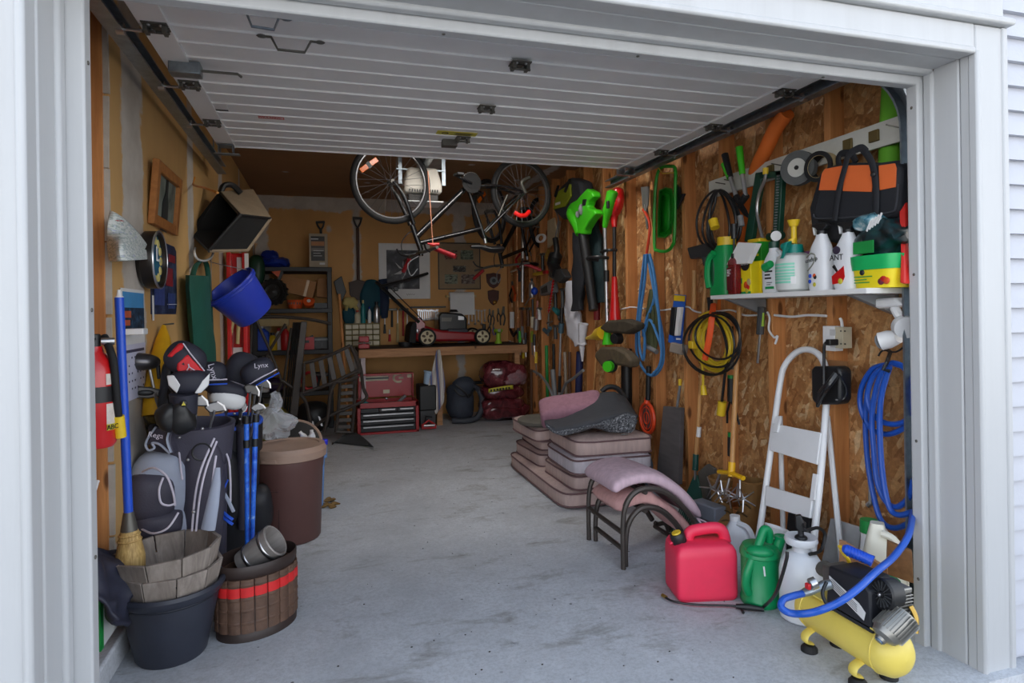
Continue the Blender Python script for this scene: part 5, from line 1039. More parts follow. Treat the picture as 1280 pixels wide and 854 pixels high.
# hand tools hung on the back wall
GT = 'hand tools hung above the workbench'
def hammer(u, v0, v1, hm, label):
    a, c = PW(u, v0, .03), PW(u, v1, .03); t = T('hammer', label, 'hammer', c, GT); b = B(); b.cyl(a, c, .012, .015); b.o('handle', hm, t); b = B(); b.box(a, (.10, .025, .028)); b.cyl(a + V((.05, 0, 0)), a + V((.065, 0, 0)), .018); b.o('head', M_DKSTEEL, t, bev=.004)
hammer(490, 387, 409, M_BLACK, 'black handled hammer nearest the organizer'); hammer(504, 387, 420, M_REDP, 'red handled hammer with a long black grip')
for k, (u, v0, v1, m, lb) in enumerate(((481, 398, 417, M_DKG, 'short dark file hanging beside the organizer'), (497, 388, 428, MWOOD, 'long wooden handled chisel between the hammers'), (509, 392, 424, MWOOD, 'tan handled scraper behind the mower flap'), (487, 412, 427, M_REDP, 'red and white marker tool standing under the black hammer'))):
    a, c = PW(u, v0, .03), PW(u, v1, .03); t = T('hand_tool', lb, 'tool', c, GT); b = B(); b.cyl(a, a.lerp(c, .4), .007); b.o('blade', M_STEEL, t); b = B(); b.cyl(a.lerp(c, .4), c, .014, .018); b.o('handle', m, t)
def wrench(u, v0, v1, s=1.0, label='', group=GT):
    a, c = PW(u, v0, .025), PW(u, v1, .025); t = T('wrench', label, 'wrench', c, group); b = B(); b.box((a + c) / 2, (.012 * s, .008, (a - c).length)); b.torus(c, .014 * s, .006, (0, 1, 0), 12, 6); b.slab([a + V((x * s, -.004, z * s)) for x, z in ((-.016, -.01), (-.018, .016), (-.008, .02), (-.008, .005), (.008, .005), (.008, .02), (.018, .016), (.016, -.01))], (0, .008, 0)); b.o('body', M_STEEL, t); return t
us = [523.0 + 2.6 * k for k in range(10)] + [586, 590, 594, 598, 602, 606]
ORD = ['first', 'second', 'third', 'fourth', 'fifth', 'sixth', 'seventh', 'eighth', 'ninth', 'tenth']
for k, u in enumerate(us):
    lb = ('%s wrench from the left in the row above the mower engine' % ORD[k]) if k < 10 else ('%s wrench from the paper towel in the row to its right' % ORD[k - 10])
    wrench(u, 388 + (k % 3) * .5, (401 - .3 * k) if k < 10 else 405 - (k % 2) * 4, .8, lb, 'wrenches hung in a row above the mower')
b = B(); b.box((PW(535, 386).x, YB - .02, PW(535, 384).z), (PW(556, 386).x - PW(512, 386).x, .03, .02)); tag(b.o('tool_rail', M_BLACK), 'black rail of hooks holding the wrenches', 'rail')
def pliers(u, v, s, m, label, rot=0):
    F = fB(PW(u, v, .03)) @ ry(rot); t = T('pliers', label, 'pliers', F, GT)
    for sx in (-1, 1): b = B(F); b.tube(spl([(0, 0, 0), (sx * .022 * s, 0, -.05 * s), (sx * .014 * s, 0, -.12 * s)], 4), .008 * s, 6); b.o('handle', m, t)
    b = B(F); b.slab([(-.015 * s, -.006, -.01), (.015 * s, -.006, -.01), (.010 * s, -.006, .06 * s), (-.010 * s, -.006, .06 * s)], (0, .012, 0)); b.o('jaw', M_DKSTEEL, t, bev=.003)
for k, (u, v, s, m, r, lb) in enumerate(((612, 392, 1, M_BLACK, 0, 'black pliers under the lower plaque'), (616, 394, 1.1, M_DKG, 5, 'grey pliers second under the lower plaque'), (623, 391, 1.0, M_BLACK, -4, 'black snips right of the grey pliers'), (629, 391, 1.4, M_DKG, 6, 'long grey cutters at the edge of the back wall'), (612, 408, .9, M_BLACK, 8, 'small black pliers hanging lowest above the mower nose'), (617, 410, .8, M_BLUEP, -8, 'small blue handled pliers hanging lowest beside the green torch'))): pliers(u, v, s, m, lb, r)
p = V((PY(623, 430, 7.5).x, 7.5, zb)); simple('work_torch', 'yellow green work torch standing on the workbench', 'torch', p, [('handle', mat('lime plastic', (150, 190, 50), .4), lambda b: b.tube([(0, 0, 0), (0, 0, .02), (0, 0, .04), (0, 0, .13)], [.045, .045, .028, .028], 14)), ('head', mat('lime plastic', (150, 190, 50), .4), lambda b: b.tube([(0, 0, .13), (0, 0, .15), (0, 0, .18)], [.03, .055, .055], 14)), ('lens', M_STEEL, lambda b: b.cyl((0, -.056, .165), (0, -.05, .165), .02))])
b = B(); c = V((PY(506, 428, 7.5).x, 7.45, zb)); b.lathe([(0, 0), (.08, 0), (.085, .05), (.08, .05), (.07, .01), (0, .01)], 18, tr(*c)); tag(b.o('parts_dish', M_BLACK), 'black round dish on the workbench behind the mower flap', 'dish')
# tool chest
YT = 6.86; a, c = PY(447, 542, YT), PY(524, 541, YT); w_ = c.x - a.x; xm = (a.x + c.x) / 2; h_ = PY(485, 503, YT).z
t = T('tool_chest', 'open red tool chest with black drawers on the floor under the workbench', 'tool chest', (xm, YT + .15, 0))
MTR = mat('chest red', (158, 20, 28), .35, var=.06, coat=.25); MTK = mat('chest black', (26, 27, 31), .4, .2)
b = B(); b.box((xm, YT + .17, .012), (w_, .34, .024)); b.box((a.x + .017, YT + .17, h_ / 2), (.034, .34, h_)); b.box((c.x - .017, YT + .17, h_ / 2), (.034, .34, h_)); b.box((xm, YT + .012, h_ - .028), (w_, .024, .056)); b.box((xm, YT + .33, h_ / 2), (w_, .02, h_)); b.box((xm, YT + .17, h_ - .09), (w_ - .05, .30, .012)); b.o('cabinet', MTR, t, bev=.003)
zz = [.024, .10, .165, .23, h_ - .058]
for k in range(4):
    z0, z1 = zz[k], zz[k + 1]
    for (x0, x1) in ([(a.x + .036, c.x - .036)] if k < 3 else [(a.x + .036, a.x + .036 + (w_ - .08) / 3), (a.x + .04 + (w_ - .08) / 3, a.x + .04 + (w_ - .08) * 2 / 3), (a.x + .044 + (w_ - .08) * 2 / 3, c.x - .036)]):
        b = B(); b.box(((x0 + x1) / 2, YT + .08, (z0 + z1) / 2), (x1 - x0, .15, z1 - z0 - .006)); dr = b.o('drawer', MTK, t, bev=.003)
        if x0 > a.x + .05 or k < 3: b = B(); b.box(((x0 + x1) / 2, YT - .004, z1 - .02), (x1 - x0 - .05, .018, .012)); b.o('handle', M_STEEL, dr)
zl = PY(485, 466, YT + .32).z
b = B(); b.box((xm, YT + .33, (h_ + zl) / 2 + .01), (w_ * .93, .02, zl - h_ - .02)); b.box((xm, YT + .28, zl - .008), (w_ * .93, .11, .016)); b.box((xm - w_ * .455, YT + .28, (h_ + zl) / 2), (.012, .10, zl - h_ - .03)); b.box((xm + w_ * .455, YT + .28, (h_ + zl) / 2), (.012, .10, zl - h_ - .03)); ld = b.o('lid', MTR, t, bev=.003)
ys = YT + .3185
def st(u0, v0, u1, v1, m, nm='sticker'): p, q = PY(u0, v1, ys), PY(u1, v0, ys); b = B(); b.box(((p.x + q.x) / 2, ys, (p.z + q.z) / 2), (q.x - p.x, .003, q.z - p.z)); return b.o(nm, m, ld)
st(449, 470, 485, 477, M_CREAM, 'tool_strip'); st(479, 487, 487, 492, M_CREAM, 'chest_label'); st(509, 466.5, 517, 472, M_CREAM, 'corner_sticker')
b = B(); p = PY(459, 473.5, ys - .004); b.box((p.x + .11, ys - .004, p.z), (.26, .006, .02)); b.o('hacksaw_blade', M_BLACK, ld)
b = B(); p = PY(498, 472.5, ys - .002); b.tube([p + V((.055 * math.cos(q), 0, .045 * math.sin(q))) for q in [R(x) for x in range(50, 311, 20)]], .014, 6); b.box(p + V((.03, 0, .0)), (.05, .004, .02)); b.o('logo_sticker', M_CREAM, ld)
b = B(); p = PY(483, 498.5, ys); b.sup(p, (.016, .006, .016), nu=10, nv=5); b.o('lock', M_STEEL, ld)
p = V((xm, YT + .17, h_ - .08)); simple('chest_tools', 'grey pliers and a green grip lying in the open chest tray', 'tools', p, [('pliers', M_GRYP, lambda b: (b.tube([(.05, 0, .02), (.12, -.05, .06), (.2, -.06, .13)], .018, 8))), ('long_bar', M_DKSTEEL, lambda b: b.box((.02, -.03, .05), (.5, .03, .03))), ('green_grip', M_TEAL, lambda b: b.sup((-.24, -.05, .05), (.05, .03, .035)))])
# black bin, tub, red jack, towel
a, c = PY(525, 515, 7.0), PY(546, 482, 7.0); z0 = a.z
t = T('storage_bin', 'tall black bin standing between the red chest and the towel', 'bin', ((a.x + c.x) / 2, 7.15, z0)); b = B(); b.box(((a.x + c.x) / 2, 7.18, (z0 + c.z) / 2), (c.x - a.x, .28, c.z - z0)); b.o('shell', M_BLACK, t, bev=.015); b = B(); b.box(((a.x + c.x) / 2, 7.18, z0 / 2), (c.x - a.x - .03, .25, z0)); b.o('stand', M_DKG, t)
tp = c.z; q = PY(535, 480, 7.12); t = T('blue_tub', 'pale blue plastic tub standing tilted on the black bin', 'tub', V((q.x, 7.15, tp))); M_ = tr(q.x, 7.15, tp + .004) @ ry(10)
b = B(M_); b.lathe([(0, 0), (.05, 0), (.06, .13), (.068, .135), (.068, .15), (0, .15)], 20); b.o('tub', mat('pale blue tub', (170, 196, 224), .4), t)
p = PY(536, 531, 6.95); p.z = 0; simple('floor_jack', 'small red jack on the floor beside the chest', 'jack', p, [('base', M_REDP, lambda b: (b.box((0, .02, .03), (.16, .1, .04)), b.tube([(-.07, 0, .05), (0, 0, .10), (.07, 0, .05)], .012, 6))), ('roller', M_STEEL, lambda b: b.cyl((-.06, -.04, .05), (.06, -.04, .05), .016)), ('arm', M_BLACK, lambda b: b.tube([(-.05, .0, .05), (-.03, .02, .14), (.04, .02, .13)], .012, 6))])
m, n, p_ = _new('striped towel'); p_.inputs['Roughness'].default_value = .9
wv = n.nodes.new('ShaderNodeTexWave'); wv.inputs['Scale'].default_value = 4.2; wv.inputs['Distortion'].default_value = 3.0; n.links.new(mapping(n, (1, .2, .18), (0, .25, 0)), wv.inputs['Vector'])
n.links.new(ramp(n, wv.outputs['Fac'], [(.3, rgb(206, 202, 196)), (.55, rgb(190, 180, 176)), (.68, rgb(120, 60, 62)), (.78, rgb(196, 190, 190)), (.9, rgb(92, 104, 150))]), p_.inputs['Base Color']); MTW = m
b = B(); b.grid(lambda i, j: PY(548 + (i - .5) * (4 + 17 * min(1, j * 1.5)) - 2 * j - (3 * (j - .5) if j > .5 else 0), 437 + j * (82 - 26 * abs(i - .55) * 1.4), 7.09 - .02 * math.sin(i * 12 + j * 2) - .02), 18, 20); tag(b.o('towel', MTW, solid=.006, sub=1), 'striped towel hanging from the front of the workbench', 'towel')
# wet vac / garden hose bag
p = PY(578, 531, 7.35); p.z = 0; t = T('shop_vacuum', 'dusty dark blue shop vacuum bundle under the workbench', 'vacuum', p); M_DB = mat('dusty navy', (52, 58, 70), .75, var=.2, bmp=.2)
b = B(tr(*p)); b.sup((-.02, 0, .23), (.17, .16, .22), .7, .8, 28, 16); b.sup((.02, .0, .43), (.14, .13, .09), .8, .8, 24, 12); b.wob(.03, 7); b.o('body', M_DB, t)
b = B(tr(*p)); b.tube(spl([(-.15, -.15, .035), (.0, -.20, .035), (.14, -.18, .06), (.22, -.12, .2), (.2, -.05, .36), (.1, -.1, .42)], 6), .035, 10); b.o('hose', mat('vacuum hose', (62, 66, 74), .6), t)
b = B(tr(*p)); b.tube(spl([(-.1, -.13, .45), (0, -.17, .36), (.05, -.16, .3), (.12, -.14, .4)], 5), .012, 6); b.tube(spl([(-.12, -.14, .4), (-.04, -.17, .32), (.1, -.15, .34)], 5), .010, 6); b.o('cord', M_BLACK, t)['kind'] = 'stuff'
b = B(); b.cyl(PY(585, 479, 7.6), PY(606, 478, 7.6), .02); tag(b.o('black_pipe', M_BLACK), 'black pipe lying behind the shop vacuum', 'pipe')
# bags of mulch
MMU = pmat('maroon film', [(.35, (70, 26, 32)), (.6, (112, 44, 52)), (.72, (150, 84, 90))], 8, rough=.22, dist=1.5); MMU.node_tree.nodes['Principled BSDF'].inputs['Coat Weight'].default_value = .6
pb = PY(630, 533, 7.15); pb.z = 0; zc = 0
for k, (u, v0, v1, w2, lb) in enumerate(((632, 533, 513, .30, 'bottom maroon bag of mulch in the pile under the bench'), (629, 514, 497, .27, 'second maroon bag from the floor in the mulch pile'), (628, 499, 483, .26, 'maroon mulch bag with yellow lettering third from the floor'), (632, 485, 453, .28, 'topmost lumpy maroon plastic bag in the pile'))):
    c0, c1 = PY(u, v0, 7.2), PY(u, v1, 7.2); hh = (c1.z - c0.z) / 2 + .015; c = V((c0.x, 7.28, max((c0.z + c1.z) / 2, hh + .005)))
    b = B(tr(*c)); b.sup((0, 0, 0), (w2, .2, hh), .7, .6, 36, 16); b.wob(.025, 7, k); b.wob(.012, 22, k)
    t = T('mulch_bag', lb, 'bag', c, 'bags of mulch piled under the workbench'); b.o('film', MMU, t)
    if k == 2: b = B(fB(c + V((-.06, -.196, .045)))); b.grid(lambda i, j: (-.14 + .30 * i, -.006 - .012 * math.sin(3 * i), .03 * math.sin(1.6 * i) + .045 * j - .02), 8, 2); b.o('yellow_band', MY, t, solid=.004); b = B(fB(c + V((-.06, -.196, .045)))); [b.box((-.11 + .036 * k, -.016 - .008 * math.sin(k * .4), .004 + .0045 * k - .0002 * k * k), (.020, .004, .026)) for k in range(7)]; b.o('printed_letters', M_BLACK, t)['kind'] = 'stuff'
    if k == 3: b = B(tr(*c)); b.sup((.08, -.1, -.03), (.17, .12, .10), .8, .7, 28, 14); b.wob(.035, 14, 3); b.o('knotted_neck', clear('pinkish clear film', (220, 180, 190), .15, .35, .2), t)
# ---------------- bicycles hanging upside down ----------------
HA, HB = PD(489, 228, 4.9), PD(652, 241, 5.5)
nB = (HB - HA).cross(V((0, 0, 1))).normalized()          # towards / away from the viewer
if nB.y > 0: nB = -nB
def PB(u, v, off=0.0):
    d = ray(u, v); o = V((0, 0, CAMH)); s = ((HA + nB * off - o).dot(nB)) / d.dot(nB); return o + d * s
MBK = mat('bicycle black', (20, 21, 24), .25, .1, var=.1, coat=.4); MSP = mat('spoke steel', (140, 140, 142), .35, .8)
bike = T('bicycle', 'black mountain bike hanging upside down from the ceiling behind the garage door', 'bicycle', HA)
def wheel(c, r, name):
    q = nB.to_track_quat('Z', 'Y').to_matrix().to_4x4(); q.translation = c
    b = B(q); b.torus((0, 0, 0), r - .022, .024, n=48, m=10); w_ = b.o('tyre', M_RUB, bike)
    b = B(q); b.lathe([(r - .05, -.012), (r - .036, -.013), (r - .036, .013), (r - .05, .012), (r - .054, 0), (r - .05, -.012)], 48, cap=False); b.o('rim', mat('rim grey', (120, 120, 122), .35, .7), w_)
    b = B(q); b.lathe([(0, -.045), (.018, -.045), (.022, -.03), (.014, 0), (.022, .03), (.018, .045), (0, .045)], 16); b.o('hub', M_DKSTEEL, w_)
    for k in range(28):
        a = 2 * math.pi * k / 28; o_ = .9 * (1 if k % 2 else -1); z = .03 * (1 if (k // 2) % 2 else -1)
        b = B(q); b.cyl((.018 * math.cos(a + o_), .018 * math.sin(a + o_), z), ((r - .052) * math.cos(a), (r - .052) * math.sin(a), 0), .0016, n=4); b.o('spoke', MSP, w_)
    return w_
w1 = wheel(HA, .326, 'f'); w2 = wheel(HB, .305, 'r')
def bt(name, pts, r, mt=MBK): b = B(); b.tube(spl(pts, 4) if len(pts) > 2 else pts, r, 10); return b.o(name, mt, bike)
for s in (-1, 1): bt('fork_blade', [PB(489, 228) + nB * .055 * s, PB(500, 244) + nB * .06 * s, PB(508, 262) + nB * .055 * s, PB(515, 281) + nB * .04 * s], [.012] * 4 + [.016] * 9)
bt('head_tube', [PB(515, 281), PB(526, 312)], .022); bt('down_tube', [PB(521, 296), PB(580, 237)], .024); bt('top_tube', [PB(525, 304), PB(600, 286)], .020)
bt('seat_tube', [PB(585, 236), PB(606, 298)], .017); bt('seat_post', [PB(604, 290), PB(607, 304)], .014, M_STEEL)
for s in (-1, 1):
    bt('seat_stay', [PB(605, 291) + nB * .03 * s, PB(652, 241) + nB * .06 * s], .010); bt('chain_stay', [PB(588, 233) + nB * .03 * s, PB(625, 234) + nB * .05 * s, PB(652, 242) + nB * .06 * s], .011)
c = PB(608, 308); ax = (PB(628, 309) - PB(590, 308)); F = fr(c, ax, (0, 0, 1))
b = B(F)
ls = ax.length
rings = []
for f, hw, hz in ((-.5, .012, .012), (-.42, .02, .018), (-.2, .03, .02), (.1, .05, .026), (.3, .085, .03), (.45, .08, .03), (.5, .05, .02)):
    rings.append([(f * ls, hw * math.cos(a), -.005 + hz * math.sin(a) - .02 * (f > 0)) for a in [2 * math.pi * k / 14 for k in range(14)]])
b.loft(rings); b.o('saddle', mat('saddle leather', (20, 20, 22), .35), bike)
q = nB.to_track_quat('Z', 'Y').to_matrix().to_4x4(); q.translation = PB(586, 230) + nB * .05
b = B(q); b.lathe([(.02, 0), (.082, 0), (.085, .004), (.085, .008), (.02, .012)], 30); cr = b.o('chainring', M_RUB, bike)
b = B(q)
for k in range(28): a = 2 * math.pi * k / 28; b.box((0, 0, 0), (.008, .006, .006), rz(math.degrees(a)) @ tr(.087, 0, .004))
b.o('teeth', M_BLKMET, cr)['kind'] = 'stuff'
b = B(q); b.lathe([(.0, .008), (.05, .008), (.05, .014), (0, .016)], 20); b.o('guard', M_RUB, cr)
for pts, s in (((PB(585, 231), PB(565, 222)), 1), ((PB(587, 230), PB(607, 239)), -1)):
    bt('crank_arm', [pts[0] + nB * .07 * s, pts[1] + nB * .08 * s], .011); b = B(fr(pts[1] + nB * .13 * s, nB)); b.box((0, 0, 0), (.09, .06, .022)); b.o('pedal', M_BLACK, bike, bev=.005)
bt('handlebar', [PB(526, 314) + nB * .33 + V((0, 0, .0)), PB(525, 316) + nB * .1, PB(525, 316) - nB * .1, PB(524, 322) - nB * .33], .013, M_DKSTEEL)
bt('grip', [PB(527, 314) + nB * .25, PB(543, 326) + nB * .40], .019, mat('red grip', (150, 24, 34), .5)); bt('grip', [PB(524, 322) - nB * .22, PB(523, 336) - nB * .34], .018, mat('red grip', (150, 24, 34), .5))
bt('stem', [PB(526, 310), PB(526, 320)], .02)
for s in (-1, 1): bt('brake_lever', [PB(524, 318) + nB * .22 * s, PB(516, 315) + nB * .27 * s, PB(512, 307) + nB * .3 * s], .007, M_BLACK)
bt('brake_cable', [PB(520, 317), PB(505, 318), PB(502, 304), PB(510, 292), PB(520, 288)], .004, M_BLACK); bt('brake_cable', [PB(524, 320), PB(510, 330), PB(514, 345), PB(522, 336)], .004, M_GRYP)
F = fr(PB(460, 207) + nB * .02, PB(470, 200) - PB(449, 215), nB.cross(PB(470, 200) - PB(449, 215)))
b = B(F); b.box((0, 0, 0), (.17, .012, .04)); rf = b.o('reflector', mat('orange reflector', (230, 110, 24), .25), w1, bev=.004); b = B(F); b.box((0, 0, 0), (.03, .016, .05)); b.o('reflector_clip', M_BLACK, w1)
b = B(); b.tube(spl([PB(638, 267) + nB * .07, PB(643, 271) + nB * .09, PB(650, 271) + nB * .09, PB(656, 266) + nB * .07], 5), .020, 8); b.o('lamp', mat('red lamp plastic', (240, 34, 30), .3), bike)
bt('kickstand', [PB(630, 245) + nB * .06, PB(618, 272) + nB * .07], .007, M_DKSTEEL); bt('derailleur', [PB(652, 243) + nB * .07, PB(646, 230) + nB * .08, PB(656, 224) + nB * .08], .014, M_DKSTEEL)
for P_ in (HA, HB):
    top = P_ + V((0, 0, .30)); tag((lambda b: b.o('ceiling_hook', M_GALV))(B().tube(spl([V((P_.x, P_.y, ZC + .0)), top + V((0, 0, .06)), top + nB * .05, top + V((0, 0, -.05)), top - nB * .05 + V((0, 0, -.01))], 5), .007, 8)), 'steel ceiling hook carrying the %s wheel of the black bike' % ('front' if P_ is HA else 'rear'), 'hook')
# second bike hangs behind it near the corner, seen almost end on
e0 = (HB - HA); e0.z = 0; e0.normalize(); d2 = (PD(668, 262, 7.3) - PD(612, 262, 6.4)); d2.z = 0; d2.normalize()
ang = math.atan2(d2.y, d2.x) - math.atan2(e0.y, e0.x)
M2 = Matrix.Translation(PD(612, 264, 6.4)) @ Matrix.Rotation(ang, 4, 'Z')
bike2 = dup(bike, M2, 'second dark bike hanging upside down in the back right corner behind the first')
for i, P_ in enumerate((M2.translation, M2 @ V(bike.matrix_world.inverted() @ HB))):
    pass
# ---------------- right wall, rear half: tools between the studs ----------------
PR = lambda u, v, o=0.03: PX(u, v, XR - o)
IN = V((1, 0, 0))
def rslab(b, pts, o=.05, d=.03, M=None): return b.slab([PR(u, v, o) for u, v in pts], IN * d)
GW = 'tools hanging along the stud wall'
def RT(name, label, cat, u, v, o=.04, group=None): return T(name, label, cat, PR(u, v, o), group)
FLOOR = ('pole', 'garden_rake', 'squeegee', 'navy_pole', 'galvanised_pipe', 'bamboo_stake', 'hoe_handle')
def rod(name, label, cat, u0, v0, u1, v1, r, mt, o=.04, parts=(), group=GW):
    t = RT(name, label, cat, u1, v1, o, group); b = B(); A_, C_ = PR(u0, v0, o), PR(u1, v1, o)
    if name in FLOOR: C_ = A_ + (C_ - A_) * (A_.z / (A_.z - C_.z))
    b.cyl(A_, C_, r, n=10); b.o('shaft', mt, t)
    for nm, (a, c, d, e), r2, m2 in parts: b = B(); b.cyl(PR(a, c, o), PR(d, e, o), r2, n=12); b.o(nm, m2, t)
    return t
M_LIME = mat('lime cloth', (138, 150, 30), .7); M_GREYC = mat('dark grey cloth', (54, 56, 62), .75, var=.15)
M_HICK = wood('hickory handle', (176, 122, 70), (214, 166, 106), (30, 30, 2), .5, knots=False)
M_ALU = mat('aluminium', (186, 188, 190), .3, .85)
# pannier bag
t = RT('pannier_bag', 'black and lime green bag hanging high beside the bike wheel', 'bag', 708, 268, .14)
b = B(); b.slab([PR(u, v, .15) for u, v in ((690, 262), (697, 236), (712, 222), (724, 226), (728, 250), (716, 268), (702, 274))], IN * .14); b.o('body', M_GREYC, t, bev=.03)
b = B(); b.slab([PR(u, v, .172) for u, v in ((691, 262), (696, 240), (712, 230), (713, 245), (706, 258))], IN * .02); b.o('lime_panel', M_LIME, t, bev=.006)
for u0, v0, u1, v1 in ((698, 232, 694, 246), (712, 224, 706, 240)): b = B(); b.tube([PR(u0, v0, .16), PR((u0 + u1) / 2, (v0 + v1) / 2, .195), PR(u1, v1, .18)], .014, 6, flat=.4); b.o('strap', M_BLACK, t)
b = B(); b.slab([PR(u, v, .178) for u, v in ((694, 254), (700, 252), (700, 255), (694, 257))], IN * .004); b.o('badge', M_PAPER, t)
# leaf blower
t = RT('leaf_blower', 'bright green leaf blower with a long black tube hanging on the studs', 'leaf blower', 727, 385, .2)
b = B(); b.tube(spl([PR(713, 264, .22), PR(717, 272, .22), PR(722, 280, .21), PR(726, 292, .2)], 4), [.03, .045, .05, .055, .055, .055, .055, .055, .052, .052, .05, .05, .048], 14); b.wob(.004, 12); b.o('motor_housing', MGRN, t)
b = B(); rslab(b, [(708, 261), (713, 254), (720, 250), (727, 242), (733, 236), (740, 240), (741, 246), (735, 251), (733, 258), (736, 261), (742, 262), (744, 267), (736, 277), (730, 287), (729, 293), (718, 293), (713, 276), (709, 268)], .24, .08); b.o('fan_cover', MGRN, t, bev=.014, seg=3)
b = B(); rslab(b, [(728, 249), (733, 249), (731, 257), (727, 258)], .245, .03); b.o('black_grip', M_BLACK, t, bev=.006)
b = B(); b.tube([PR(729, 292, .2), PR(732, 315, .19), PR(741, 380, .15), PR(742, 388, .15)], [.046, .046, .04, .042], 16); b.o('blower_tube', M_BLACK, t)
b = B(); b.sup(PR(727, 262, .24), (.03, .02, .05), nu=12, nv=8); b.sup(PR(722, 268, .26), (.02, .01, .03), nu=10, nv=6); b.o('trigger_panel', M_GRYP, t)['kind'] = 'stuff'
# dark jackets / blower bag
def drapes(name, label, cat, pts, widths, mt, o, thick=.05, wobv=.02, group=None):
    t = RT(name, label, cat, pts[-1][0], pts[-1][1], o, group); b = B(); P = [PR(u, v, o) for u, v in pts]; rings = []
    for p, w_ in zip(P, widths): rings.append([p + V((thick * math.sin(a), w_ * math.cos(a), 0)) for a in [2 * math.pi * k / 18 for k in range(18)]])
    r2 = []
    for i in range(len(rings) - 1):
        for f in (0, .33, .66): r2.append([x.lerp(y, f) for x, y in zip(rings[i], rings[i + 1])])
    r2.append(rings[-1]); b.loft(r2); b.wob(wobv, 11); b.o('cloth', mt, t); return t
drapes('jacket', 'dark teal jacket hanging behind the green leaf blower', 'jacket', [(738, 270), (742, 300), (745, 340), (748, 378)], [.10, .15, .17, .14], mat('deep teal cloth', (20, 42, 46), .8, var=.2), .06)
t = drapes('leaf_vacuum_bag', 'black cloth collection bag hanging in front of the white rag', 'bag', [(722, 292), (724, 320), (724, 350), (722, 376), (722, 388)], [.06, .10, .11, .08, .10], mat('black cloth', (30, 32, 38), .8, var=.2), .13)
drapes('rag', 'white rag hanging below the black leaf bag', 'rag', [(715, 352), (714, 385), (718, 400), (720, 420), (726, 432)], [.05, .13, .17, .15, .09], mat('white cloth', (206, 206, 214), .9, var=.06), .08, .05, .03)
b = B(); p = PR(729, 430, .08); b.tube([PR(729, 405, .09), PR(727, 430, .09), PR(728, 452, .09)], [.05, .03, .008], 10); b.wob(.01, 14); tag(b.o('rag', mat('white cloth', (206, 206, 214), .9, var=.06)), 'narrow white rag tail hanging lowest under the black bag', 'rag')
# string trimmers
def trimmer(label, u0, head, mid, foot, m_head, m_shaft, m_low, guard, mg, o, gz):
    t = RT('string_trimmer', label, 'trimmer', foot[0], foot[1], o)
    b = B(); b.tube(spl([PR(*p, o) for p in head], 4), [.03] + [.048] * (4 * (len(head) - 1) - 5) + [.036, .03, .026, .024, .02], 14); b.o('motor_handle', m_head, t)
    b = B(); b.cyl(PR(*head[-1], o), PR(*mid, o), .016); b.o('shaft', m_shaft, t)
    b = B(); b.tube([PR(*mid, o), PR((mid[0] + foot[0]) / 2, (mid[1] + foot[1]) / 2, o), PR(*foot, o)], [.022, .032, .05], 14); b.o('cutter_housing', m_low, t)
    b = B(); b.slab([PR(u, v, o + .10) for u, v in guard], IN * .09); b.o('guard', mg, t, bev=.02); return t
tA = trimmer('bright green string trimmer with a brown guard and green wheel', 0, [(766, 238), (764, 250), (759, 268), (756, 284)], (759, 406), (760, 431), MGRN, M_ALU, MGRN, [(744, 440), (750, 434), (768, 434), (780, 440), (788, 450), (786, 460), (776, 458), (758, 455), (752, 460), (742, 446)], mat('muddy guard', (84, 72, 54), .8, var=.3, scale=20), .13, 0)
b = B(); c = PR(762, 458, .26); b.cyl(c, c + V((-.03, -.02, 0)), .042, n=20); b.o('edge_wheel', MGRN, tA); b = B(); b.cyl(c + V((.03, .02, 0)), c, .05, n=20); b.o('spool', M_BLACK, tA)
b = B(); c = PR(760, 256, .185); b.box(c, (.02, .03, .06)); b.o('trigger', M_BLACK, tA, bev=.005)
b = B(); c = PR(757, 327, .13); b.tube(spl([c + V((-.02, -.10, .02)), c + V((-.12, -.08, .03)), c + V((-.13, .08, .03)), c + V((-.02, .10, .02))], 5), .014, 8); b.o('loop_handle', M_BLACK, tA)
b = B(); b.cyl(PR(758, 338, .13), PR(758, 352, .13), .024); b.o('collar', M_BLACK, tA)
for k in range(3): b = B(); b.box(PR(760, 376 + 8 * k, .146), (.004, .008, .03)); b.o('adjust_slot', M_BLACK, tA)
tB = trimmer('red string trimmer with a black shaft behind the green one', 0, [(772, 236), (773, 252), (768, 268), (768, 284)], (768, 346), (769, 400), MRED, M_BLACK, MRED, [(748, 410), (758, 401), (780, 399), (794, 404), (793, 412), (782, 418), (756, 416)], mat('mossy guard', (62, 54, 40), .85, var=.4, scale=25), .075, 0)
b = B()
for k in range(5): b.torus(PR(768.5, 366 + 7 * k, .05), .034 + .003 * k, .005, n=18, m=6)
b.o('cooling_rings', MRED, tB)['kind'] = 'stuff'
b = B(); c = PR(773, 422, .12); b.cyl(c, c + V((-.05, -.02, -.01)), .055, .04, 18); b.o('spool', M_BLACK, tB); b = B(); c = PR(768, 317, .05); b.tube(spl([c + V((-.02, -.09, .02)), c + V((-.09, -.07, .02)), c + V((-.09, .07, .02)), c + V((-.02, .09, .02))], 5), .012, 8); b.o('loop_handle', M_BLACK, tB)
t = RT('garden_hose', 'dark red hose bundle hanging behind the green trimmer head', 'hose', 748, 340, .03); b = B(); b.tube(spl([PR(742, 268, .03), PR(748, 285, .03), PR(748, 310, .03), PR(747, 345, .03), PR(746, 400, .03)], 4), .03, 8); b.o('hose', mat('dark red cloth', (120, 26, 30), .6), t); b = B(); b.box(PR(744, 268, .04), (.03, .05, .05)); b.o('coupling', MWOOD, t)
t = RT('funnel', 'yellow plastic funnel hanging sideways behind the green trimmer foot', 'funnel', 752, 420, .1); b = B(); b.tube([PR(733, 423, .08), PR(742, 421, .08), PR(748, 418, .08), PR(754, 416, .08)], [.012, .028, .055, .06], 16); b.o('cone', M_YEL, t)
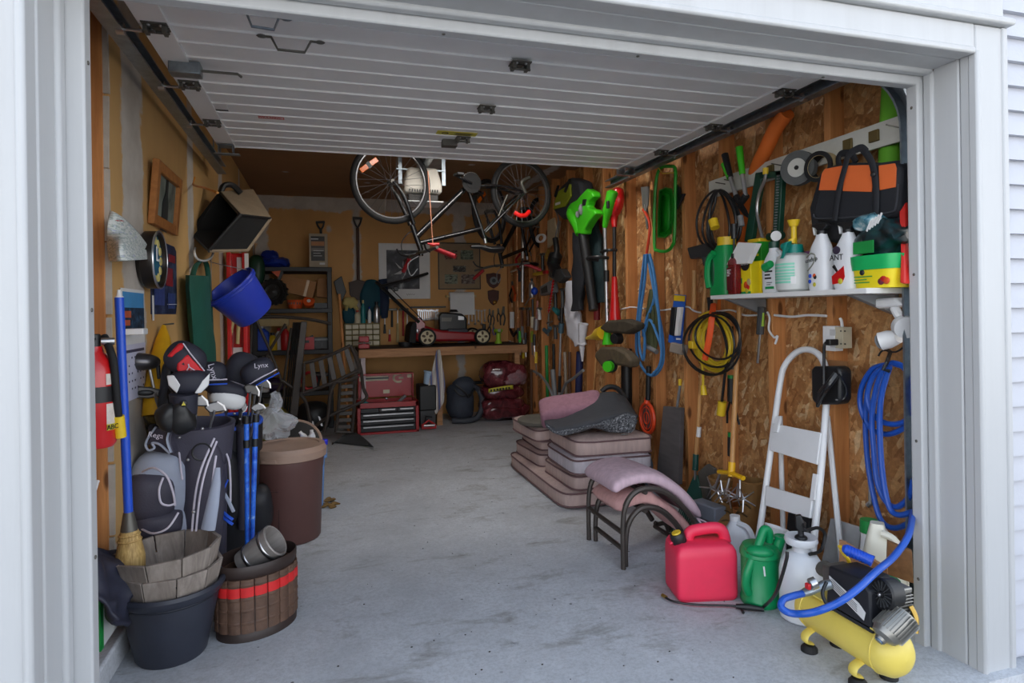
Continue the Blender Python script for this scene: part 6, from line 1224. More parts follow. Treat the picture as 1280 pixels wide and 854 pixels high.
# bright level, saws, hedge trimmer and lots of small tools deep in the corner
rod('spirit_level', 'long bright aluminium level hanging on the first studs', 'level', 654, 284, 653, 378, .022, M_ALU, .06)
b = B(); b.box(PR(653, 360, .085), (.01, .016, .05)); bl_ = b
t = RT('hand_saw', 'hand saw with a pale wooden handle hung above the hedge trimmer', 'saw', 690, 310, .05, GW); b = B(); rslab(b, [(684, 276), (692, 272), (697, 300), (684, 310)], .06, .02); b.o('handle', mat('pale beech', (196, 180, 146), .6), t, bev=.006); b = B(); rslab(b, [(692, 308), (699, 276), (701, 277), (695, 312)], .05, .006); b.o('blade', M_STEEL, t)
t = RT('cord_coil', 'small white cord coil hanging left of the pale saw handle', 'cord', 676, 310, .05); b = B()
for k in range(3): b.torus(PR(675 + k, 298, .05 + .012 * k), .075, .009, (1, .3, 0), 24, 6, sx=.55)
b.o('coil', M_WHITE, t)['kind'] = 'stuff'
t = RT('power_tool', 'black electric power tool hanging under the lime bag', 'power tool', 692, 340, .12); b = B(); b.tube(spl([PR(694, 298, .12), PR(696, 315, .12), PR(692, 330, .13), PR(697, 342, .13)], 4), [.03] * 5 + [.07] * 4 + [.06] * 4, 12); b.o('body', M_BLACK, t); b = B(); rslab(b, [(686, 338), (700, 336), (706, 346), (698, 354), (686, 346)], .16, .08); b.o('base', M_DKG, t, bev=.01); b = B(); b.tube(spl([PR(686, 312, .12), PR(683, 322, .13), PR(688, 332, .13)], 4), .02, 8); b.o('brass_fitting', mat('brass', (170, 140, 70), .35, .8), t)
b = B(); b.tube(spl([PR(694, 298, .1), PR(698, 275, .08), PR(694, 262, .06)], 4), .008, 6); b.o('power_cord', M_GRYP, t)
t = RT('hedge_trimmer', 'hedge trimmer with a red and silver toothed bar', 'hedge trimmer', 690, 388, .1); b = B(); rslab(b, [(674, 358), (688, 350), (690, 366), (675, 370)], .13, .08); b.o('housing', M_GRYP, t, bev=.015); b = B(); rslab(b, [(676, 361), (683, 357), (684, 365), (677, 367)], .135, .01); b.o('dark_window', M_BLACK, t)
b = B(); b.cyl(PR(692, 350, .14), PR(686, 390, .10), .011); b.o('red_bar', M_REDP, t)
b = B()
for k in range(12):
    f = k / 11; p = PR(692, 350, .14).lerp(PR(686, 390, .10), f)
    for s in (-1, 1): b.box(p + V((0, s * .024, 0)), (.006, .032, .012))
b.o('teeth', M_ALU, t)['kind'] = 'stuff'
bottle(PR(665, 372, .09), .035, .22, M_ALU, M_BLACK, 'aluminium_bottle', 'grey bottle hanging between the level and the hedge trimmer', GW)
t = RT('spray_gun', 'blue handled spray gun hanging under the grey bottle', 'spray gun', 667, 378, .1, GW); b = B(); b.sup(PR(668, 364, .12), (.04, .05, .045), nu=14, nv=8); b.o('body', M_BLUEP, t); b = B(); b.cyl(PR(664, 370, .12), PR(656, 382, .12), .008); b.o('wand', M_STEEL, t)
def small(name, label, cat, pcs, o=.05):
    t = RT(name, label, cat, pcs[0][1][-1][0], pcs[0][1][-1][1], o, GW)
    for nm, pts, r, m in pcs: b = B(); b.tube([PR(u, v, o) for u, v in pts], r, 8); b.o(nm, m, t)
    return t
small('pliers', 'red orange handled pliers on the corner studs', 'pliers', [('handle', [(641, 358), (644, 368), (643, 376)], .018, M_ORG), ('jaw', [(640, 352), (641, 360)], .014, M_DKSTEEL), ('handle', [(640, 360), (637, 370), (640, 378)], .012, M_BLACK)])
small('caulking_gun', 'white caulking gun with black trigger above the bench end', 'caulking gun', [('tube', [(640, 390), (640, 410)], .03, M_WHITE), ('trigger', [(638, 412), (642, 420), (646, 414)], .018, M_BLACK), ('hook_rod', [(634, 412), (635, 424), (641, 430)], .010, M_PAPER)])
for k, (u, v, m) in enumerate(((641, 394, M_BLACK), (641, 400, M_BLACK))): pass
small('chisel', 'yellow and black chisel standing by the bench end', 'chisel', [('blade', [(655, 432), (655, 425)], .01, M_STEEL), ('handle', [(655, 432), (654, 448)], .016, M_YEL)])
SCR = [(648, 410, M_DKG, 'grey screwdriver nearest the bench'), (650, 414, MGRN, 'green screwdriver second from the bench'), (653, 408, M_GRYP, 'pale grey screwdriver third from the bench'), (657, 416, M_BLACK, 'black screwdriver under the blue gun'), (665, 414, M_LIME, 'lime green screwdriver on the fourth stud'), (668, 418, M_BLACK, 'black awl right of the lime screwdriver'), (670, 440, M_YEL, 'yellow ended tape knife below the lime screwdriver')]
for k, (u, v, m, lb) in enumerate(SCR): small('screwdriver', lb, 'screwdriver', [('handle', [(u, v), (u, v + 14)], .018, m), ('shank', [(u, v + 14), (u + .5, v + 30)], .007, M_STEEL if k % 2 else M_DKSTEEL)])
small('paint_brush', 'paint brush with silver ferrule hanging left of the clamp', 'brush', [('handle', [(666, 374), (666, 396)], .014, M_BLACK), ('bristles', [(666, 396), (666, 410)], .026, mat('cream plastic', (206, 196, 170), .5))])
small('paint_scraper', 'wide silver paint scraper on the third stud', 'scraper', [('blade', [(671, 398), (670, 412)], .035, M_ALU), ('handle', [(672, 376), (671, 398)], .012, mat('pinkish handle', (180, 120, 110), .5))])
small('spring_clamp', 'steel blue clamp hanging under the hedge trimmer bar', 'clamp', [('jaw', [(680, 412), (684, 416), (688, 410)], .022, mat('steel blue', (92, 122, 138), .4, .5)), ('bar', [(686, 392), (685, 420)], .012, M_DKSTEEL), ('screw', [(684, 404), (690, 402)], .010, M_STEEL)])
small('work_glove', 'teal rubber glove hanging beside the white rag', 'glove', [('palm', [(693, 386), (699, 392), (704, 388)], .03, mat('teal plastic', (24, 120, 124), .4)), ('fingers', [(698, 392), (700, 400)], .02, M_DKG)])
small('torpedo_level', 'yellow and orange level hung right of the bright level', 'level', [('body', [(668, 343), (680, 341)], .02, M_YEL), ('end', [(680, 341), (684, 340)], .02, M_REDP)])
small('c_clamp', 'red and white c clamp by the bright level', 'clamp', [('frame', [(650, 318), (645, 324), (646, 332), (651, 337)], .016, M_REDP), ('screw', [(651, 333), (664, 331)], .012, mat('pale handle', (206, 196, 180), .5)), ('bar', [(639, 340), (650, 335)], .014, mat('pale handle', (206, 196, 180), .5))])
small('bow_saw', 'thin steel bow saw frame right of the level', 'saw', [('frame', [(664, 320), (659, 300), (660, 288), (668, 283), (674, 284)], .008, M_STEEL), ('blade', [(664, 320), (668, 345)], .005, M_DKSTEEL)])
for k, (u, v0, v1, m, lb) in enumerate(((649, 336, 352, M_GREYC, 'dark coiled strap near the corner stud'), (678, 318, 338, M_BLACK, 'black handled hatchet beside the yellow level'), (694, 360, 388, M_BLACK, 'black flat pry bar right of the hedge trimmer'), (703, 362, 392, M_DKG, 'dark grey mallet handle next to the rag'), (660, 386, 408, mat('brown tool', (92, 60, 40), .6), 'brown wooden mallet on the second stud'), (652, 386, 410, mat('rust tool', (110, 62, 36), .7), 'rusty pipe wrench hanging behind the level tip'), (674, 386, 400, M_PAPER, 'small white brush right of the paint scraper'), (694, 408, 424, M_DKG, 'dark socket bar beside the steel blue clamp'))): small('hand_tool', lb, 'tool', [('body', [(u, v0), (u + .6, v1)], .020, m), ('head', [(u - 2, v0), (u + 2.5, v0)], .016, M_DKSTEEL)])
# long handled tools leaning between studs
rod('garden_rake', 'garden tool with a green handle leaning by the third stud', 'rake', 683, 432, 685, 520, .018, MGR, .06); rod('squeegee', 'silver window squeegee pole with a blue head on the studs', 'squeegee', 701, 412, 699, 492, .013, M_ALU, .08, [('blue_head', (702, 404, 701, 416), .03, mat('steel blue', (92, 122, 138), .4, .5)), ('black_grip', (700, 470, 699, 490), .018, M_BLACK), ('black_grip', (702, 385, 702, 404), .02, M_BLACK)])
rod('navy_pole', 'navy blue boxed pole standing right of the squeegee', 'pole', 725, 440, 723, 500, .035, mat('navy pole', (28, 38, 84), .5), .05); rod('galvanised_pipe', 'flat grey steel bar standing between two curved legs', 'bar', 691, 462, 694, 500, .026, M_GRYP, .12)
for lb, pts in (('left', [(667, 464), (676, 470), (686, 484), (692, 505)]), ('right', [(729, 463), (718, 472), (706, 482), (700, 505)])): b = B(); b.tube(spl([PR(u, v, .16) for u, v in pts] + [V((XR - .2, PR(*pts[-1], .16).y, .0))], 5), .014, 8); tag(b.o('tube_leg', M_GRYP), '%s one of two curved grey tube legs rising behind the cushions' % lb, 'leg')
rod('bamboo_stake', 'thin wooden stake leaning beside the trimmer guard', 'stake', 746, 440, 742, 490, .010, M_HICK, .05); rod('hoe_handle', 'white scuffed hoe handle leaning on the fifth stud', 'hoe', 706, 440, 708, 500, .016, mat('scuffed grey wood', (150, 138, 124), .7), .04)
for k, (u, v0, v1, lb) in enumerate(((664, 462, 515, 'dark spade shaft standing in the third bay'), (692, 430, 500, 'dark lance standing beside the squeegee'), (712, 440, 500, 'brown shovel shaft standing beside the navy pole'), (783, 436, 520, 'wide black pipe standing right of the trimmers'))): rod('pole', lb, 'pole', u, v0, u + .5, v1, .016 if k < 3 else .045, M_BLACK if k in (1, 3) else mat('brown tool', (92, 60, 40), .6), .04)
# ---------------- right wall, front half ----------------
m_or = mat('red orange paint', (206, 62, 30), .45)
t = RT('pry_bar', 'red orange handled scraper bar with a bright blade hanging in the stud bay', 'scraper', 800, 400, .05)
b = B(); b.tube(spl([PR(804, 262, .05), PR(808, 268, .06), PR(812, 278, .06), PR(812, 292, .06), PR(808, 320, .05), PR(802, 370, .05), PR(797, 400, .05)], 4), .011, 8); b.o('handle', m_or, t)
b = B(); rslab(b, [(801, 234), (811, 233), (810, 256), (806, 266), (803, 258)], .05, .008); b.o('blade', M_ALU, t); b = B(); b.cyl(PR(807, 256, .045), PR(810, 286, .045), .018, .012); b.o('socket', M_DKSTEEL, t)
# collapsible green strainer
t = RT('dish_rack', 'bright green over the sink strainer hanging by a yellow string', 'strainer', 832, 314, .06)
MSG = mat('strainer green', (36, 150, 40), .4, var=.06); FO = .05
ol = [(824, 212), (838, 208), (844, 212), (844, 238), (843, 295), (840, 308), (833, 314), (822, 313), (818, 305), (819, 240)]
b = B(); b.tube(spl([PR(u, v, FO) for u, v in ol], 4, True), .012, 8, True); b.o('frame', MSG, t)
rings = []
for k, (s, o) in enumerate(((1.0, .06), (.92, .07), (.9, .03), (.78, .02), (.74, .0), (.6, -.0))): rings.append([PR(832 + (u - 832) * s, 267 + (v - 267) * (1 - (1 - s) * .6), o) for u, v in ((824, 238), (832, 234), (841, 236), (842, 262), (840, 292), (832, 298), (822, 297), (822, 266))])
b = B(); b.loft(rings, cap=False); b.add(rings[-1], [tuple(range(8))]); b.o('bowl', MSG, t, ang=60, solid=.004)
b = B(); b.tube([PR(842, 216, .06), PR(828, 217, .08), PR(822, 208, .05)], .005, 6); b.o('string', mat('yellow string', (206, 170, 60), .6), t)
t = RT('black_scoop', 'black plastic scraper hanging behind the green strainer', 'scraper', 850, 262, .03); b = B(); rslab(b, [(844, 230), (848, 234), (849, 243), (855, 242), (848, 256), (845, 262)], .04, .02); b.o('blade', M_BLACK, t, bev=.004)
# blue rope, olive cord
def coil(name, label, cat, loops, mt, r, o=.05, group=None, ends=()):
    t = RT(name, label, cat, loops[0][2][0] if isinstance(loops[0][2], tuple) else 800, 450, o, group)
    return t
t = RT('blue_rope', 'long loops of blue rope hanging in the stud bay left of the rake', 'rope', 812, 470, .06); MBR = mat('blue rope', (62, 122, 178), .7, var=.12, scale=60)
for k, pts in enumerate(([(806, 318), (801, 360), (796, 410), (796, 440), (802, 458), (812, 469), (822, 466), (829, 450), (828, 420), (821, 380), (814, 345), (810, 318)], [(808, 318), (806, 350), (800, 395), (799, 430), (804, 450), (806, 425), (803, 410)], [(808, 318), (814, 340), (818, 372), (808, 400), (804, 420), (812, 400), (822, 420), (827, 435)], [(812, 318), (818, 345), (824, 400), (827, 440), (824, 458), (816, 468)])):
    b = B(); b.tube(spl([PR(u, v, .07 + .02 * (k % 2)) for u, v in pts], 5), .011, 7); b.o('loop', MBR, t)
t = RT('olive_cord', 'bundle of olive green cord hanging inside the blue rope', 'cord', 815, 440, .04); b = B()
for k in range(9): b.tube(spl([PR(813 + .4 * k, 362, .05), PR(808 + 1.8 * k, 395, .05 + .012 * (k % 3)), PR(807 + 1.9 * k, 420, .05), PR(812 + k, 436, .05)], 4), .007, 5)
b.o('strands', mat('olive cord', (74, 80, 50), .8, var=.2), t)['kind'] = 'stuff'; b = B(); b.cyl(PR(806, 432, .06), PR(821, 440, .06), .018); b.o('plug', M_GRYP, t)
small('cord_plug', 'pink and brass hose end hanging left of the blue rope', 'plug', [('sleeve', [(784, 438), (790, 446)], .016, mat('pink sleeve', (206, 150, 146), .5)), ('tip', [(790, 446), (794, 455)], .010, mat('brass', (170, 140, 70), .35, .8))], .09)
# bug racket
t = RT('bug_racket', 'orange electric bug racket with a black handle hanging head down', 'racket', 809, 542, .06)
b = B(); b.cyl(PR(811, 458, .06), PR(810, 500, .06), .020); b.o('handle', M_BLACK, t)
c0, c1 = PR(809, 500, .06), PR(809, 542, .06); M = fr((c0 + c1) / 2, (0, -1, 0)); a_, h_ = .5 * (PR(800, 520, .06) - PR(818, 520, .06)).length, (c0.z - c1.z) / 2
MRO = mat('racket orange', (232, 76, 36), .4)
b = B(M); b.tube([(a_ * .92 * math.cos(q), 0, h_ * .88 * math.sin(q) - h_ * .08) for q in [2 * math.pi * k / 28 for k in range(28)]], .014, 8, True); b.cyl((0, 0, h_ * .8), (0, 0, h_ * 1.15), .026, .016); b.o('rim', MRO, t)
b = B(M); b.lathe([(0, -.003), (1, -.003), (1, .003), (0, .003)], 28, rx(90), sx=a_ * .88, sy=h_ * .84); b.o('mesh', mat('grey mesh', (92, 84, 88), .5, .3, var=.2, scale=120), t)
b = B(M)
for s in (.35, .65): b.tube([(a_ * s * math.cos(q), -.006, h_ * s * math.sin(q) - h_ * .08) for q in [2 * math.pi * k / 24 for k in range(24)]], .004, 6, True)
b.cyl((0, -.006, -h_ * .85), (0, -.006, h_ * .8), .003, n=6); b.o('grid_rings', MRO, t)['kind'] = 'stuff'
# blue card of brushes
t = RT('paint_pad_pack', 'blue and yellow carded pack hanging from the white cable', 'package', 846, 430, .05)
b = B(); rslab(b, [(843, 368), (856, 369), (851, 431), (835, 428)], .04, .01); b.o('card', mat('card blue', (44, 96, 190), .4, var=.06), t)
b = B(); rslab(b, [(842.5, 369), (856, 370), (855.4, 377), (842, 376)], .045, .004); b.o('yellow_header', M_YEL, t); b = B(); rslab(b, [(838.5, 384), (844.5, 384), (840.5, 420), (836, 419)], .07, .03); b.o('black_pad', M_BLACK, t, bev=.006); b = B(); rslab(b, [(846, 384), (850.5, 384), (846.5, 420), (842.5, 420)], .07, .03); b.o('white_pad', M_PAPER, t, bev=.006)
b = B(); p = PR(848, 425, .046); b.M = fR(p); bars(b, 0, 0, .006, .06, 1, h=.012); b.o('lettering', M_WHITE, t)
t = RT('sanding_block', 'grey plaster block resting against the stud under the carded pack', 'block', 843, 442, .05); b = B(); rslab(b, [(838, 428), (853, 432), (851, 444), (836, 440)], .07, .05); b.o('block', mat('grey block', (150, 140, 130), .8), t, bev=.006)
# grey board leaning
t = RT('grey_board', 'weathered grey board leaning against the stud below the bug racket', 'board', 838, 606, .15); b = B(); b.slab([PX(u, v, XR - o) for u, v, o in ((829, 508, .03), (851, 510, .03), (848, 606, .16), (820, 600, .16))], (.03, 0, 0)); b.o('plank', mat('charred grey wood', (78, 74, 76), .8, var=.2, stretch=(1, 1, 8), scale=4), t, bev=.002)
rod('metal_rod', 'thin steel rod standing behind the grey board', 'rod', 850, 482, 845, 520, .010, M_GRYP, .02, [('yellow_tip', (850, 474, 850, 482), .012, M_YEL)])
# black cable coil on the upper peg
t = RT('black_cable', 'coil of thin black cable with a yellow plug hanging from the white rail', 'cable', 900, 316, .1)
LOOPS = [[(897, 238), (880, 250), (871, 275), (875, 300), (890, 313), (905, 308), (912, 290), (908, 260)], [(897, 238), (885, 256), (878, 285), (884, 306), (900, 316), (915, 306), (920, 280), (912, 252)], [(898, 238), (888, 262), (884, 290), (890, 308), (905, 312), (922, 300), (926, 275), (914, 248)], [(898, 239), (893, 258), (886, 280), (888, 300), (896, 312), (912, 308), (923, 285), (916, 256)], [(899, 238), (892, 246), (887, 270), (893, 304), (905, 300), (918, 296), (919, 266), (908, 244)]]
for k, L_ in enumerate(LOOPS): b = B(); b.tube(spl([PR(u, v, .07 + .015 * k) for u, v in L_], 5, True), .0075, 7, True); b.o('loop', M_BLACK, t)
b = B(); b.cyl(PR(891, 275, .15), PR(894, 285, .15), .028, n=14); b.o('yellow_plug', M_YEL, t); b = B(); b.cyl(PR(925, 270, .12), PR(927, 283, .12), .017); b.o('grey_connector', M_GRYP, t)
t = RT('push_broom', 'black headed brush with a plain wooden handle hanging below the cable coil', 'brush', 880, 400, .05); b = B(); rslab(b, [(858, 310), (884, 303), (890, 313), (884, 322), (862, 324)], .08, .06); b.o('head', M_DKG, t, bev=.01); b = B(); b.cyl(PR(881, 318, .06), PR(883, 332, .06), .022, .018); b.o('socket', M_DKG, t); b = B(); b.cyl(PR(883, 330, .06), PR(879, 400, .06), .014); b.o('handle', M_HICK, t)
rod('axe_handle', 'short pale wooden handle hanging left of the brush handle', 'handle', 868, 338, 867, 386, .016, M_HICK, .04); rod('black_strip', 'black rubber strip hanging right of the brush handle', 'strip', 887, 372, 890, 400, .018, M_RUB, .04)
# white cable stapled along the studs and its loose pieces
pc_ = [(770, 388), (784, 385), (790, 384), (806, 386), (820, 388), (836, 387), (852, 384), (861, 384), (868, 389), (880, 391), (900, 389), (915, 388), (930, 394), (946, 394)]
b = B(); b.tube(spl([PR(u, v, .012) for u, v in pc_], 4), .006, 6); tag(b.o('house_cable', M_WHITE), 'white house cable stapled across the studs left of the hand driver', 'cable')
b = B(); b.tube(spl([PR(u, v, .012) for u, v in ((968, 394), (990, 396), (1010, 394), (1033, 395))], 4), .007, 6); tag(b.o('house_cable', M_WHITE), 'white house cable running left from the outlet stud', 'cable')
b = B(); b.tube(spl([PR(u, v, .012) for u, v in ((1050, 398), (1052, 402), (1053, 412))], 4), .007, 6); tag(b.o('house_cable', M_WHITE), 'short white house cable entering the top of the outlet box', 'cable')
b = B(); b.tube(spl([PR(u, v, .02) for u, v in ((959, 390), (962, 398), (961, 412), (968, 422), (972, 420), (969, 430))], 4), .006, 6); tag(b.o('loose_wire', M_WHITE), 'short bent white wire dangling beside the hand driver', 'wire')
# yellow extension cord with a black one
t = RT('extension_cord', 'big coil of yellow extension cord hanging by an orange strap', 'cord', 890, 470, .1); MEY = mat('cord yellow', (226, 196, 50), .45)
for k in range(11):
    cu, cv = 893 + .9 * (k % 4) - 1, 427 + (k % 3) * 1.5; ru, rv = 25 - 1.05 * k, 37 - 1.15 * k; b = B(); b.tube([PR(cu + ru * math.cos(q) + 3 * math.sin(q), cv + rv * math.sin(q), .09 + .012 * (k % 4) + .02 * math.sin(q + k)) for q in [2 * math.pi * i / 26 for i in range(26)]], .009, 6, True); b.o('loop', MEY, t)
b = B(); b.tube(spl([PR(876, 410, .13), PR(874, 430, .12), PR(878, 455, .1), PR(879, 485, .1)], 4), .008, 6); b.o('tail', MEY, t); b = B(); b.cyl(PR(879, 482, .1), PR(880, 494, .1), .016, .022); b.o('plug', M_YEL, t)
t2 = RT('black_extension_cord', 'thin black extension cord looped around the yellow coil', 'cord', 890, 470, .14)
for k, (cu, cv, ru, rv) in enumerate(((890, 430, 36, 38), (893, 425, 32, 34), (886, 432, 32, 37), (897, 420, 28, 29))): b = B(); b.tube([PR(cu + ru * math.cos(q), cv + rv * math.sin(q) + 2 * math.sin(2 * q), .15 + .012 * k) for q in [2 * math.pi * i / 30 for i in range(30)]], .0065, 6, True); b.o('loop', M_BLACK, t2)
b = B(); b.tube(spl([PR(893, 395, .14), PR(904, 415, .15), PR(909, 440, .15), PR(906, 470, .12), PR(902, 505, .1)], 4), .009, 6); b.o('tail', M_BLACK, t2); b = B(); b.cyl(PR(903, 502, .1), PR(901, 519, .1), .026, .026, 12); b.o('yellow_end', M_YEL, t2); b = B(); b.box(PR(866, 431, .16), (.04, .05, .05)); b.o('yellow_socket', M_YEL, t2, bev=.006)
b = B(); b.tube(spl([PR(892, 380, .1), PR(890, 395, .17), PR(887, 420, .18), PR(881, 450, .17)], 4), .018, 6, flat=.35); b.o('strap', mat('orange strap', (226, 84, 30), .6), t)
# rake
t = RT('leaf_rake', 'green leaf rake with a long wooden handle standing head down', 'rake', 868, 668, .12)
b = B(); b.cyl(PR(878, 455, .06), PR(870, 572, .09), .013); b.o('handle', M_HICK, t); b = B(); b.cyl(PR(874, 534, .082), PR(873, 546, .084), .0145); b.o('label', M_PAPER, t)
MDG = mat('rake green', (14, 70, 62), .45); b = B(); b.cyl(PR(870, 568, .09), PR(869, 588, .10), .019); b.o('ferrule', MDG, t); b = B(); b.cyl(PR(869, 585, .105), PR(869, 600, .105), .008); b.o('spring', M_STEEL, t)
b = B(); b.slab([PR(u, v, o) for u, v, o in ((867, 594, .1), (871, 594, .1), (880, 640, .15), (852, 630, .15))], (.012, 0, 0)); b.o('head', MDG, t, bev=.003)
for k in range(15):
    f = k / 14; a = PR(853 + 26 * f, 628 + 10 * f, .16); e = PZ(840 + 44 * f, 664 + 3 * math.sin(f * 3.1), .012); b = B(); b.tube([a, a.lerp(e, .85), e, e + V((-.02, -.03, -.008))], .005, 5); b.o('tine', MDG, t)
# rotary cultivator
t = RT('garden_cultivator', 'star wheel garden cultivator with yellow fork on a wooden handle', 'cultivator', 912, 628, .23); MCY = mat('cultivator yellow', (236, 182, 30), .4)
b = B(); b.cyl(PR(924, 385, .05), PR(915, 582, .22), .0145); b.o('handle', M_HICK, t); b = B(); b.cyl(PR(915, 578, .215), PR(914, 596, .23), .02); q0, q1 = PR(899, 590, .23), PR(929, 598, .23); b.tube([q0, (q0 + q1) / 2 + V((0, 0, .012)), q1], .016, 8, flat=.8); b.o('fork', MCY, t, ang=30)
for k, (u0, v0, u1, v1) in enumerate(((900, 592, 893, 612), (912, 598, 907, 618), (925, 600, 925, 622))):
    b = B(); b.cyl(PR(u0, v0, .23), PR(u1, v1, .25), .007); lg = b.o('tine_arm', M_STEEL, t)
    c = PR(u1, v1, .26)
    for j in range(2):
        b = B(); cc = c + V((0, .035 * (j - .5) * 1.6, 0))
        for i in range(5): a = 2 * math.pi * i / 5 + j * .6 + k; dd = (_r0 * math.cos(a) + _up * math.sin(a) + _f * .35 * (j * 2 - 1)).normalized() * .068; b.tube([cc - dd * .1, cc + dd], [.006, .003], 5)
        b.o('star_wheel', M_STEEL, t)
small('hand_fork', 'black hand fork with a green tipped handle hanging on the stud', 'fork', [('tip', [(913, 469), (913, 474)], .017, MGRN if False else MGR), ('handle', [(913, 473), (913, 502)], .018, M_BLACK), ('prong', [(913, 500), (909, 515), (909, 529)], .007, M_BLKMET), ('prong', [(913, 500), (919, 512), (924, 531)], .007, M_BLKMET)], .05)
small('hand_trowel', 'black trowel with a green tip hanging below the hand fork', 'trowel', [('tip', [(913, 541), (913, 547)], .016, MGR), ('handle', [(913, 546), (913, 570)], .017, M_BLACK)], .04)
small('hand_driver', 'grey and lime screwdriver hanging below the shelf', 'screwdriver', [('handle', [(952, 384), (951, 400), (950, 418)], .021, M_DKG), ('shank', [(950, 418), (947, 454)], .007, M_STEEL), ('lime_stripe', [(953.5, 386), (953, 408)], .009, mat('lime plastic', (150, 190, 50), .4))], .05)
rod('garden_hoe', 'black bladed edger hanging right of the yellow coil', 'edger', 914, 408, 914, 436, .014, M_BLACK, .05, [('blade', (912, 440, 914, 462), .035, M_DKSTEEL)])
# pool noodles
b = B(); b.tube(spl([PR(984, 141, .05), PR(970, 160, .045), PR(957, 187, .045), PR(947, 208, .0), PR(937, 240, -.04), (PR(922, 310, -.045)), PR(906, 372, -.045), PR(902, 402, -.045)], 5), .040, 16); t = tag(b.o('pool_noodle', mat('orange foam', (226, 112, 38), .75, var=.06)), 'orange foam pool noodle curving behind the white rail', 'pool noodle')
b = B(); b.tube(spl([PR(1117, 95, -.04), PR(1113, 160, -.04), PR(1108, 240, -.04), PR(1083, 330, -.04)], 5), .044, 16); tag(b.o('pool_noodle', mat('green foam', (104, 178, 44), .75, var=.06)), 'green foam pool noodle standing behind the white rail near the door track', 'pool noodle')
# white peg rail
t = RT('peg_rail', 'white painted board across the studs carrying the upper tools', 'rail', 1010, 220, .012)
a, c = PX(888, 238, XR - .010), PX(1131, 181, XR - .010); zc_ = (a.z + c.z) / 2; hh = .5 * ((PX(1120, 168, XR).z - PX(1120, 200, XR).z))
b = B(); b.slab([(XR - .005, a.y, a.z + hh), (XR - .005, c.y, a.z + hh), (XR - .005, c.y, a.z - hh), (XR - .005, a.y, a.z - hh)], (-.018, 0, 0)); b.o('board', mat('white painted wood', (206, 206, 198), .55, var=.06, dirt=.2), t, bev=.003); ZR = a.z
for u in (963, 988, 1060, 1093): p = PX(u, 210, XR - .03); b = B(); b.box((XR - .03, p.y, ZR - .0), (.012, .05, .05)); b.o('brass_plate', mat('aged brass', (120, 104, 64), .5, .6), t, bev=.002)
for u, v in ((905, 226), (916, 224), (976, 206), (1122, 183)): p = PX(u, v, XR - .03); b = B(); b.cyl((XR - .02, p.y, ZR + .005), (XR - .09, p.y, ZR + .012), .003); b.o('nail', M_DKSTEEL, t)
# loppers
t = RT('loppers', 'green and black handled loppers hanging on the rail above the cable', 'loppers', 920, 262, .07)
for nm, (u0, v0, um, vm, u1, v1), mm in (('left', (906, 193, 913, 222, 921, 248), M_BLACK), ('right', (924, 184, 928, 218, 932, 245), MGRN)):
    b = B(); b.cyl(PR(u0, v0, .08), PR(um, vm, .08), .021, .017, 12); b.o('grip', mm, t)
    b = B(); b.cyl(PR(um, vm, .08), PR(u1, v1, .08), .013); b.o('arm', M_ALU, t)
b = B(); b.cyl(PR(904.5, 205, .082), PR(912, 222, .082), .0175, n=10); b.o('green_patch', MGRN, t)
b = B(); b.tube([PR(920, 246, .08), PR(926, 254, .08), PR(933, 244, .08)], .022, 8); b.slab([PR(u, v, .08) for u, v in ((924, 250), (932, 262), (937, 274), (930, 270), (921, 258))], (.01, 0, 0)); b.o('cutting_head', M_BLACK, t, bev=.003)
# dark green frame with ratchet bar
t = RT('sprayer_frame', 'dark green garden sprayer frame with a ribbed bar hanging above the shelf', 'sprayer', 950, 300, .08); MFG = mat('bottle green', (16, 62, 48), .4)
b = B(); b.slab([PR(u, v, .09) for u, v in ((944, 216), (953, 215), (939, 302), (930, 302))], (.03, 0, 0)); b.o('flat_bar', MFG, t, bev=.004); b = B(); b.slab([PR(u, v, .09) for u, v in ((950, 215), (978, 213), (977, 221), (949, 224))], (.03, 0, 0)); b.o('top_bar', MFG, t, bev=.004)
b = B(); b.slab([PR(u, v, .09) for u, v in ((969, 214), (978, 213), (973, 300), (965, 300))], (.03, 0, 0)); b.o('ribbed_bar', MFG, t, bev=.003); b = B()
for k in range(22): b.box(PR(973 - .22 * k, 220 + 3.5 * k, .095), (.012, .012, .006))
b.o('ribs', M_GRYP, t)['kind'] = 'stuff'
b = B(); b.cyl(PR(961, 296, .1), PR(978, 294, .1), .02); b.cyl(PR(970, 288, .1), PR(968, 312, .1), .024); b.o('valve', MFG, t); b = B(); b.cyl(PR(970, 295, .12), PR(970, 295, .155), .026); b.o('white_knob', M_WHITE, t)
b = B(); b.tube(spl([PR(958, 210, .1), PR(956, 225, .1), PR(949, 242, .1), PR(946, 262, .1), PR(950, 285, .1), PR(954, 300, .1)], 5), .009, 8); b.o('wand', M_STEEL, t); b = B(); b.cyl(PR(957, 210, .1), PR(957, 218, .1), .015); b.o('yellow_tip', M_YEL, t)
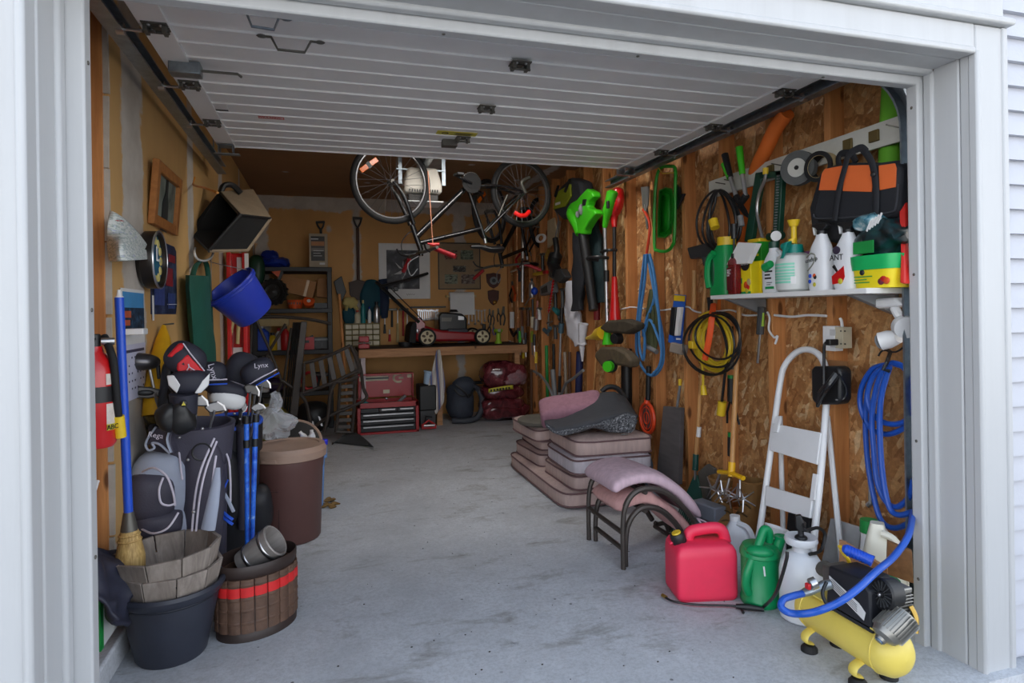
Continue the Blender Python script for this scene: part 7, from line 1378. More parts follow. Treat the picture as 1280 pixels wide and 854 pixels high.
# grinding wheel, tape
def disc(t, u, v, ru, o, prof, name, mt): 
    c = PR(u, v, o); r = abs(PR(u - ru, v, o).y - PR(u + ru, v, o).y) / 2; b = B(fR(c) @ rx(90)); b.lathe([(r * a_, z) for a_, z in prof], 30); return b.o(name, mt, t)
t = RT('grinding_wheel', 'grey grinding wheel with a pale centre hanging on the rail', 'grinding wheel', 1000, 232, .08)
c = PR(1001, 211, .08); rr = (PR(1001, 190, .08).z - PR(1001, 233, .08).z) / 2; F = fR(c) @ rz(22) @ rx(90)
b = B(F); b.lathe([(0, 0), (rr, 0), (rr, .04), (0, .04)], 36); b.o('wheel', mat('grey abrasive', (88, 90, 90), .9, bmp=.3, bs=250), t); b = B(F); b.lathe([(0, .04), (rr * .54, .04), (rr * .54, .043), (0, .043)], 28); b.o('label_disc', mat('pale paper disc', (186, 186, 180), .7), t); b = B(F); b.lathe([(0, .043), (rr * .13, .043), (rr * .13, .046), (0, .046)], 14); b.o('bore', M_BLACK, t)
t = RT('tape_roll', 'roll of black tape with a tan core hanging beside the grinding wheel', 'tape', 1026, 225, .07); c = PR(1027, 209, .07); F = fR(c) @ rz(12) @ rx(90); rr = .072
b = B(F); b.lathe([(rr * .72, -.03), (rr, -.03), (rr, .03), (rr * .72, .03)], 30, cap=False); b.o('roll', mat('tan tape', (186, 164, 116), .5), t); b = B(F); b.lathe([(rr * .74, .031), (rr * 1.02, .031), (rr * 1.02, .02), (rr * .73, -.03)], 30, cap=False); b.o('black_liner', M_BLACK, t)
# tool bag
t = RT('tool_bag', 'black and orange tool bag hanging from the rail above the shelf', 'bag', 1070, 290, .12); MTB = mat('black canvas', (32, 34, 40), .75, var=.15, bmp=.15, bs=200); MTO = mat('orange canvas', (226, 108, 50), .7, var=.05, bmp=.15, bs=200)
BO = .16
b = B(); b.slab([PR(u, v, BO) for u, v in ((1029, 216), (1036, 207), (1060, 203), (1115, 203), (1124, 206), (1126, 214), (1123, 262), (1116, 272), (1040, 280), (1020, 276), (1014, 268), (1017, 255))], IN * .11); b.o('body', MTB, t, bev=.02, seg=3)
b = B(); b.slab([PR(u, v, BO - .03) for u, v in ((1024, 214), (1118, 200), (1130, 206), (1128, 290), (1100, 302), (1040, 304), (1014, 296), (1010, 260))], IN * .11); b.o('main_compartment', MTB, t, bev=.02, seg=3)
for pts in (((1023, 238), (1027, 217), (1031, 211), (1053, 207), (1046, 238)), ((1053, 239), (1056, 207), (1089, 206), (1092, 212), (1089, 240)), ((1099, 238), (1098, 207), (1118, 204), (1120, 210), (1119, 234))): b = B(); b.slab([PR(u, v, BO + .004) for u, v in pts], IN * .006); b.o('orange_panel', MTO, t, bev=.002)
for pts in (((1043, 276), (1048, 240), (1056, 210), (1060, 195), (1068, 188), (1077, 185), (1083, 190)), ((1094, 272), (1095, 240), (1092, 212), (1087, 198), (1078, 186))): b = B(); b.tube(spl([PR(u, v, BO + .012) for u, v in pts], 4), .016, 8, flat=.25, upv=(1, 0, 0)); b.o('strap', MTB, t)
b = B(); b.tube(spl([PR(u, v, BO - .10) for u, v in ((1049, 208), (1048, 198), (1052, 192), (1064, 193), (1070, 203))], 4), .016, 8, flat=.4); b.o('carry_handle', MTB, t)
b = B(); b.tube(spl([PR(u, v, BO + .005) for u, v in ((1017, 268), (1022, 273), (1060, 272), (1110, 266), (1120, 258), (1123, 230))], 4), .004, 6); b.o('piping', M_GREYC, t)
b = B(); p = PR(1091, 218, BO + .03); b.sup(p, (.006, .012, .012), nu=12, nv=6); b.o('rivet', M_BLACK, t)
# ---- shelf and its bottles ----
ZS = PX(1133, 359, XR - .02).z
ya, yc = PX(888, 368, XR - .30).y, 1.98
SD = .30                                                       # shelf depth
t = T('wall_shelf', 'white wall shelf on the studs full of garden chemicals', 'shelf', (XR - SD / 2, (ya + yc) / 2, 0))
pz = PX(960, 366, XR - SD); ZS = pz.z
b = B(); b.box((XR - SD / 2 - .001, (ya + yc) / 2, ZS - .011), (SD, ya - yc, .022)); t_ = b.o('board', mat('white melamine', (222, 222, 220), .4, var=.03), t, bev=.002)
for u in (930, 1090): y = PX(u, 376, XR - .15).y; b = B(); b.slab([(XR - SD + .04, y, ZS - .024), (XR - .004, y, ZS - .024), (XR - .004, y, ZS - .11), (XR - .02, y, ZS - .11)], (0, .03, 0)); b.o('bracket', M_GRYP, t, bev=.002)
def SP(u, d=.15): 
    p = PX(u, 340, XR - d); return V((XR - d, p.y, ZS + .001))
def shz(v, d, u=960): return PX(u, v, XR - d).z - ZS
# green jug with yellow lid
p = SP(905, .16); h_ = shz(297, .16, 908); t = T('weed_killer_jug', 'big green jug with yellow lid at the left end of the shelf', 'jug', p); MJG = mat('jug green', (18, 150, 80), .4, var=.05); F = fR(p)
w_ = .085
b = B(F); ovals(b, [(0, 0, 0, w_, .06), (0, 0, h_ * .3, w_, .062), (.005, 0, h_ * .62, w_ * .95, .06), (.015, 0, h_ * .8, w_ * .66, .05), (.025, 0, h_ * .88, w_ * .52, .045)], e=.6); b.o('body', MJG, t)
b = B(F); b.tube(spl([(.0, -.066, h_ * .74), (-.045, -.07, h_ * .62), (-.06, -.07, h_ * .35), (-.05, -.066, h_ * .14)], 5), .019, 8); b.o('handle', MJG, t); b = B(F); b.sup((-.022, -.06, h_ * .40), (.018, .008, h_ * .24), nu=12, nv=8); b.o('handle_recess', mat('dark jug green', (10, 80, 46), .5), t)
b = B(F); b.cyl((.028, 0, h_ * .86), (.028, 0, h_), .052, n=20); b.o('lid', M_YEL, t)
p = SP(918, .24); h_ = shz(322, .24, 918); t = T('ant_bait_bottle', 'dark red clear bottle standing before the yellow carton', 'bottle', p); F = fR(p)
MRL = clear('reddish liquid bottle', (150, 40, 44), .1, .8, .4)
b = B(F); b.loft([[(sx * .033 * k, sy * .022 * k, z) for sx, sy in ((-1, -1), (1, -1), (1, 1), (-1, 1))] for k, z in ((1, 0), (1, h_ * .9), (.45, h_))]); b.o('body', MRL, t, bev=.008); b = B(F); b.box((-.012, -.0235, h_ * .42), (.045, .002, h_ * .6)); b.o('label', mat('dark red label', (92, 22, 30), .5), t); b = B(F); bars(b, -.012, -.026, h_ * .66, .034, 4, .010, .004); b.o('lettering', M_PAPER, t)
b = B(F); b.cyl((0, 0, h_ * .98), (0, 0, h_ * 1.1), .016); b.cyl((0, 0, h_ * 1.5), (0, 0, h_ * 1.9), .015); b.cyl((0, 0, h_ * 1.05), (0, 0, h_ * 1.5), .006); b.o('cap', M_BLACK, t)
q = [PR(u, v, .25) for u, v in ((923, 303), (946, 304), (934, 329), (908, 331))]; b = B(); b.slab(q, (.03, .0, -.002)); tag(b.o('white_card', M_PAPER), 'blank white card tilted against the yellow carton', 'card')
p = SP(938, .17); h_ = shz(328, .17, 938); t = T('plant_food_box', 'yellow plant food carton standing on the shelf behind the white card', 'box', p); F = fR(p); MPY = mat('carton yellow', (236, 214, 30), .5, var=.04)
b = B(F); b.box((0, 0, h_ / 2), (.125, .09, h_)); b.o('carton', MPY, t, bev=.002); b = B(F); b.lathe([(0, 0), (.036, 0), (.036, .003), (0, .003)], 22, tr(.02, -.046, h_ * .93) @ rx(90)); b.o('black_disc', M_BLACK, t); b = B(F); b.text('leGro', tr(.018, -.050, h_ * .95) @ rx(90), .026); b.o('lettering', M_WHITE, t)
b = B(F); b.box((-.035, -.0465, h_ * .42), (.05, .002, .028)); b.o('green_band', MJG, t)
for x, z, mm in ((.02, .28, M_ORG), (.035, .22, M_REDP), (.03, .12, MY), (.045, .36, MWOOD)): b = B(F); b.sup((x, -.046, h_ * z), (.016, .003, .02), nu=12, nv=6); b.o('printed_fruit', mm, t)
b = B(F); b.box((.01, -.0465, h_ * .04), (.10, .002, .014)); b.o('green_print', MJG, t)
p = SP(951, .11); h_ = shz(299, .11, 951); t = T('plant_food_box', 'green and yellow carton with a yellow lid behind the yellow one', 'box', p); F = fR(p)
b = B(F); b.box((.01, 0, h_ * .3), (.12, .10, h_ * .6)); b.o('carton', MPY, t, bev=.002); b = B(F); b.box((.01, 0, h_ * .76), (.122, .102, h_ * .34)); b.o('carton', mat('carton green', (40, 150, 44), .5), t, bev=.002); b = B(F); b.box((.0, 0, h_ * .965), (.10, .09, h_ * .07)); b.o('lid', M_YEL, t, bev=.004); b = B(F); b.box((.025, -.0525, h_ * .70), (.05, .002, .012)); b.box((.025, -.0525, h_ * .8), (.05, .002, .008)); b.o('printed_band', MPY, t)
# white bottle with green spout
p = SP(967, .2); h_ = shz(303, .2, 967); t = T('insect_spray_bottle', 'white bottle with a green hose spout between cartons and pump sprayer', 'bottle', p); F = fR(p); MWP = mat('milk white plastic', (226, 228, 232), .35, var=.03)
b = B(F); ovals(b, [(0, 0, 0, .058, .04), (0, 0, h_ * .1, .06, .042), (0, 0, h_ * .5, .06, .042), (.004, 0, h_ * .68, .045, .034), (.006, 0, h_ * .82, .024, .022), (.006, 0, h_ * .9, .022, .022)], e=.8); b.o('body', MWP, t); b = B(F); b.tube(spl([(.025, 0, h_ * .8), (.05, 0, h_ * .78), (.06, 0, h_ * .65), (.055, 0, h_ * .5)], 4), .011, 8); b.o('handle', MWP, t)
b = B(F); b.cyl((-.01, -.04, h_ * .5), (.04, -.05, h_ * .56), .024, .018); b.o('spout', MJG, t); b = B(F); b.cyl((0.006, 0, h_ * .88), (.006, 0, h_ * 1.0), .026); b.o('cap', MFG, t); b = B(F); bars(b, .015, -.0435, h_ * .42, .055, 3, .017, .009); bars(b, .02, -.0435, h_ * .2, .04, 2, .01, .003); b.o('lettering', M_DKG, t); b = B(F); b.box((.02, -.042, h_ * .1), (.06, .004, .012)); b.o('green_stripe', MJG, t)
# pump sprayer
p = SP(993, .19); h_ = shz(317, .19, 993); t = T('pump_sprayer', 'clear pump sprayer bottle with yellow plunger in the middle of the shelf', 'sprayer', p); F = fR(p); MTLQ = mat('teal sprayer plastic', (16, 132, 120), .4)
b = B(F); b.lathe([(0, 0), (.066, 0), (.082, .012), (.086, .04), (.086, h_ * .72), (.076, h_ * .92), (.05, h_), (0, h_)], 30); b.o('tank', mat('cloudy white tank', (206, 208, 206), .3, var=.05), t)
b = B(F)
ang2 = [R(a) for a in range(200, 330, 10)]
for k, z in enumerate((.22, .30, .37, .44, .52, .60, .68)): b = B(F); b.loft([[(.0866 * math.cos(a), .0866 * math.sin(a), h_ * z + dz) for dz in (0, .010)] for a in ang2], cap=False); b.o('printed_stripe', mat('mint print', (130, 206, 180), .4), t)
b = B(F); b.loft([[(.0868 * math.cos(a), .0868 * math.sin(a), h_ * .2 + dz) for dz in (0, .035)] for a in [R(x) for x in range(308, 326, 4)]], cap=False); b.o('barcode_label', M_PAPER, t)
b = B(F); b.cyl((0, 0, h_ * .95), (0, 0, h_ * 1.22), .046, .04); b.o('collar', MTLQ, t); b = B(F); b.slab([(-.0, -.03, h_ * 1.22), (.028, -.05, h_ * 1.3), (.03, -.085, h_ * 1.25), (.024, -.095, h_ * .85), (.008, -.095, h_ * .85), (.006, -.05, h_ * 1.1)], (.02, 0, 0)); b.o('trigger', MTLQ, t, bev=.004); b = B(F); b.cyl((-.05, -.02, h_ * 1.2), (.0, -.02, h_ * 1.2), .018); b.o('nozzle', MTLQ, t)
b = B(F); b.cyl((.0, -.0, h_ * 1.2), (.0, 0, h_ * 1.75), .014); b.cyl((0, 0, h_ * 1.70), (0, 0, h_ * 1.86), .020, .030); b.cyl((.01, -.02, h_ * 1.25), (.01, -.02, h_ * 1.36), .018); b.o('plunger', M_YEL, t)
b = B(); b.cyl(SP(1009, .07), SP(1009, .07) + V((0, 0, .2)), .05, n=18); tag(b.o('purple_tub', mat('purple plastic', (120, 40, 110), .45)), 'purple tub half hidden behind the pump sprayer', 'tub')
# two trigger bottles
def trig(u, d, vtop, label, red):
    p = SP(u, d); h_ = shz(vtop, d, u); F = fR(p); t = T('trigger_spray_bottle', label, 'spray bottle', p, 'white trigger spray bottles on the shelf')
    b = B(F); ovals(b, [(0, 0, 0, .056, .036), (0, 0, h_ * .06, .06, .04), (0, 0, h_ * .52, .058, .04), (.002, 0, h_ * .66, .045, .034), (.004, 0, h_ * .78, .026, .024), (.004, 0, h_ * .84, .02, .02)], e=.75); b.o('body', MWP, t)
    b = B(F); b.cyl((.004, 0, h_ * .82), (.004, 0, h_ * .89), .022); b.slab([(-.045, -.014, h_ * .96), (-.04, -.014, h_ * 1.0), (.035, -.014, h_ * .99), (.05, -.014, h_ * .95), (.04, -.014, h_ * .92), (.02, -.014, h_ * .88), (-.01, -.014, h_ * .88), (-.02, -.014, h_ * .93)], (0, .028, 0)); b.o('sprayer_head', M_BLACK, t, bev=.004)
    b = B(F); b.slab([(-.046, -.008, h_ * .97), (-.036, -.008, h_ * .95), (-.028, -.008, h_ * .84), (-.038, -.008, h_ * .83), (-.042, -.008, h_ * .9)], (0, .016, 0)); b.o('trigger', M_WHITE, t, bev=.002)
    y = -.0412
    if red:
        b = B(F); b.slab([(-.045, y, h_ * .08), (.01, y, h_ * .10), (.022, y, h_ * .18), (.018, y, h_ * .34), (-.02, y, h_ * .26), (-.048, y, h_ * .2)], (0, .004, 0)); b.o('red_print', MRED, t)
        b = B(F); b.text('ANT', tr(-.02, y - .001, h_ * .47) @ rx(90), .036); b.o('lettering', M_DKG, t); b = B(F); b.slab([(-.045, y, h_ * .34), (-.035, y, h_ * .37), (-.015, y, h_ * .28), (-.02, y, h_ * .25)], (0, .004, 0)); b.o('black_print', M_BLACK, t); b = B(F); b.sup((-.02, y, h_ * .58), (.022, .004, .018), nu=14, nv=6); b.o('logo_oval', mat('logo dark', (50, 40, 60), .5), t); b = B(F); b.sup((.0, y - .001, h_ * .12), (.013, .003, .013), nu=12, nv=5); b.o('yellow_print', MY, t)
    else:
        b = B(F); b.tube(spl([(-.045, y, h_ * .50), (-.02, y - .001, h_ * .55), (.006, y - .001, h_ * .52), (-.005, y - .001, h_ * .40), (-.04, y, h_ * .30)], 5), .003, 5); b.o('printed_swoosh', mat('swoosh grey', (120, 120, 110), .5), t); b = B(F); b.text('undup', tr(-.016, y - .001, h_ * .46) @ ry(-8) @ rx(90), .030); b.o('lettering', M_DKG, t)
        for x, z, mm in ((.0, .22, M_ORG), (.004, .2, M_BLACK), (-.028, .14, M_BLUEP), (-.026, .22, M_BLUEP), (.0, .09, MY)): b = B(F); b.sup((x, y, h_ * z), (.010, .003, .010), nu=10, nv=5); b.o('printed_spot', mm, t)
trig(1027, .2, 279, 'left white trigger bottle with an oval swoosh logo on the shelf', False); trig(1060, .2, 277, 'right white trigger bottle with a red label on the shelf', True)
b = B(); p = SP(1074, .07); b.sup((p.x, p.y, p.z + .12), (.055, .08, .12), nu=20, nv=12); tag(b.o('green_ball', mat('melon green', (120, 190, 60), .4)), 'lime green rounded tub behind the right trigger bottle', 'tub')
# green tub
p = SP(1104, .17); h_ = shz(331, .17, 1104) ; t = T('fertilizer_tub', 'green and yellow plastic tub near the right end of the shelf', 'tub', p); F = fR(p); h_ = .105
b = B(F); ovals(b, [(0, 0, 0, .095, .065), (0, 0, h_, .108, .075)], e=.45); b.o('body', MPY, t); b = B(F); ovals(b, [(0, 0, h_ - .03, .108, .076), (0, 0, h_, .112, .079), (0, 0, h_ + .028, .114, .08), (0, 0, h_ + .03, .105, .07)], e=.45); b.o('lid', mat('tub green', (24, 176, 96), .4), t); b = B(F); b.sup((-.035, -.073, h_ * .62), (.012, .005, .012), nu=14, nv=6); b.o('round_logo', M_BLACK, t); b = B(F); bars(b, -.03, -.0735, h_ * .45, .09, 3, .012, .004); b.o('lettering', MJG, t)
for x, z, mm in ((.06, .2, M_REDP), (.05, .12, mat('plum print', (110, 40, 60), .5)), (.075, .14, M_ORG)): b = B(F); b.sup((x, -.066, h_ * z + .012), (.016, .005, .014), nu=12, nv=6); b.o('printed_fruit', mm, t)
p2 = p + V((.0, .0, h_ + .032)); t = T('soil_bag', 'dark green folded bag with white striped print heaped on the green tub', 'bag', p2)
b = B(tr(*p2)); b.sup((.01, 0, .065), (.075, .11, .07), .8, .7, 30, 16); b.wob(.03, 13); b.wob(.012, 34); b.o('sack', pmat('dark sack print', [(.4, (14, 22, 24)), (.55, (22, 54, 58)), (.68, (30, 70, 66)), (.74, (150, 140, 100))], 14, rough=.3), t); b = B(tr(*p2)); b.sup((-.0, .05, .14), (.055, .06, .035), .8, .8, 22, 12); b.wob(.02, 24); b.o('silver_fold', pmat('teal foil', [(.4, (36, 100, 120)), (.55, (120, 160, 170)), (.65, (206, 214, 216))], 16, rough=.2), t)
F = fR(p2 + V((-.08, .0, .05))); b = B(F); b.box((-.02, 0, -.02), (.10, .004, .05)); b.o('green_label', MGR, t); b = B(F); [b.box((0, 0, 0), (.007, .003, .045), tr(.02 + .013 * k, -.012, .062 + .006 * k) @ ry(28)) for k in range(5)]; b.o('lettering', M_PAPER, t)
q = [PR(u, v, o) for u, v, o in ((1122, 243, .12), (1131, 243, .12), (1131, 355, .22), (1124, 354, .22), (1126, 320, .2), (1124, 280, .15))]; b = B(); b.slab(q, (.05, 0, 0)); tag(b.o('red_pouch', mat('red pouch', (206, 40, 32), .4, var=.1), bev=.006), 'red and white pouch standing at the right end of the shelf', 'pouch')
# outlet box and charger
t = RT('outlet_box', 'white wall outlet with a tan junction box beside it on the stud', 'outlet', 1046, 440, .02)
b = B(); b.box(PX(1041, 423, XR - .025), (.05, .075, .12)); b.o('face_plate', M_WHITE, t, bev=.003); b = B(); b.box(PX(1054, 422, XR - .02), (.055, .05, .10)); b.o('junction_box', mat('beige box', (196, 186, 160), .6), t, bev=.002)
for dz in (-.028, .028): p = PX(1041, 423, XR - .052); b = B(); b.box((p.x, p.y, p.z + dz), (.004, .032, .03)); b.o('socket', mat('socket grey', (196, 196, 196), .4), t, bev=.001)
for j in range(4): p = PX(1054, 422, XR - .048); b = B(); b.cyl((p.x, p.y + .012 * (-1) ** j, p.z + .03 * (1 if j < 2 else -1)), (p.x - .003, p.y + .012 * (-1) ** j, p.z + .03 * (1 if j < 2 else -1)), .004, n=8); b.o('screw', M_DKSTEEL, t)
b = B(); b.box(PX(1048, 472, XR - .008), (.012, .11, .16)); tag(b.o('cardboard_piece', M_CARD), 'piece of brown card stapled behind the black charger', 'card')
t = RT('battery_charger', 'black battery charger with a bundled cord hanging under the outlet', 'charger', 1031, 508, .05)
b = B(); b.slab([PR(u, v, .145) for u, v in ((1013, 462), (1017, 458), (1046, 458), (1050, 464), (1050, 500), (1046, 506), (1020, 506), (1014, 500))], IN * .07); b.o('case', M_BLACK, t, bev=.012)
b = B(); b.tube(spl([PR(1037, 428, 0.13), PR(1031, 430, 0.13), PR(1030, 445, 0.15), PR(1030, 470, 0.17), PR(1030, 495, 0.18)], 4), .007, 6); b.o('cord', M_BLACK, t)
b = B(); b.box(PR(1040, 428, 0.13), (.05, .028, .028)); b.o('plug', M_BLACK, t, bev=.004); b = B()
for k in range(5): b.tube(spl([PR(1044 + k * .8, 466 + k, 0.18), PR(1035, 478 + 2 * k, 0.20 + .01 * (k % 2)), PR(1024 + k, 492 + k, 0.19), PR(1022, 508, 0.17)], 4), .008, 6)
b.tube(spl([PR(1048, 468, 0.15), PR(1058, 485, 0.12), PR(1055, 498, 0.12), PR(1044, 500, 0.15)], 4), .006, 6); b.o('bundled_cord', M_BLKMET, t)['kind'] = 'stuff'
b = B()
for k in range(7): p = PR(1048.5, 468 + 5 * k, .05); b.box(p + V((-.005, -.012, 0)), (.07, .004, .008))
b.o('vents', M_DKG, t)['kind'] = 'stuff'
# floodlight
t = RT('flood_light', 'white twin floodlight fixture hanging under the right end of the shelf', 'flood light', 1112, 400, .12)
b = B(); b.slab([PR(u, v, .13) for u, v in ((1090, 374), (1118, 372), (1128, 382), (1094, 386))], IN * .1); b.o('base', M_WHITE, t, bev=.01)
b = B(); b.tube(spl([PR(1118, 384, .1), PR(1122, 392, .1), PR(1126, 400, .1), PR(1122, 412, .1)], 4), .018, 8); b.o('arm', M_WHITE, t)
for (u0, v0, u1, v1, r0, r1) in ((1124, 421, 1100, 427, .026, .038), (1122, 402, 1133, 410, .028, .045)): b = B(); b.tube([PR(u0, v0, .1), PR((u0 + u1) / 2, (v0 + v1) / 2, .1), PR(u1, v1, .12)], [r0, r1, r1], 18); b.o('lamp_head', M_WHITE, t)
b = B(); b.cyl(PR(1101, 427, .12), PR(1099.4, 427.4, .121), .032, n=18); b.o('lens', M_GRYP, t); b = B(); b.tube(spl([PR(1134, 430, .05), PR(1120, 440, .06), PR(1104, 438, .05), PR(1098, 445, .05)], 4), .004, 6); b.o('lead_wire', M_BLACK, t)
# air hose coil
t = RT('air_hose', 'coil of blue air hose hanging by the doorway and running to the compressor', 'hose', 1110, 650, .1); MAH = mat('air hose blue', (30, 82, 178), .35, var=.05)
for k, pts in enumerate(([(1107, 456), (1090, 462), (1077, 485), (1076, 510), (1088, 535), (1108, 543), (1128, 536), (1140, 522)], [(1108, 457), (1092, 470), (1084, 495), (1090, 516), (1104, 528), (1122, 530), (1138, 520), (1141, 490), (1132, 462), (1118, 454), (1107, 456)], [(1108, 457), (1097, 480), (1090, 520), (1092, 560), (1096, 600), (1106, 625), (1120, 634), (1136, 622), (1142, 600)], [(1112, 458), (1101, 500), (1100, 550), (1104, 600), (1112, 635), (1124, 644), (1140, 640)], [(1106, 457), (1088, 478), (1082, 520), (1084, 570), (1090, 610), (1100, 648), (1115, 660), (1132, 656), (1141, 648)], [(1118, 455), (1134, 462), (1143, 485), (1141, 520)])):
    b = B(); b.tube(spl([PR(u, v, .06 + .022 * (k % 4)) for u, v in pts], 6), .0118, 9); b.o('loop', MAH, t)
# run of hose down to the compressor
HR = [PR(1141, 640, .15), PD(1136, 668, 2.30), PD(1118, 695, 2.20), PD(1095, 715, 2.10), PD(1070, 738, 2.03), PD(1045, 755, 2.02), PD(1015, 766, 2.04), PD(990, 767, 2.08), PD(977, 760, 2.10), PD(979, 750, 2.12), PD(992, 745, 2.14), PD(1004, 742, 2.16)]
b = B(); b.tube(spl(HR, 6), .0118, 9); b.o('run', MAH, t)
b = B(); b.tube([PR(1110, 438, .01), PR(1113, 440, .05), PR(1108, 455, .16), PR(1104, 462, .17), PR(1112, 464, .15)], .008, 6); tag(b.o('wall_hook', M_BLACK), 'black rubber hook holding the blue air hose coil', 'hook')
small('air_chuck', 'silver tyre inflator chuck hanging left of the blue hose', 'air chuck', [('brass_fitting', [(1087, 578), (1088, 592)], .012, mat('brass', (170, 140, 70), .35, .8)), ('stem', [(1088, 590), (1089, 630)], .011, M_STEEL), ('foot', [(1089, 628), (1085, 632)], .012, M_STEEL)], .05)
# ---------------- right side, on the floor ----------------
def fabric(name, c, stripe=.10):
    if name in MATS: return MATS[name]
    m, n, p = _new(name); p.inputs['Roughness'].default_value = .9; c = rgb(*c)
    f = ntex(n, mapping(n, (40, 40, 5)), 1.0, 3); g = ntex(n, mapping(n), 4, 4)
    col = ramp(n, f, [(.35, mul(c, 1 - stripe)), (.65, mul(c, 1 + stripe))]); col = mixc(n, ramp(n, g, [(.35, (.3, .3, .3, 1)), (.65, (0, 0, 0, 1))]), col, mul(c, .82))
    n.links.new(col, p.inputs['Base Color']); bump(n, p, ntex(n, mapping(n), 180, 2), .15, .003); MATS[name] = m; return m
M_TAUPE = fabric('taupe cushion', (196, 172, 166)); M_PALE = fabric('pale cushion', (204, 196, 204)); M_PINK = fabric('rose cushion', (198, 172, 184)); M_ROSE = fabric('dusty rose', (150, 108, 122)); M_PIPE = mat('cushion piping', (116, 90, 92), .85)
def cushion(x0, x1, y0, y1, z0, z1, label, mt, rot=0, tuft=False, tilt=None, group='seat cushions in the stack', pipe=True):
    cx, cy = (x0 + x1) / 2, (y0 + y1) / 2; F = tr(cx, cy, z0) @ rz(rot) @ (tilt or I4); a, c, h = (x1 - x0) / 2, (y1 - y0) / 2, z1 - z0
    t = T('seat_cushion', label, 'cushion', F, group)
    def outline(s, n=40):
        pts = []
        for k in range(n):
            q = 2 * math.pi * (k + .5) / n; e = .22
            pts.append((a * s * math.copysign(abs(math.cos(q)) ** e, math.cos(q)), c * s * math.copysign(abs(math.sin(q)) ** e, math.sin(q))))
        return pts
    rings = []
    for s, z in ((.3, 0), (.8, .0), (.97, .006), (1.0, .02), (1.0, h - .02), (.97, h - .004), (.85, h + .012), (.6, h + .022), (.35, h + .02), (.15, h + (.004 if tuft else .02)), (.04, h - (.012 if tuft else -.02))): rings.append([(x, y, z) for x, y in outline(s)])
    b = B(F); b.loft(rings); b.wob(.008, 6, x0 * 3 + z0); b.o('cover', mt, t, ang=50)
    if pipe:
        for z in (.012, h - .008): b = B(F); b.tube([(x, y, z) for x, y in outline(1.0)], .006, 6, True); b.wob(.008, 6, x0 * 3 + z0); b.o('piping', M_PIPE, t)
    if tuft: b = B(F); b.sup((0, 0, h - .006), (.018, .018, .008), nu=10, nv=5); b.o('button', M_PIPE, t)
    return t
cushion(1.46, 2.10, 3.80, 5.12, 0, .105, 'long taupe cushion lying on the floor under both stacks', M_TAUPE)
cushion(1.52, 2.10, 4.46, 5.10, .11, .215, 'second cushion from the floor in the rear stack', M_TAUPE, 1); cushion(1.56, 2.12, 4.5, 5.08, .22, .305, 'thin third cushion in the rear stack', M_TAUPE, -2); cushion(1.48, 2.08, 4.44, 5.06, .31, .41, 'topmost cushion of the rear stack under the round mat', M_TAUPE, 1)
cushion(1.53, 2.12, 3.82, 4.40, .11, .215, 'second cushion from the floor in the front stack', M_TAUPE, 2); cushion(1.535, 2.12, 3.78, 4.38, .22, .325, 'pale lavender cushion third from the floor in the front stack', M_PALE, -1); cushion(1.56, 2.13, 3.79, 4.40, .33, .44, 'tufted taupe cushion on top of the front stack', M_TAUPE, -1, True)
b = B(); c = PZ(681, 527, .435); b.lathe([(0, 0), (.20, 0), (.215, .012), (.215, .03), (.20, .04), (0, .042)], 32, tr(c.x, c.y, .425)); tag(b.o('round_mat', mat('olive grey mat', (92, 88, 80), .85, var=.2)), 'round olive grey mat lying on the rear cushion stack', 'mat')
c = PD(716, 506, 4.55); t = cushion(c.x - .23, c.x + .23, c.y - .10, c.y + .13, c.z - .085, c.z + .035, 'dusty rose pillow propped on top of the cushion stacks', M_ROSE, -14, tilt=rx(24) @ ry(-9), group='seat cushions in the stack', pipe=False)
# dark folded cover with speckled lining
t = T('chair_cover', 'dark grey folded fabric cover with speckled lining lying over the cushions', 'cover', PD(740, 540, 4.3)); M_CHA = mat('charcoal fabric', (58, 60, 66), .85, var=.12, bmp=.2); M_SPK = pmat('speckled lining', [(.42, (50, 52, 56)), (.5, (110, 112, 118)), (.56, (60, 62, 66)), (.64, (170, 172, 178))], 90, dist=0, rough=.9)
def cv(i, j, d):
    top = [(679, 525), (700, 516), (725, 504), (752, 492), (768, 490), (782, 500), (796, 520)]; bot = [(683, 530), (694, 538), (715, 536), (740, 530), (765, 524), (785, 518), (796, 522)]
    f = i * 6; k = min(5, int(f)); g = f - k; a = [top[k][q] * (1 - g) + top[k + 1][q] * g for q in (0, 1)]; c = [bot[k][q] * (1 - g) + bot[k + 1][q] * g for q in (0, 1)]
    return PD(a[0] * (1 - j) + c[0] * j, a[1] * (1 - j) + c[1] * j, 4.62 - .50 * j + .03 * math.sin(9 * i) + d)
b = B(); b.grid(lambda i, j: cv(i, j, 0), 18, 8); b.wob(.012, 9); b.o('outer_fabric', M_CHA, t, solid=.02)
def cl(i, j):
    a = cv(i, 1, 0); lo = [(683, 532), (695, 541), (704, 543), (722, 540), (744, 534), (770, 540), (792, 541), (797, 524)]; f = i * 7; k = min(6, int(f)); g = f - k
    e = PD(lo[k][0] * (1 - g) + lo[k + 1][0] * g, lo[k][1] * (1 - g) + lo[k + 1][1] * g, 4.16); return a.lerp(e, j)
b = B(); b.grid(cl, 18, 4); b.wob(.012, 12); b.o('lining', M_SPK, t, solid=.02)
b = B(); c = PD(762, 486, 4.9); b.tube(spl([PD(752, 490, 4.75), PD(760, 484, 4.75), PD(772, 486, 4.75), PD(783, 500, 4.7)], 4), .02, 8); b.o('edge_binding', M_BLACK, t)
b = B(); b.torus(PD(781, 543, 4.06), .022, .004, (0, .3, 1), 16, 6); b.o('metal_ring', M_STEEL, t)
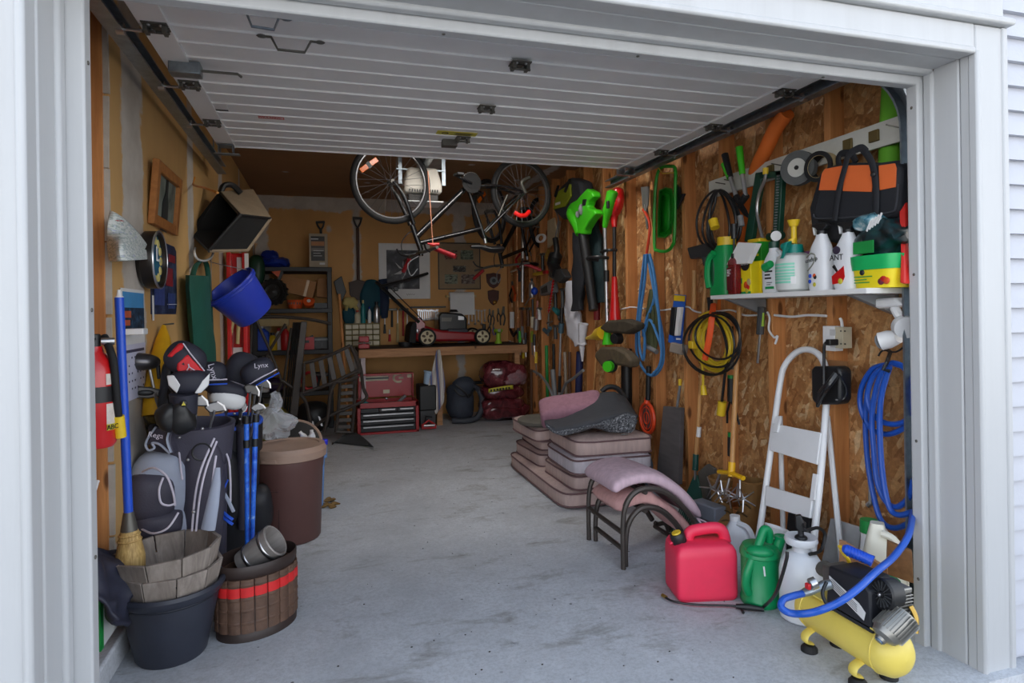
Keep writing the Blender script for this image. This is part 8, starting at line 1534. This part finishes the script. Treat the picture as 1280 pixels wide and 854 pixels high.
for k, (u, v, lb) in enumerate(((793, 578, 'dark rubber boot toe left beside the cushions'), (806, 580, 'blue grey rubber boot toe right beside the cushions'))):
    c = PX(u, v, 2.13); c.z = max(c.z, .06); b = B(tr(c.x, c.y, 0)); b.sup((0, 0, .16), (.05, .07, .16), .8, .9, 18, 10); b.wob(.008, 14); tag(b.o('rubber_boot', mat('boot rubber %d' % k, ((44, 46, 54), (84, 96, 112))[k], .4)), lb, 'boot')
# ottoman pair with pads
t = T('ottoman', 'bronze framed ottoman with pink pad stacked on another', 'ottoman', (1.66, 3.05, 0))
XA = lambda dz, dx: [(1.41 + dx, 0), (1.41 + dx, .20 + dz), (1.425 + dx, .31 + dz), (1.47 + dx, .372 + dz), (1.54 + dx * .5, .392 + dz), (1.64, .368 + dz), (1.74 - dx * .5, .29 + dz), (1.84 - dx, .165 + dz), (1.905 - dx, .05), (1.93 - dx, 0)]
PADC = [(1.405, .352), (1.45, .382), (1.54, .395), (1.64, .37), (1.74, .30), (1.85, .17)]
def ottoman(t, dz, dx, ya, yb_, padm, lift):
    for y in (ya, yb_):
        pts = spl([(x, y, z) for x, z in XA(dz, dx)], 5); k = 10
        b = B(); b.tube(pts[:k + 1], .0135, 8); b.o('leg', M_BRZ, t); b = B(); b.tube(pts[k:35], .015, 8); b.o('arched_rail', M_BRZ, t); b = B(); b.tube(pts[35:], .0135, 8); b.o('leg', M_BRZ, t)
    for x, z in (XA(dz, dx)[1], XA(dz, dx)[4], XA(dz, dx)[7]): b = B(); b.cyl((x, ya, z - .02), (x, yb_, z - .02), .0125); b.o('rail', M_BRZ, t)
    b = B(); rings = []
    arc = spl([(x + dx * (1 if x < 1.6 else -1), 0, z + dz) for x, z in PADC], 4)
    for i, p in enumerate(arc):
        f = i / (len(arc) - 1); pn = arc[min(i + 1, len(arc) - 1)] - arc[max(i - 1, 0)]; pn.normalize(); nn = V((-pn.z, 0, pn.x)); h = .035 * (min(1, 6 * f + .35, 6 * (1 - f) + .35)); hw = (yb_ - ya) / 2 - .02 - .02 * (f < .04 or f > .96)
        o = p + nn * (lift + .02); rings.append([V((o.x, (ya + yb_) / 2 + hw * math.copysign(abs(math.cos(q)) ** .35, math.cos(q)), o.z)) + nn * (h * math.copysign(abs(math.sin(q)) ** .6, math.sin(q))) for q in [2 * math.pi * (k + .5) / 24 for k in range(24)]])
    b.loft(rings); b.wob(.008, 9, dz); b.o('pad', padm, t, ang=60)
    e = arc[-1]; b = B()
    for s in (-1, 1): b.tube(spl([(e.x - .0, ya + .02, e.z + .03), (e.x + .02 + .02 * s, ya - .01, e.z + .01), (e.x + .01 + .03 * s, ya, e.z - .03)], 4), .005, 5)
    b.o('tie_strings', M_PINK, t)['kind'] = 'stuff'
ottoman(t, 0, 0, 2.85, 3.28, M_PINK, .022)
t2 = T('ottoman', 'lower bronze ottoman with a rose pad nested under the other', 'ottoman', (1.66, 3.07, 0)); ottoman(t2, -.105, .028, 2.88, 3.25, fabric('salmon pad', (204, 158, 154)), .016)
# red fuel can
F = fV(V((1.63, 2.51, 0))) @ rz(20)
t = T('fuel_can', 'red plastic fuel can with a black and yellow cap on the concrete', 'fuel can', F); MFC = mat('fuel red', (232, 50, 84), .42, var=.08, scale=6, dirt=.15)
def rb(b, x0, x1, y0, y1, rings_): b.loft([[((x0 + x1) / 2 + (x1 - x0) / 2 * s * math.copysign(abs(math.cos(q)) ** .22, math.cos(q)) + dx, (y0 + y1) / 2 + (y1 - y0) / 2 * s * math.copysign(abs(math.sin(q)) ** .22, math.sin(q)), z) for q in [2 * math.pi * (k + .5) / 40 for k in range(40)]] for s, z, dx in rings_]); return b
b = B(F); rb(b, -.14, .14, -.105, .105, ((.92, 0, 0), (.99, .012, 0), (1, .03, 0), (1, .19, 0), (.98, .215, 0), (.90, .235, 0), (.75, .246, 0))); b.o('body', MFC, t)
b = B(F); b.tube(spl([(-.06, 0, .235), (-.045, 0, .275), (.0, 0, .287), (.07, 0, .292), (.105, 0, .275), (.12, 0, .225)], 5), .024, 12, flat=1.1); b.o('handle', MFC, t)
b = B(F); b.slab([(-.15, -.03, .23), (-.06, -.03, .25), (-.06, .03, .25), (-.15, .03, .23)], (0, 0, .012)); b.o('shoulder', MFC, t, bev=.01)
b = B(F @ tr(-.10, -.02, .236) @ ry(-20)); b.lathe([(0, 0), (.03, 0), (.034, .006), (.034, .04), (.03, .048), (0, .048)], 20); cp = b.o('cap', M_BLACK, t); b = B(F @ tr(-.10, -.02, .236) @ ry(-20)); b.lathe([(0, .048), (.022, .048), (.020, .054), (0, .054)], 18); b.o('yellow_insert', M_YEL, cp)
b = B(F @ tr(.118, .03, .235)); b.lathe([(0, 0), (.018, 0), (.018, .035), (0, .035)], 14); b.o('vent_cap', M_BLACK, t)
b = B(F); b.text('GASOLINE', tr(.02, -.1005, .165) @ rx(90), .040, .0015)
for k in range(4): b.box((.02, -.1003, .13 - .022 * k), (.19, .002, .008))
b.o('lettering', mat('fuel red raised', (222, 52, 84), .5), t)
# small spray lance lying before it
t = T('spray_lance', 'black spray wand lying on the concrete before the red fuel can', 'spray wand', PZ(890, 757))
wz = lambda u, v, z=.012: PZ(u, v, z)
b = B(); b.tube(spl([wz(829, 745), wz(842, 752), wz(870, 756), wz(905, 757), wz(920, 758)], 4), .005, 8); b.o('wand', M_BLACK, t); b = B(); b.cyl(wz(828, 744), wz(833, 747), .008); b.o('nozzle', mat('brass', (170, 140, 70), .35, .8), t); b = B(); b.tube([wz(920, 758, .016), wz(935, 759, .018), wz(955, 762, .016)], [.010, .014, .009], 10); b.cyl(wz(926, 760, .01), wz(929, 766, .008), .006); b.o('handle', M_BLACK, t)
# green watering can
F = fV(V((1.82, 2.34, 0)))
t = T('watering_can', 'green plastic watering can with a looping handle', 'watering can', F); MWC = mat('can green', (10, 140, 84), .35, var=.06)
b = B(F); b.lathe([(0, 0), (.078, 0), (.084, .01), (.084, .03), (.080, .035), (.080, .21), (.086, .215), (.084, .232), (.072, .255), (.045, .262), (0, .262)], 36); b.o('body', MWC, t)
b = B(F); b.tube(spl([(-.045, -.062, .06), (-.058, -.075, .10), (-.050, -.075, .16), (-.02, -.05, .23), (.005, -.03, .29), (.02, -.01, .325), (.038, .0, .315), (.04, .01, .27)], 5), .019, 12); b.o('handle', MWC, t)
b = B(F); b.tube([(.05, .02, .18), (.075, .02, .25), (.088, .02, .29)], [.03, .024, .022], 14); b.lathe([(.028, 0), (.03, .012), (.024, .012)], 16, tr(.088, .02, .285), cap=False); b.o('spout', MWC, t); b = B(F); b.sup((.0, -.055, .245), (.06, .04, .025), nu=16, nv=8); b.o('filler_lip', MWC, t)
b = B(F); b.cyl((.02, -.0805, .15), (.016, -.0808, .19), .004, n=6); b.o('scuff_mark', M_WHITE, t)
# white funnel
c = PD(970, 662, 2.95); t = T('funnel', 'white plastic funnel standing behind the green watering can', 'funnel', c); F = fV(c) @ ry(14) @ rx(-10)
b = B(F); b.lathe([(.012, -.12), (.016, -.05), (.05, .0), (.056, .012), (.05, .012), (.014, -.045), (.009, -.12)], 24, cap=False); b.o('cone', M_WHITE, t); 
# pump tank sprayer
F = fV(V((1.885, 2.16, 0))); t = T('tank_sprayer', 'white tank sprayer with black pump handle on the concrete', 'sprayer', F)
b = B(F); b.lathe([(0, 0), (.07, 0), (.086, .012), (.088, .03), (.088, .20), (.082, .235), (.06, .272), (.036, .285), (.034, .31), (.06, .315), (.066, .33), (.062, .345), (.045, .34), (0, .33)], 36); b.o('tank', mat('cloudy tank', (214, 218, 224), .35, var=.05, scale=5, dirt=.12), t)
b = B(F); b.lathe([(0, .33), (.025, .33), (.025, .345), (.012, .35), (.012, .38), (0, .38)], 16); b.slab([(-.02, -.012, .38), (-.022, -.012, .43), (.0, -.012, .437), (.01, -.012, .41), (.022, -.012, .40), (.02, -.012, .37), (.0, -.012, .365)], (0, .024, 0)); b.o('pump_handle', M_BLACK, t, bev=.005)
b = B(); b.tube(spl([PD(984, 690, 2.37), PD(983, 700, 2.37), PD(976, 725, 2.40), PD(968, 745, 2.46), PZ(955, 758, .02), PZ(948, 762, .014)], 5), .0065, 8); b.o('hose', M_BLACK, t); b = B(); b.tube(spl([F @ V((.01, 0, .40)), PD(1008, 663, 2.55), PD(1022, 660, 2.6), PD(1031, 668, 2.62), PD(1026, 688, 2.6), PD(1012, 693, 2.55)], 5), .007, 8); b.o('cable_loop', M_BLACK, t)
# translucent jug
F = fV(PZ(924, 702)); t = T('water_jug', 'translucent plastic jug with white cap behind the fuel can', 'jug', F); MJ = mat('cloudy jug', (206, 210, 216), .3, var=.06)
b = B(F); ovals(b, [(0, 0, 0, .075, .06), (0, 0, .12, .078, .062), (-.004, 0, .165, .06, .05), (-.015, 0, .20, .03, .03), (-.018, 0, .215, .022, .022)], e=.6); b.o('body', MJ, t); b = B(F); b.cyl((-.018, 0, .21), (-.018, 0, .235), .026); b.o('cap', M_WHITE, t); b = B(F); b.tube(spl([(-.005, -.02, .20), (.04, -.04, .19), (.066, -.05, .14), (.066, -.055, .10)], 4), .016, 8); b.o('handle', MJ, t)
# boots
M_BOOT = mat('tan work leather', (140, 104, 58), .8, var=.25, scale=12, bmp=.2)
for k, (u, v, ang_, lb) in enumerate(((904, 668, 8, 'left tan leather work boot standing by the stud wall'), (933, 672, -28, 'right tan leather work boot turned toward the doorway'))):
    F = fV(PZ(u, v)) @ rz(ang_) @ Matrix.Scale(1.3, 4); t = T('work_boot', lb, 'boot', F, 'pair of tan work boots')
    b = B(F); ovals(b, [(0, -.02, .02, .048, .13), (0, -.02, .055, .050, .13), (0, .01, .085, .046, .10), (0, .045, .12, .043, .066), (0, .06, .17, .045, .058), (0, .06, .235, .052, .062), (0, .06, .24, .044, .054), (0, .06, .17, .036, .045)], e=.85); b.wob(.007, 16, k); b.o('upper', M_BOOT, t)
    b = B(F); ovals(b, [(0, -.02, 0, .05, .135), (0, -.02, .022, .052, .136)], e=.85); b.o('sole', mat('boot sole', (54, 46, 40), .8), t)
    for i in range(4): b = B(F); b.tube(spl([(-.028, -.075 + .033 * i, .075 + .028 * i), (0, -.085 + .033 * i, .092 + .030 * i), (.028, -.075 + .033 * i, .078 + .028 * i)], 3), .0035, 5); b.o('lace', mat('boot lace', (90, 70, 44), .9), t)
for k in range(2): b = B(tr(*PZ(886, 668)) @ rz(10)); b.box((0, 0, .045 + .092 * k), (.09, .19, .088)); tag(b.o('paver_brick', mat('blue grey paver', (120, 126, 138), .9, var=.1), bev=.008), '%s blue grey paver beside the tan boots' % ('lower' if k == 0 else 'upper'), 'brick', 'pavers beside the boots')
c = PX(872, 600, 2.34); b = B(); b.slab([PX(u, v, 2.33) for u, v in ((872, 590), (884, 580), (893, 586), (890, 650), (874, 655))], (.02, 0, 0)); tag(b.o('grey_spade', mat('weathered spade', (96, 92, 86), .8, var=.2), bev=.004), 'grey spade blade standing between the rake and the pavers', 'spade')
# folding step ladder
PO, PN = V((2.03, 0, 0)), V((1.15, 0, -.30)).normalized()
def LD(u, v, off=0.0): d = ray(u, v); o = V((0, 0, CAMH)); s = ((PO + PN * off - o).dot(PN)) / d.dot(PN); return o + d * s
t = T('step_ladder', 'white folding step ladder leaning on the studs under the outlet', 'ladder', LD(990, 700)); M_LW = mat('ladder white', (226, 228, 230), .35, var=.04, dirt=.1, scale=5)
def foot(u, v, u2, v2, off=0.0):      # continue a rail down to the floor
    a, c = LD(u, v, off), LD(u2, v2, off); k = (a.z - .01) / (a.z - c.z); return a + (c - a) * k
b = B(); b.tube(spl([foot(970, 530, 953, 640), LD(953, 640), LD(966, 545), LD(975, 480), LD(981, 457), LD(995, 441), LD(1010, 437), LD(1024, 444), LD(1032, 462), LD(1033, 500), LD(1027, 580), LD(1019, 660), foot(1027, 580, 1019, 660)], 6), .016, 10); b.o('hoop_rail', M_LW, t)
for (a, c) in (((975, 520), (958, 650)), ((1034, 520), (1028, 660))): b = B(); b.tube([LD(*a, .05), foot(*a, *c, .05) + V((.14, 0, 0))], .013, 8); b.o('leg', M_LW, t)
for pts in (((965, 529), (1026, 541), (1021, 581), (962, 563)), ((957, 607), (1015, 624), (1012, 648), (956, 632))):
    b = B(); b.slab([LD(u, v, -.02) for u, v in pts], PN * .025); b.o('step', M_LW, t, bev=.004)
for (u0, v0, u1, v1) in ((970, 520, 966, 540), (1016, 592, 1012, 625)): b = B(); b.slab([LD(u0, v0, -.03), LD(u0 + 5, v0 + 1, -.03), LD(u1 + 5, v1, -.03), LD(u1, v1, -.03)], PN * .01); b.o('brace', M_LW, t)
# black plate, tile, garden bottles, boards
b = B(); b.slab([PX(u, v, 2.24) for u, v in ((985, 639), (1012, 645), (1008, 700), (980, 694))], (.02, 0, -.0)); t = tag(b.o('black_plate', M_BLACK, bev=.004), 'black plastic plate standing behind the white step ladder', 'plate')
b = B(); b.slab([PX(1038, 648, 2.30), PX(1077, 660, 2.30), PZ(1064, 728) , PZ(1024, 716)], (.012, 0, .0)); tag(b.o('grey_tile', mat('grey tile', (176, 178, 180), .6, var=.06, scale=40), bev=.002), 'square grey tile leaning on the wall right of the ladder', 'tile')
b = B(); b.slab([PX(u, v, 2.33) for u, v in ((1060, 665), (1078, 668), (1078, 700), (1060, 700))], (.016, 0, 0)); tag(b.o('red_plank_end', M_STUD), 'reddish plank end behind the grey tile', 'plank')
def base_at(u, X, z=0): p = PX(u, 700, X); return V((X, p.y, z))
p = base_at(1087, 2.22); hz = PX(1087, 650, 2.22).z; bottle(p, .04, hz, MWP, MGR, 'lawn_bottle', 'tall white bottle with a green cap behind the lawn food jug', neck=.8)
p = base_at(1106, 2.16); hz = PX(1106, 655, 2.16).z; F = fV(p); t = T('lawn_food_jug', 'white lawn food jug with a green oval label by the doorway', 'jug', F)
b = B(F); ovals(b, [(0, 0, 0, .085, .06), (0, 0, hz * .6, .085, .06), (-.01, 0, hz * .8, .06, .05), (-.025, 0, hz * .95, .03, .03), (-.025, 0, hz, .025, .025)], e=.6); b.o('body', mat('cream jug', (226, 224, 208), .35, var=.04), t)
b = B(F); b.tube(spl([(-.01, -.04, hz * .93), (.03, -.05, hz * .9), (.065, -.055, hz * .75), (.07, -.058, hz * .55)], 4), .015, 8); b.o('handle', mat('cream jug', (226, 224, 208), .35), t)
b = B(F); b.sup((.01, -.060, hz * .5), (.045, .006, .026), nu=20, nv=8); lb_ = b.o('oval_label', mat('label green', (16, 96, 50), .5), t); b = B(F); b.text('Scotts', tr(.01, -.068, hz * .5) @ rx(90), .026); b.o('lettering', M_WHITE, lb_)
b = B(F); b.sup((-.055, -.05, hz * .62), (.016, .006, .03), nu=14, nv=6); b.o('leaf_label', mat('lime plastic', (150, 190, 50), .4), t)
b = B(); b.slab([PD(u, v, d) for u, v, d in ((1049, 677, 2.48), (1056, 679, 2.48), (1110, 712, 2.28), (1110, 735, 2.28), (1049, 735, 2.48))], (.02, .02, 0)); tag(b.o('plywood_scrap', M_BENCHW, bev=.002), 'plywood offcut leaning behind the hand saw and compressor', 'plywood')
b = B(); b.slab([PD(u, v, d) for u, v, d in ((1109, 677, 2.36), (1140, 690, 2.28), (1142, 730, 2.28), (1108, 718, 2.36))], (.02, .02, 0)); tag(b.o('plywood_scrap', wood('dark ply', (110, 76, 46), (150, 108, 68), (3, 30, 30), knots=False), bev=.002), 'small dark plywood square leaning at the doorway edge', 'plywood')
t = T('bow_saw', 'yellow saw frame with a blue grip standing behind the compressor', 'saw', PD(1065, 715, 2.32)); b = B(); b.tube(spl([PD(1050, 683, 2.33), PD(1054, 692, 2.33), PD(1061, 702, 2.33), PD(1063, 725, 2.33)], 4), .012, 8, flat=.6); b.o('yellow_arm', M_YEL, t); b = B(); b.tube([PD(1055, 686, 2.3), PD(1058, 687, 2.3), PD(1085, 699, 2.24), PD(1091, 702, 2.23)], [.014, .019, .019, .021], 12); b.o('blue_grip', MBL, t)
b = B()
for k in range(7): f = k / 6; c = PD(1060 + 22 * f, 688.5 + 9.5 * f, 2.29 - .045 * f); b.torus(c, .0195, .0018, (.8, -.5, -.2), 14, 5)
b.o('grip_ribs', MBL, t)['kind'] = 'stuff'
# air compressor
t = T('air_compressor', 'yellow tank air compressor with black motor at the doorway', 'compressor', (1.80, 1.80, 0)); M_TNK = mat('compressor yellow', (226, 204, 96), .4, var=.08, scale=6, dirt=.12)
ax0, ax1 = V((1.80, 2.0, .138)), V((1.80, 1.655, .138)); F = fr(ax0, (1, 0, 0), (ax1 - ax0)); L = (ax1 - ax0).length; r = .080
b = B(F); b.lathe([(0, -.05), (r * .5, -.044), (r * .85, -.026), (r, 0), (r, L), (r * .92, L + .026), (r * .7, L + .046), (r * .4, L + .058), (0, L + .062)], 36); b.o('tank', M_TNK, t, ang=30)
b = B(F); b.torus((0, 0, L - .01), r + .0005, .0025, n=36, m=5); b.torus((0, 0, .015), r + .0005, .0025, n=36, m=5); b.o('weld_seam', M_TNK, t)['kind'] = 'stuff'
for z in (.05, L - .07):
    for s in (-1, 1):
        b = B(F); q = [(s * .05, .062, z), (s * .085, .085, z), (s * .088, .11, z), (s * .06, .118, z)]; P = [F @ V(p) for p in q]
        b = B(); zb_ = .05; y = (F @ V((0, 0, z))).y; b.tube(spl([(1.80 + s * .05, y, .082), (1.80 + s * .084, y, .066), (1.80 + s * .088, y, .042), (1.80 + s * .06, y, .03)], 4), .006, 8, flat=3.2, upv=(0, 1, 0)); b.o('foot_bracket', M_TNK, t)
        b = B(tr(1.80 + s * .068, y, 0)); b.lathe([(0, 0), (.03, 0), (.03, .012), (.02, .024), (0, .026)], 18); b.o('rubber_foot', M_RUB, t)
b = B(); b.box((1.80, 1.80, .219), (.13, .30, .006)); b.o('mount_plate', M_TNK, t, bev=.001)
MT = tr(0, .326, .003) @ Matrix.Diagonal((1, .772, .84, 1))
# motor shroud: black slanted box with a paper label
b = B(MT); b.slab([(1.735, 2.0, .235), (1.735, 1.735, .235), (1.735, 1.745, .40), (1.735, 1.80, .435), (1.735, 1.98, .425)], (.13, 0, 0)); b.o('shroud', mat('shroud black', (34, 36, 42), .5, .2), t, bev=.008)
b = B(MT); b.slab([(1.7335, 1.97, .385), (1.7335, 1.97, .345), (1.7335, 1.775, .275), (1.7335, 1.765, .31), (1.7335, 1.80, .335)], (-.0015, 0, 0)); b.o('paper_label', M_PAPER, t, ang=0); b = B(MT)
for k in range(4): b.slab([(1.7315, 1.955, .377 - .009 * k), (1.7315, 1.955, .374 - .009 * k), (1.7315, 1.81, .322 - .009 * k), (1.7315, 1.81, .325 - .009 * k)], (-.0006, 0, 0))
b.o('printed_lines', M_GRYP, t)['kind'] = 'stuff'
b = B(MT); b.box((1.80, 1.99, .36), (.10, .10, .10)); b.cyl((1.80, 2.05, .36), (1.80, 2.11, .36), .035); b.o('motor', M_DKSTEEL, t, bev=.008)
c = V((1.765, 1.715, .40)); q = fr(c, (0, -1, 0), (-.85, -.5, .05)); b = B(MT @ q); b.lathe([(0, -.05), (.058, -.05), (.062, 0), (.055, .006), (.05, .0), (.012, .0), (.010, .012), (0, .012)], 30); fn = b.o('fan_housing', M_BLACK, t); b = B(MT @ q)
for k in range(16): a = 2 * math.pi * k / 16; b.box((0, 0, 0), (.036, .003, .006), rz(math.degrees(a)) @ tr(.033, 0, .004))
b.o('grille_spokes', M_DKG, fn)['kind'] = 'stuff'; b = B(MT @ q); b.sup((0, 0, .014), (.008, .008, .005), nu=10, nv=5); b.o('bolt', M_STEEL, fn)
M_CAST = mat('cast aluminium', (150, 148, 142), .4, .8, var=.15)
cc = V((1.765, 1.67, .285)); b = B(MT @ fr(cc, (0, -1, 0), (-.35, -.7, -.25))); b.lathe([(0, -.07), (.05, -.07), (.056, -.03), (.056, .02), (.045, .045), (.022, .055), (.02, .065), (0, .065)], 26); cr = b.o('crankcase', M_CAST, t); b = B(MT @ fr(cc, (0, -1, 0), (-.35, -.7, -.25)))
for k in range(26): a = 2 * math.pi * k / 26; b.box((0, 0, 0), (.010, .003, .09), rz(math.degrees(a)) @ tr(.057, 0, -.02))
b.o('cooling_ribs', M_CAST, cr)['kind'] = 'stuff'; q2 = fr(cc, (0, -1, 0), (-.35, -.7, -.25)); b = B(MT @ q2); b.lathe([(0, .064), (.016, .064), (.016, .07), (0, .07)], 16); b.o('end_cap', mat('blue grey cap', (96, 120, 150), .4, .5), cr)
for k in range(6): b = B(MT); b.box((1.815, 1.71, .335 + .013 * k), (.085 - .004 * (k % 2), .085, .006)); b.o('cylinder_fin', M_DKSTEEL if k < 3 else M_CAST, t, bev=.002)
b = B(MT); b.box((1.815, 1.71, .375), (.06, .06, .09)); b.box((1.815, 1.71, .418), (.08, .08, .022)); b.o('cylinder_head', M_CAST, t, bev=.005); b = B(MT); b.tube(spl([(1.84, 1.665, .36), (1.845, 1.645, .32), (1.83, 1.63, .27)], 4), .009, 8); b.o('oil_filler', mat('brass', (170, 140, 70), .35, .8), t)
b = B(); b.tube([PD(1003, 742, 2.16), PD(1012, 739, 2.17), PD(1020, 736, 2.17), PD(1030, 732, 2.17), PD(1040, 730, 2.16)], [.013, .016, .014, .018, .016], 10); b.o('regulator', M_GALV, t); b = B(); b.cyl(PD(1013, 731, 2.15), PD(1020, 728, 2.15), .02, n=14); b.o('gauge', M_STEEL, t); b = B(); b.box(PD(1010, 733, 2.14), (.012, .02, .02)); b.o('red_valve', M_REDP, t, bev=.003)
b = B(); b.tube(spl([PD(1033, 728, 2.12), PD(1028, 742, 2.1), PD(1034, 756, 2.08), PD(1042, 758, 2.06)], 5), .006, 7); b.o('copper_line', M_BLACK, t)
# leaf litter on the floor
b = B(); rnd = random.Random(3)
for k in range(14): c = PZ(413 + rnd.uniform(-8, 8), 631 + rnd.uniform(-5, 6)); b.sup((c.x, c.y, .012), (.025, .014, .010), nu=7, nv=4, M=None)
b.wob(.012, 30); tag(b.o('leaf_litter', mat('dry leaf', (120, 92, 50), .9, var=.3)), 'small clump of dry leaves beside the light blue bin', 'leaves')['kind'] = 'stuff'
b = B()
for k in range(60): c = PZ(rnd.uniform(420, 1000), rnd.uniform(560, 850)); r_ = rnd.uniform(.002, .005); b.sup((c.x, c.y, r_ * .4), (r_, r_ * .7, r_ * .5), nu=6, nv=3)
tag(b.o('floor_crumbs', mat('dirt crumb', (58, 52, 46), .9)), 'scattered dirt crumbs on the concrete floor', 'dirt')['kind'] = 'stuff'
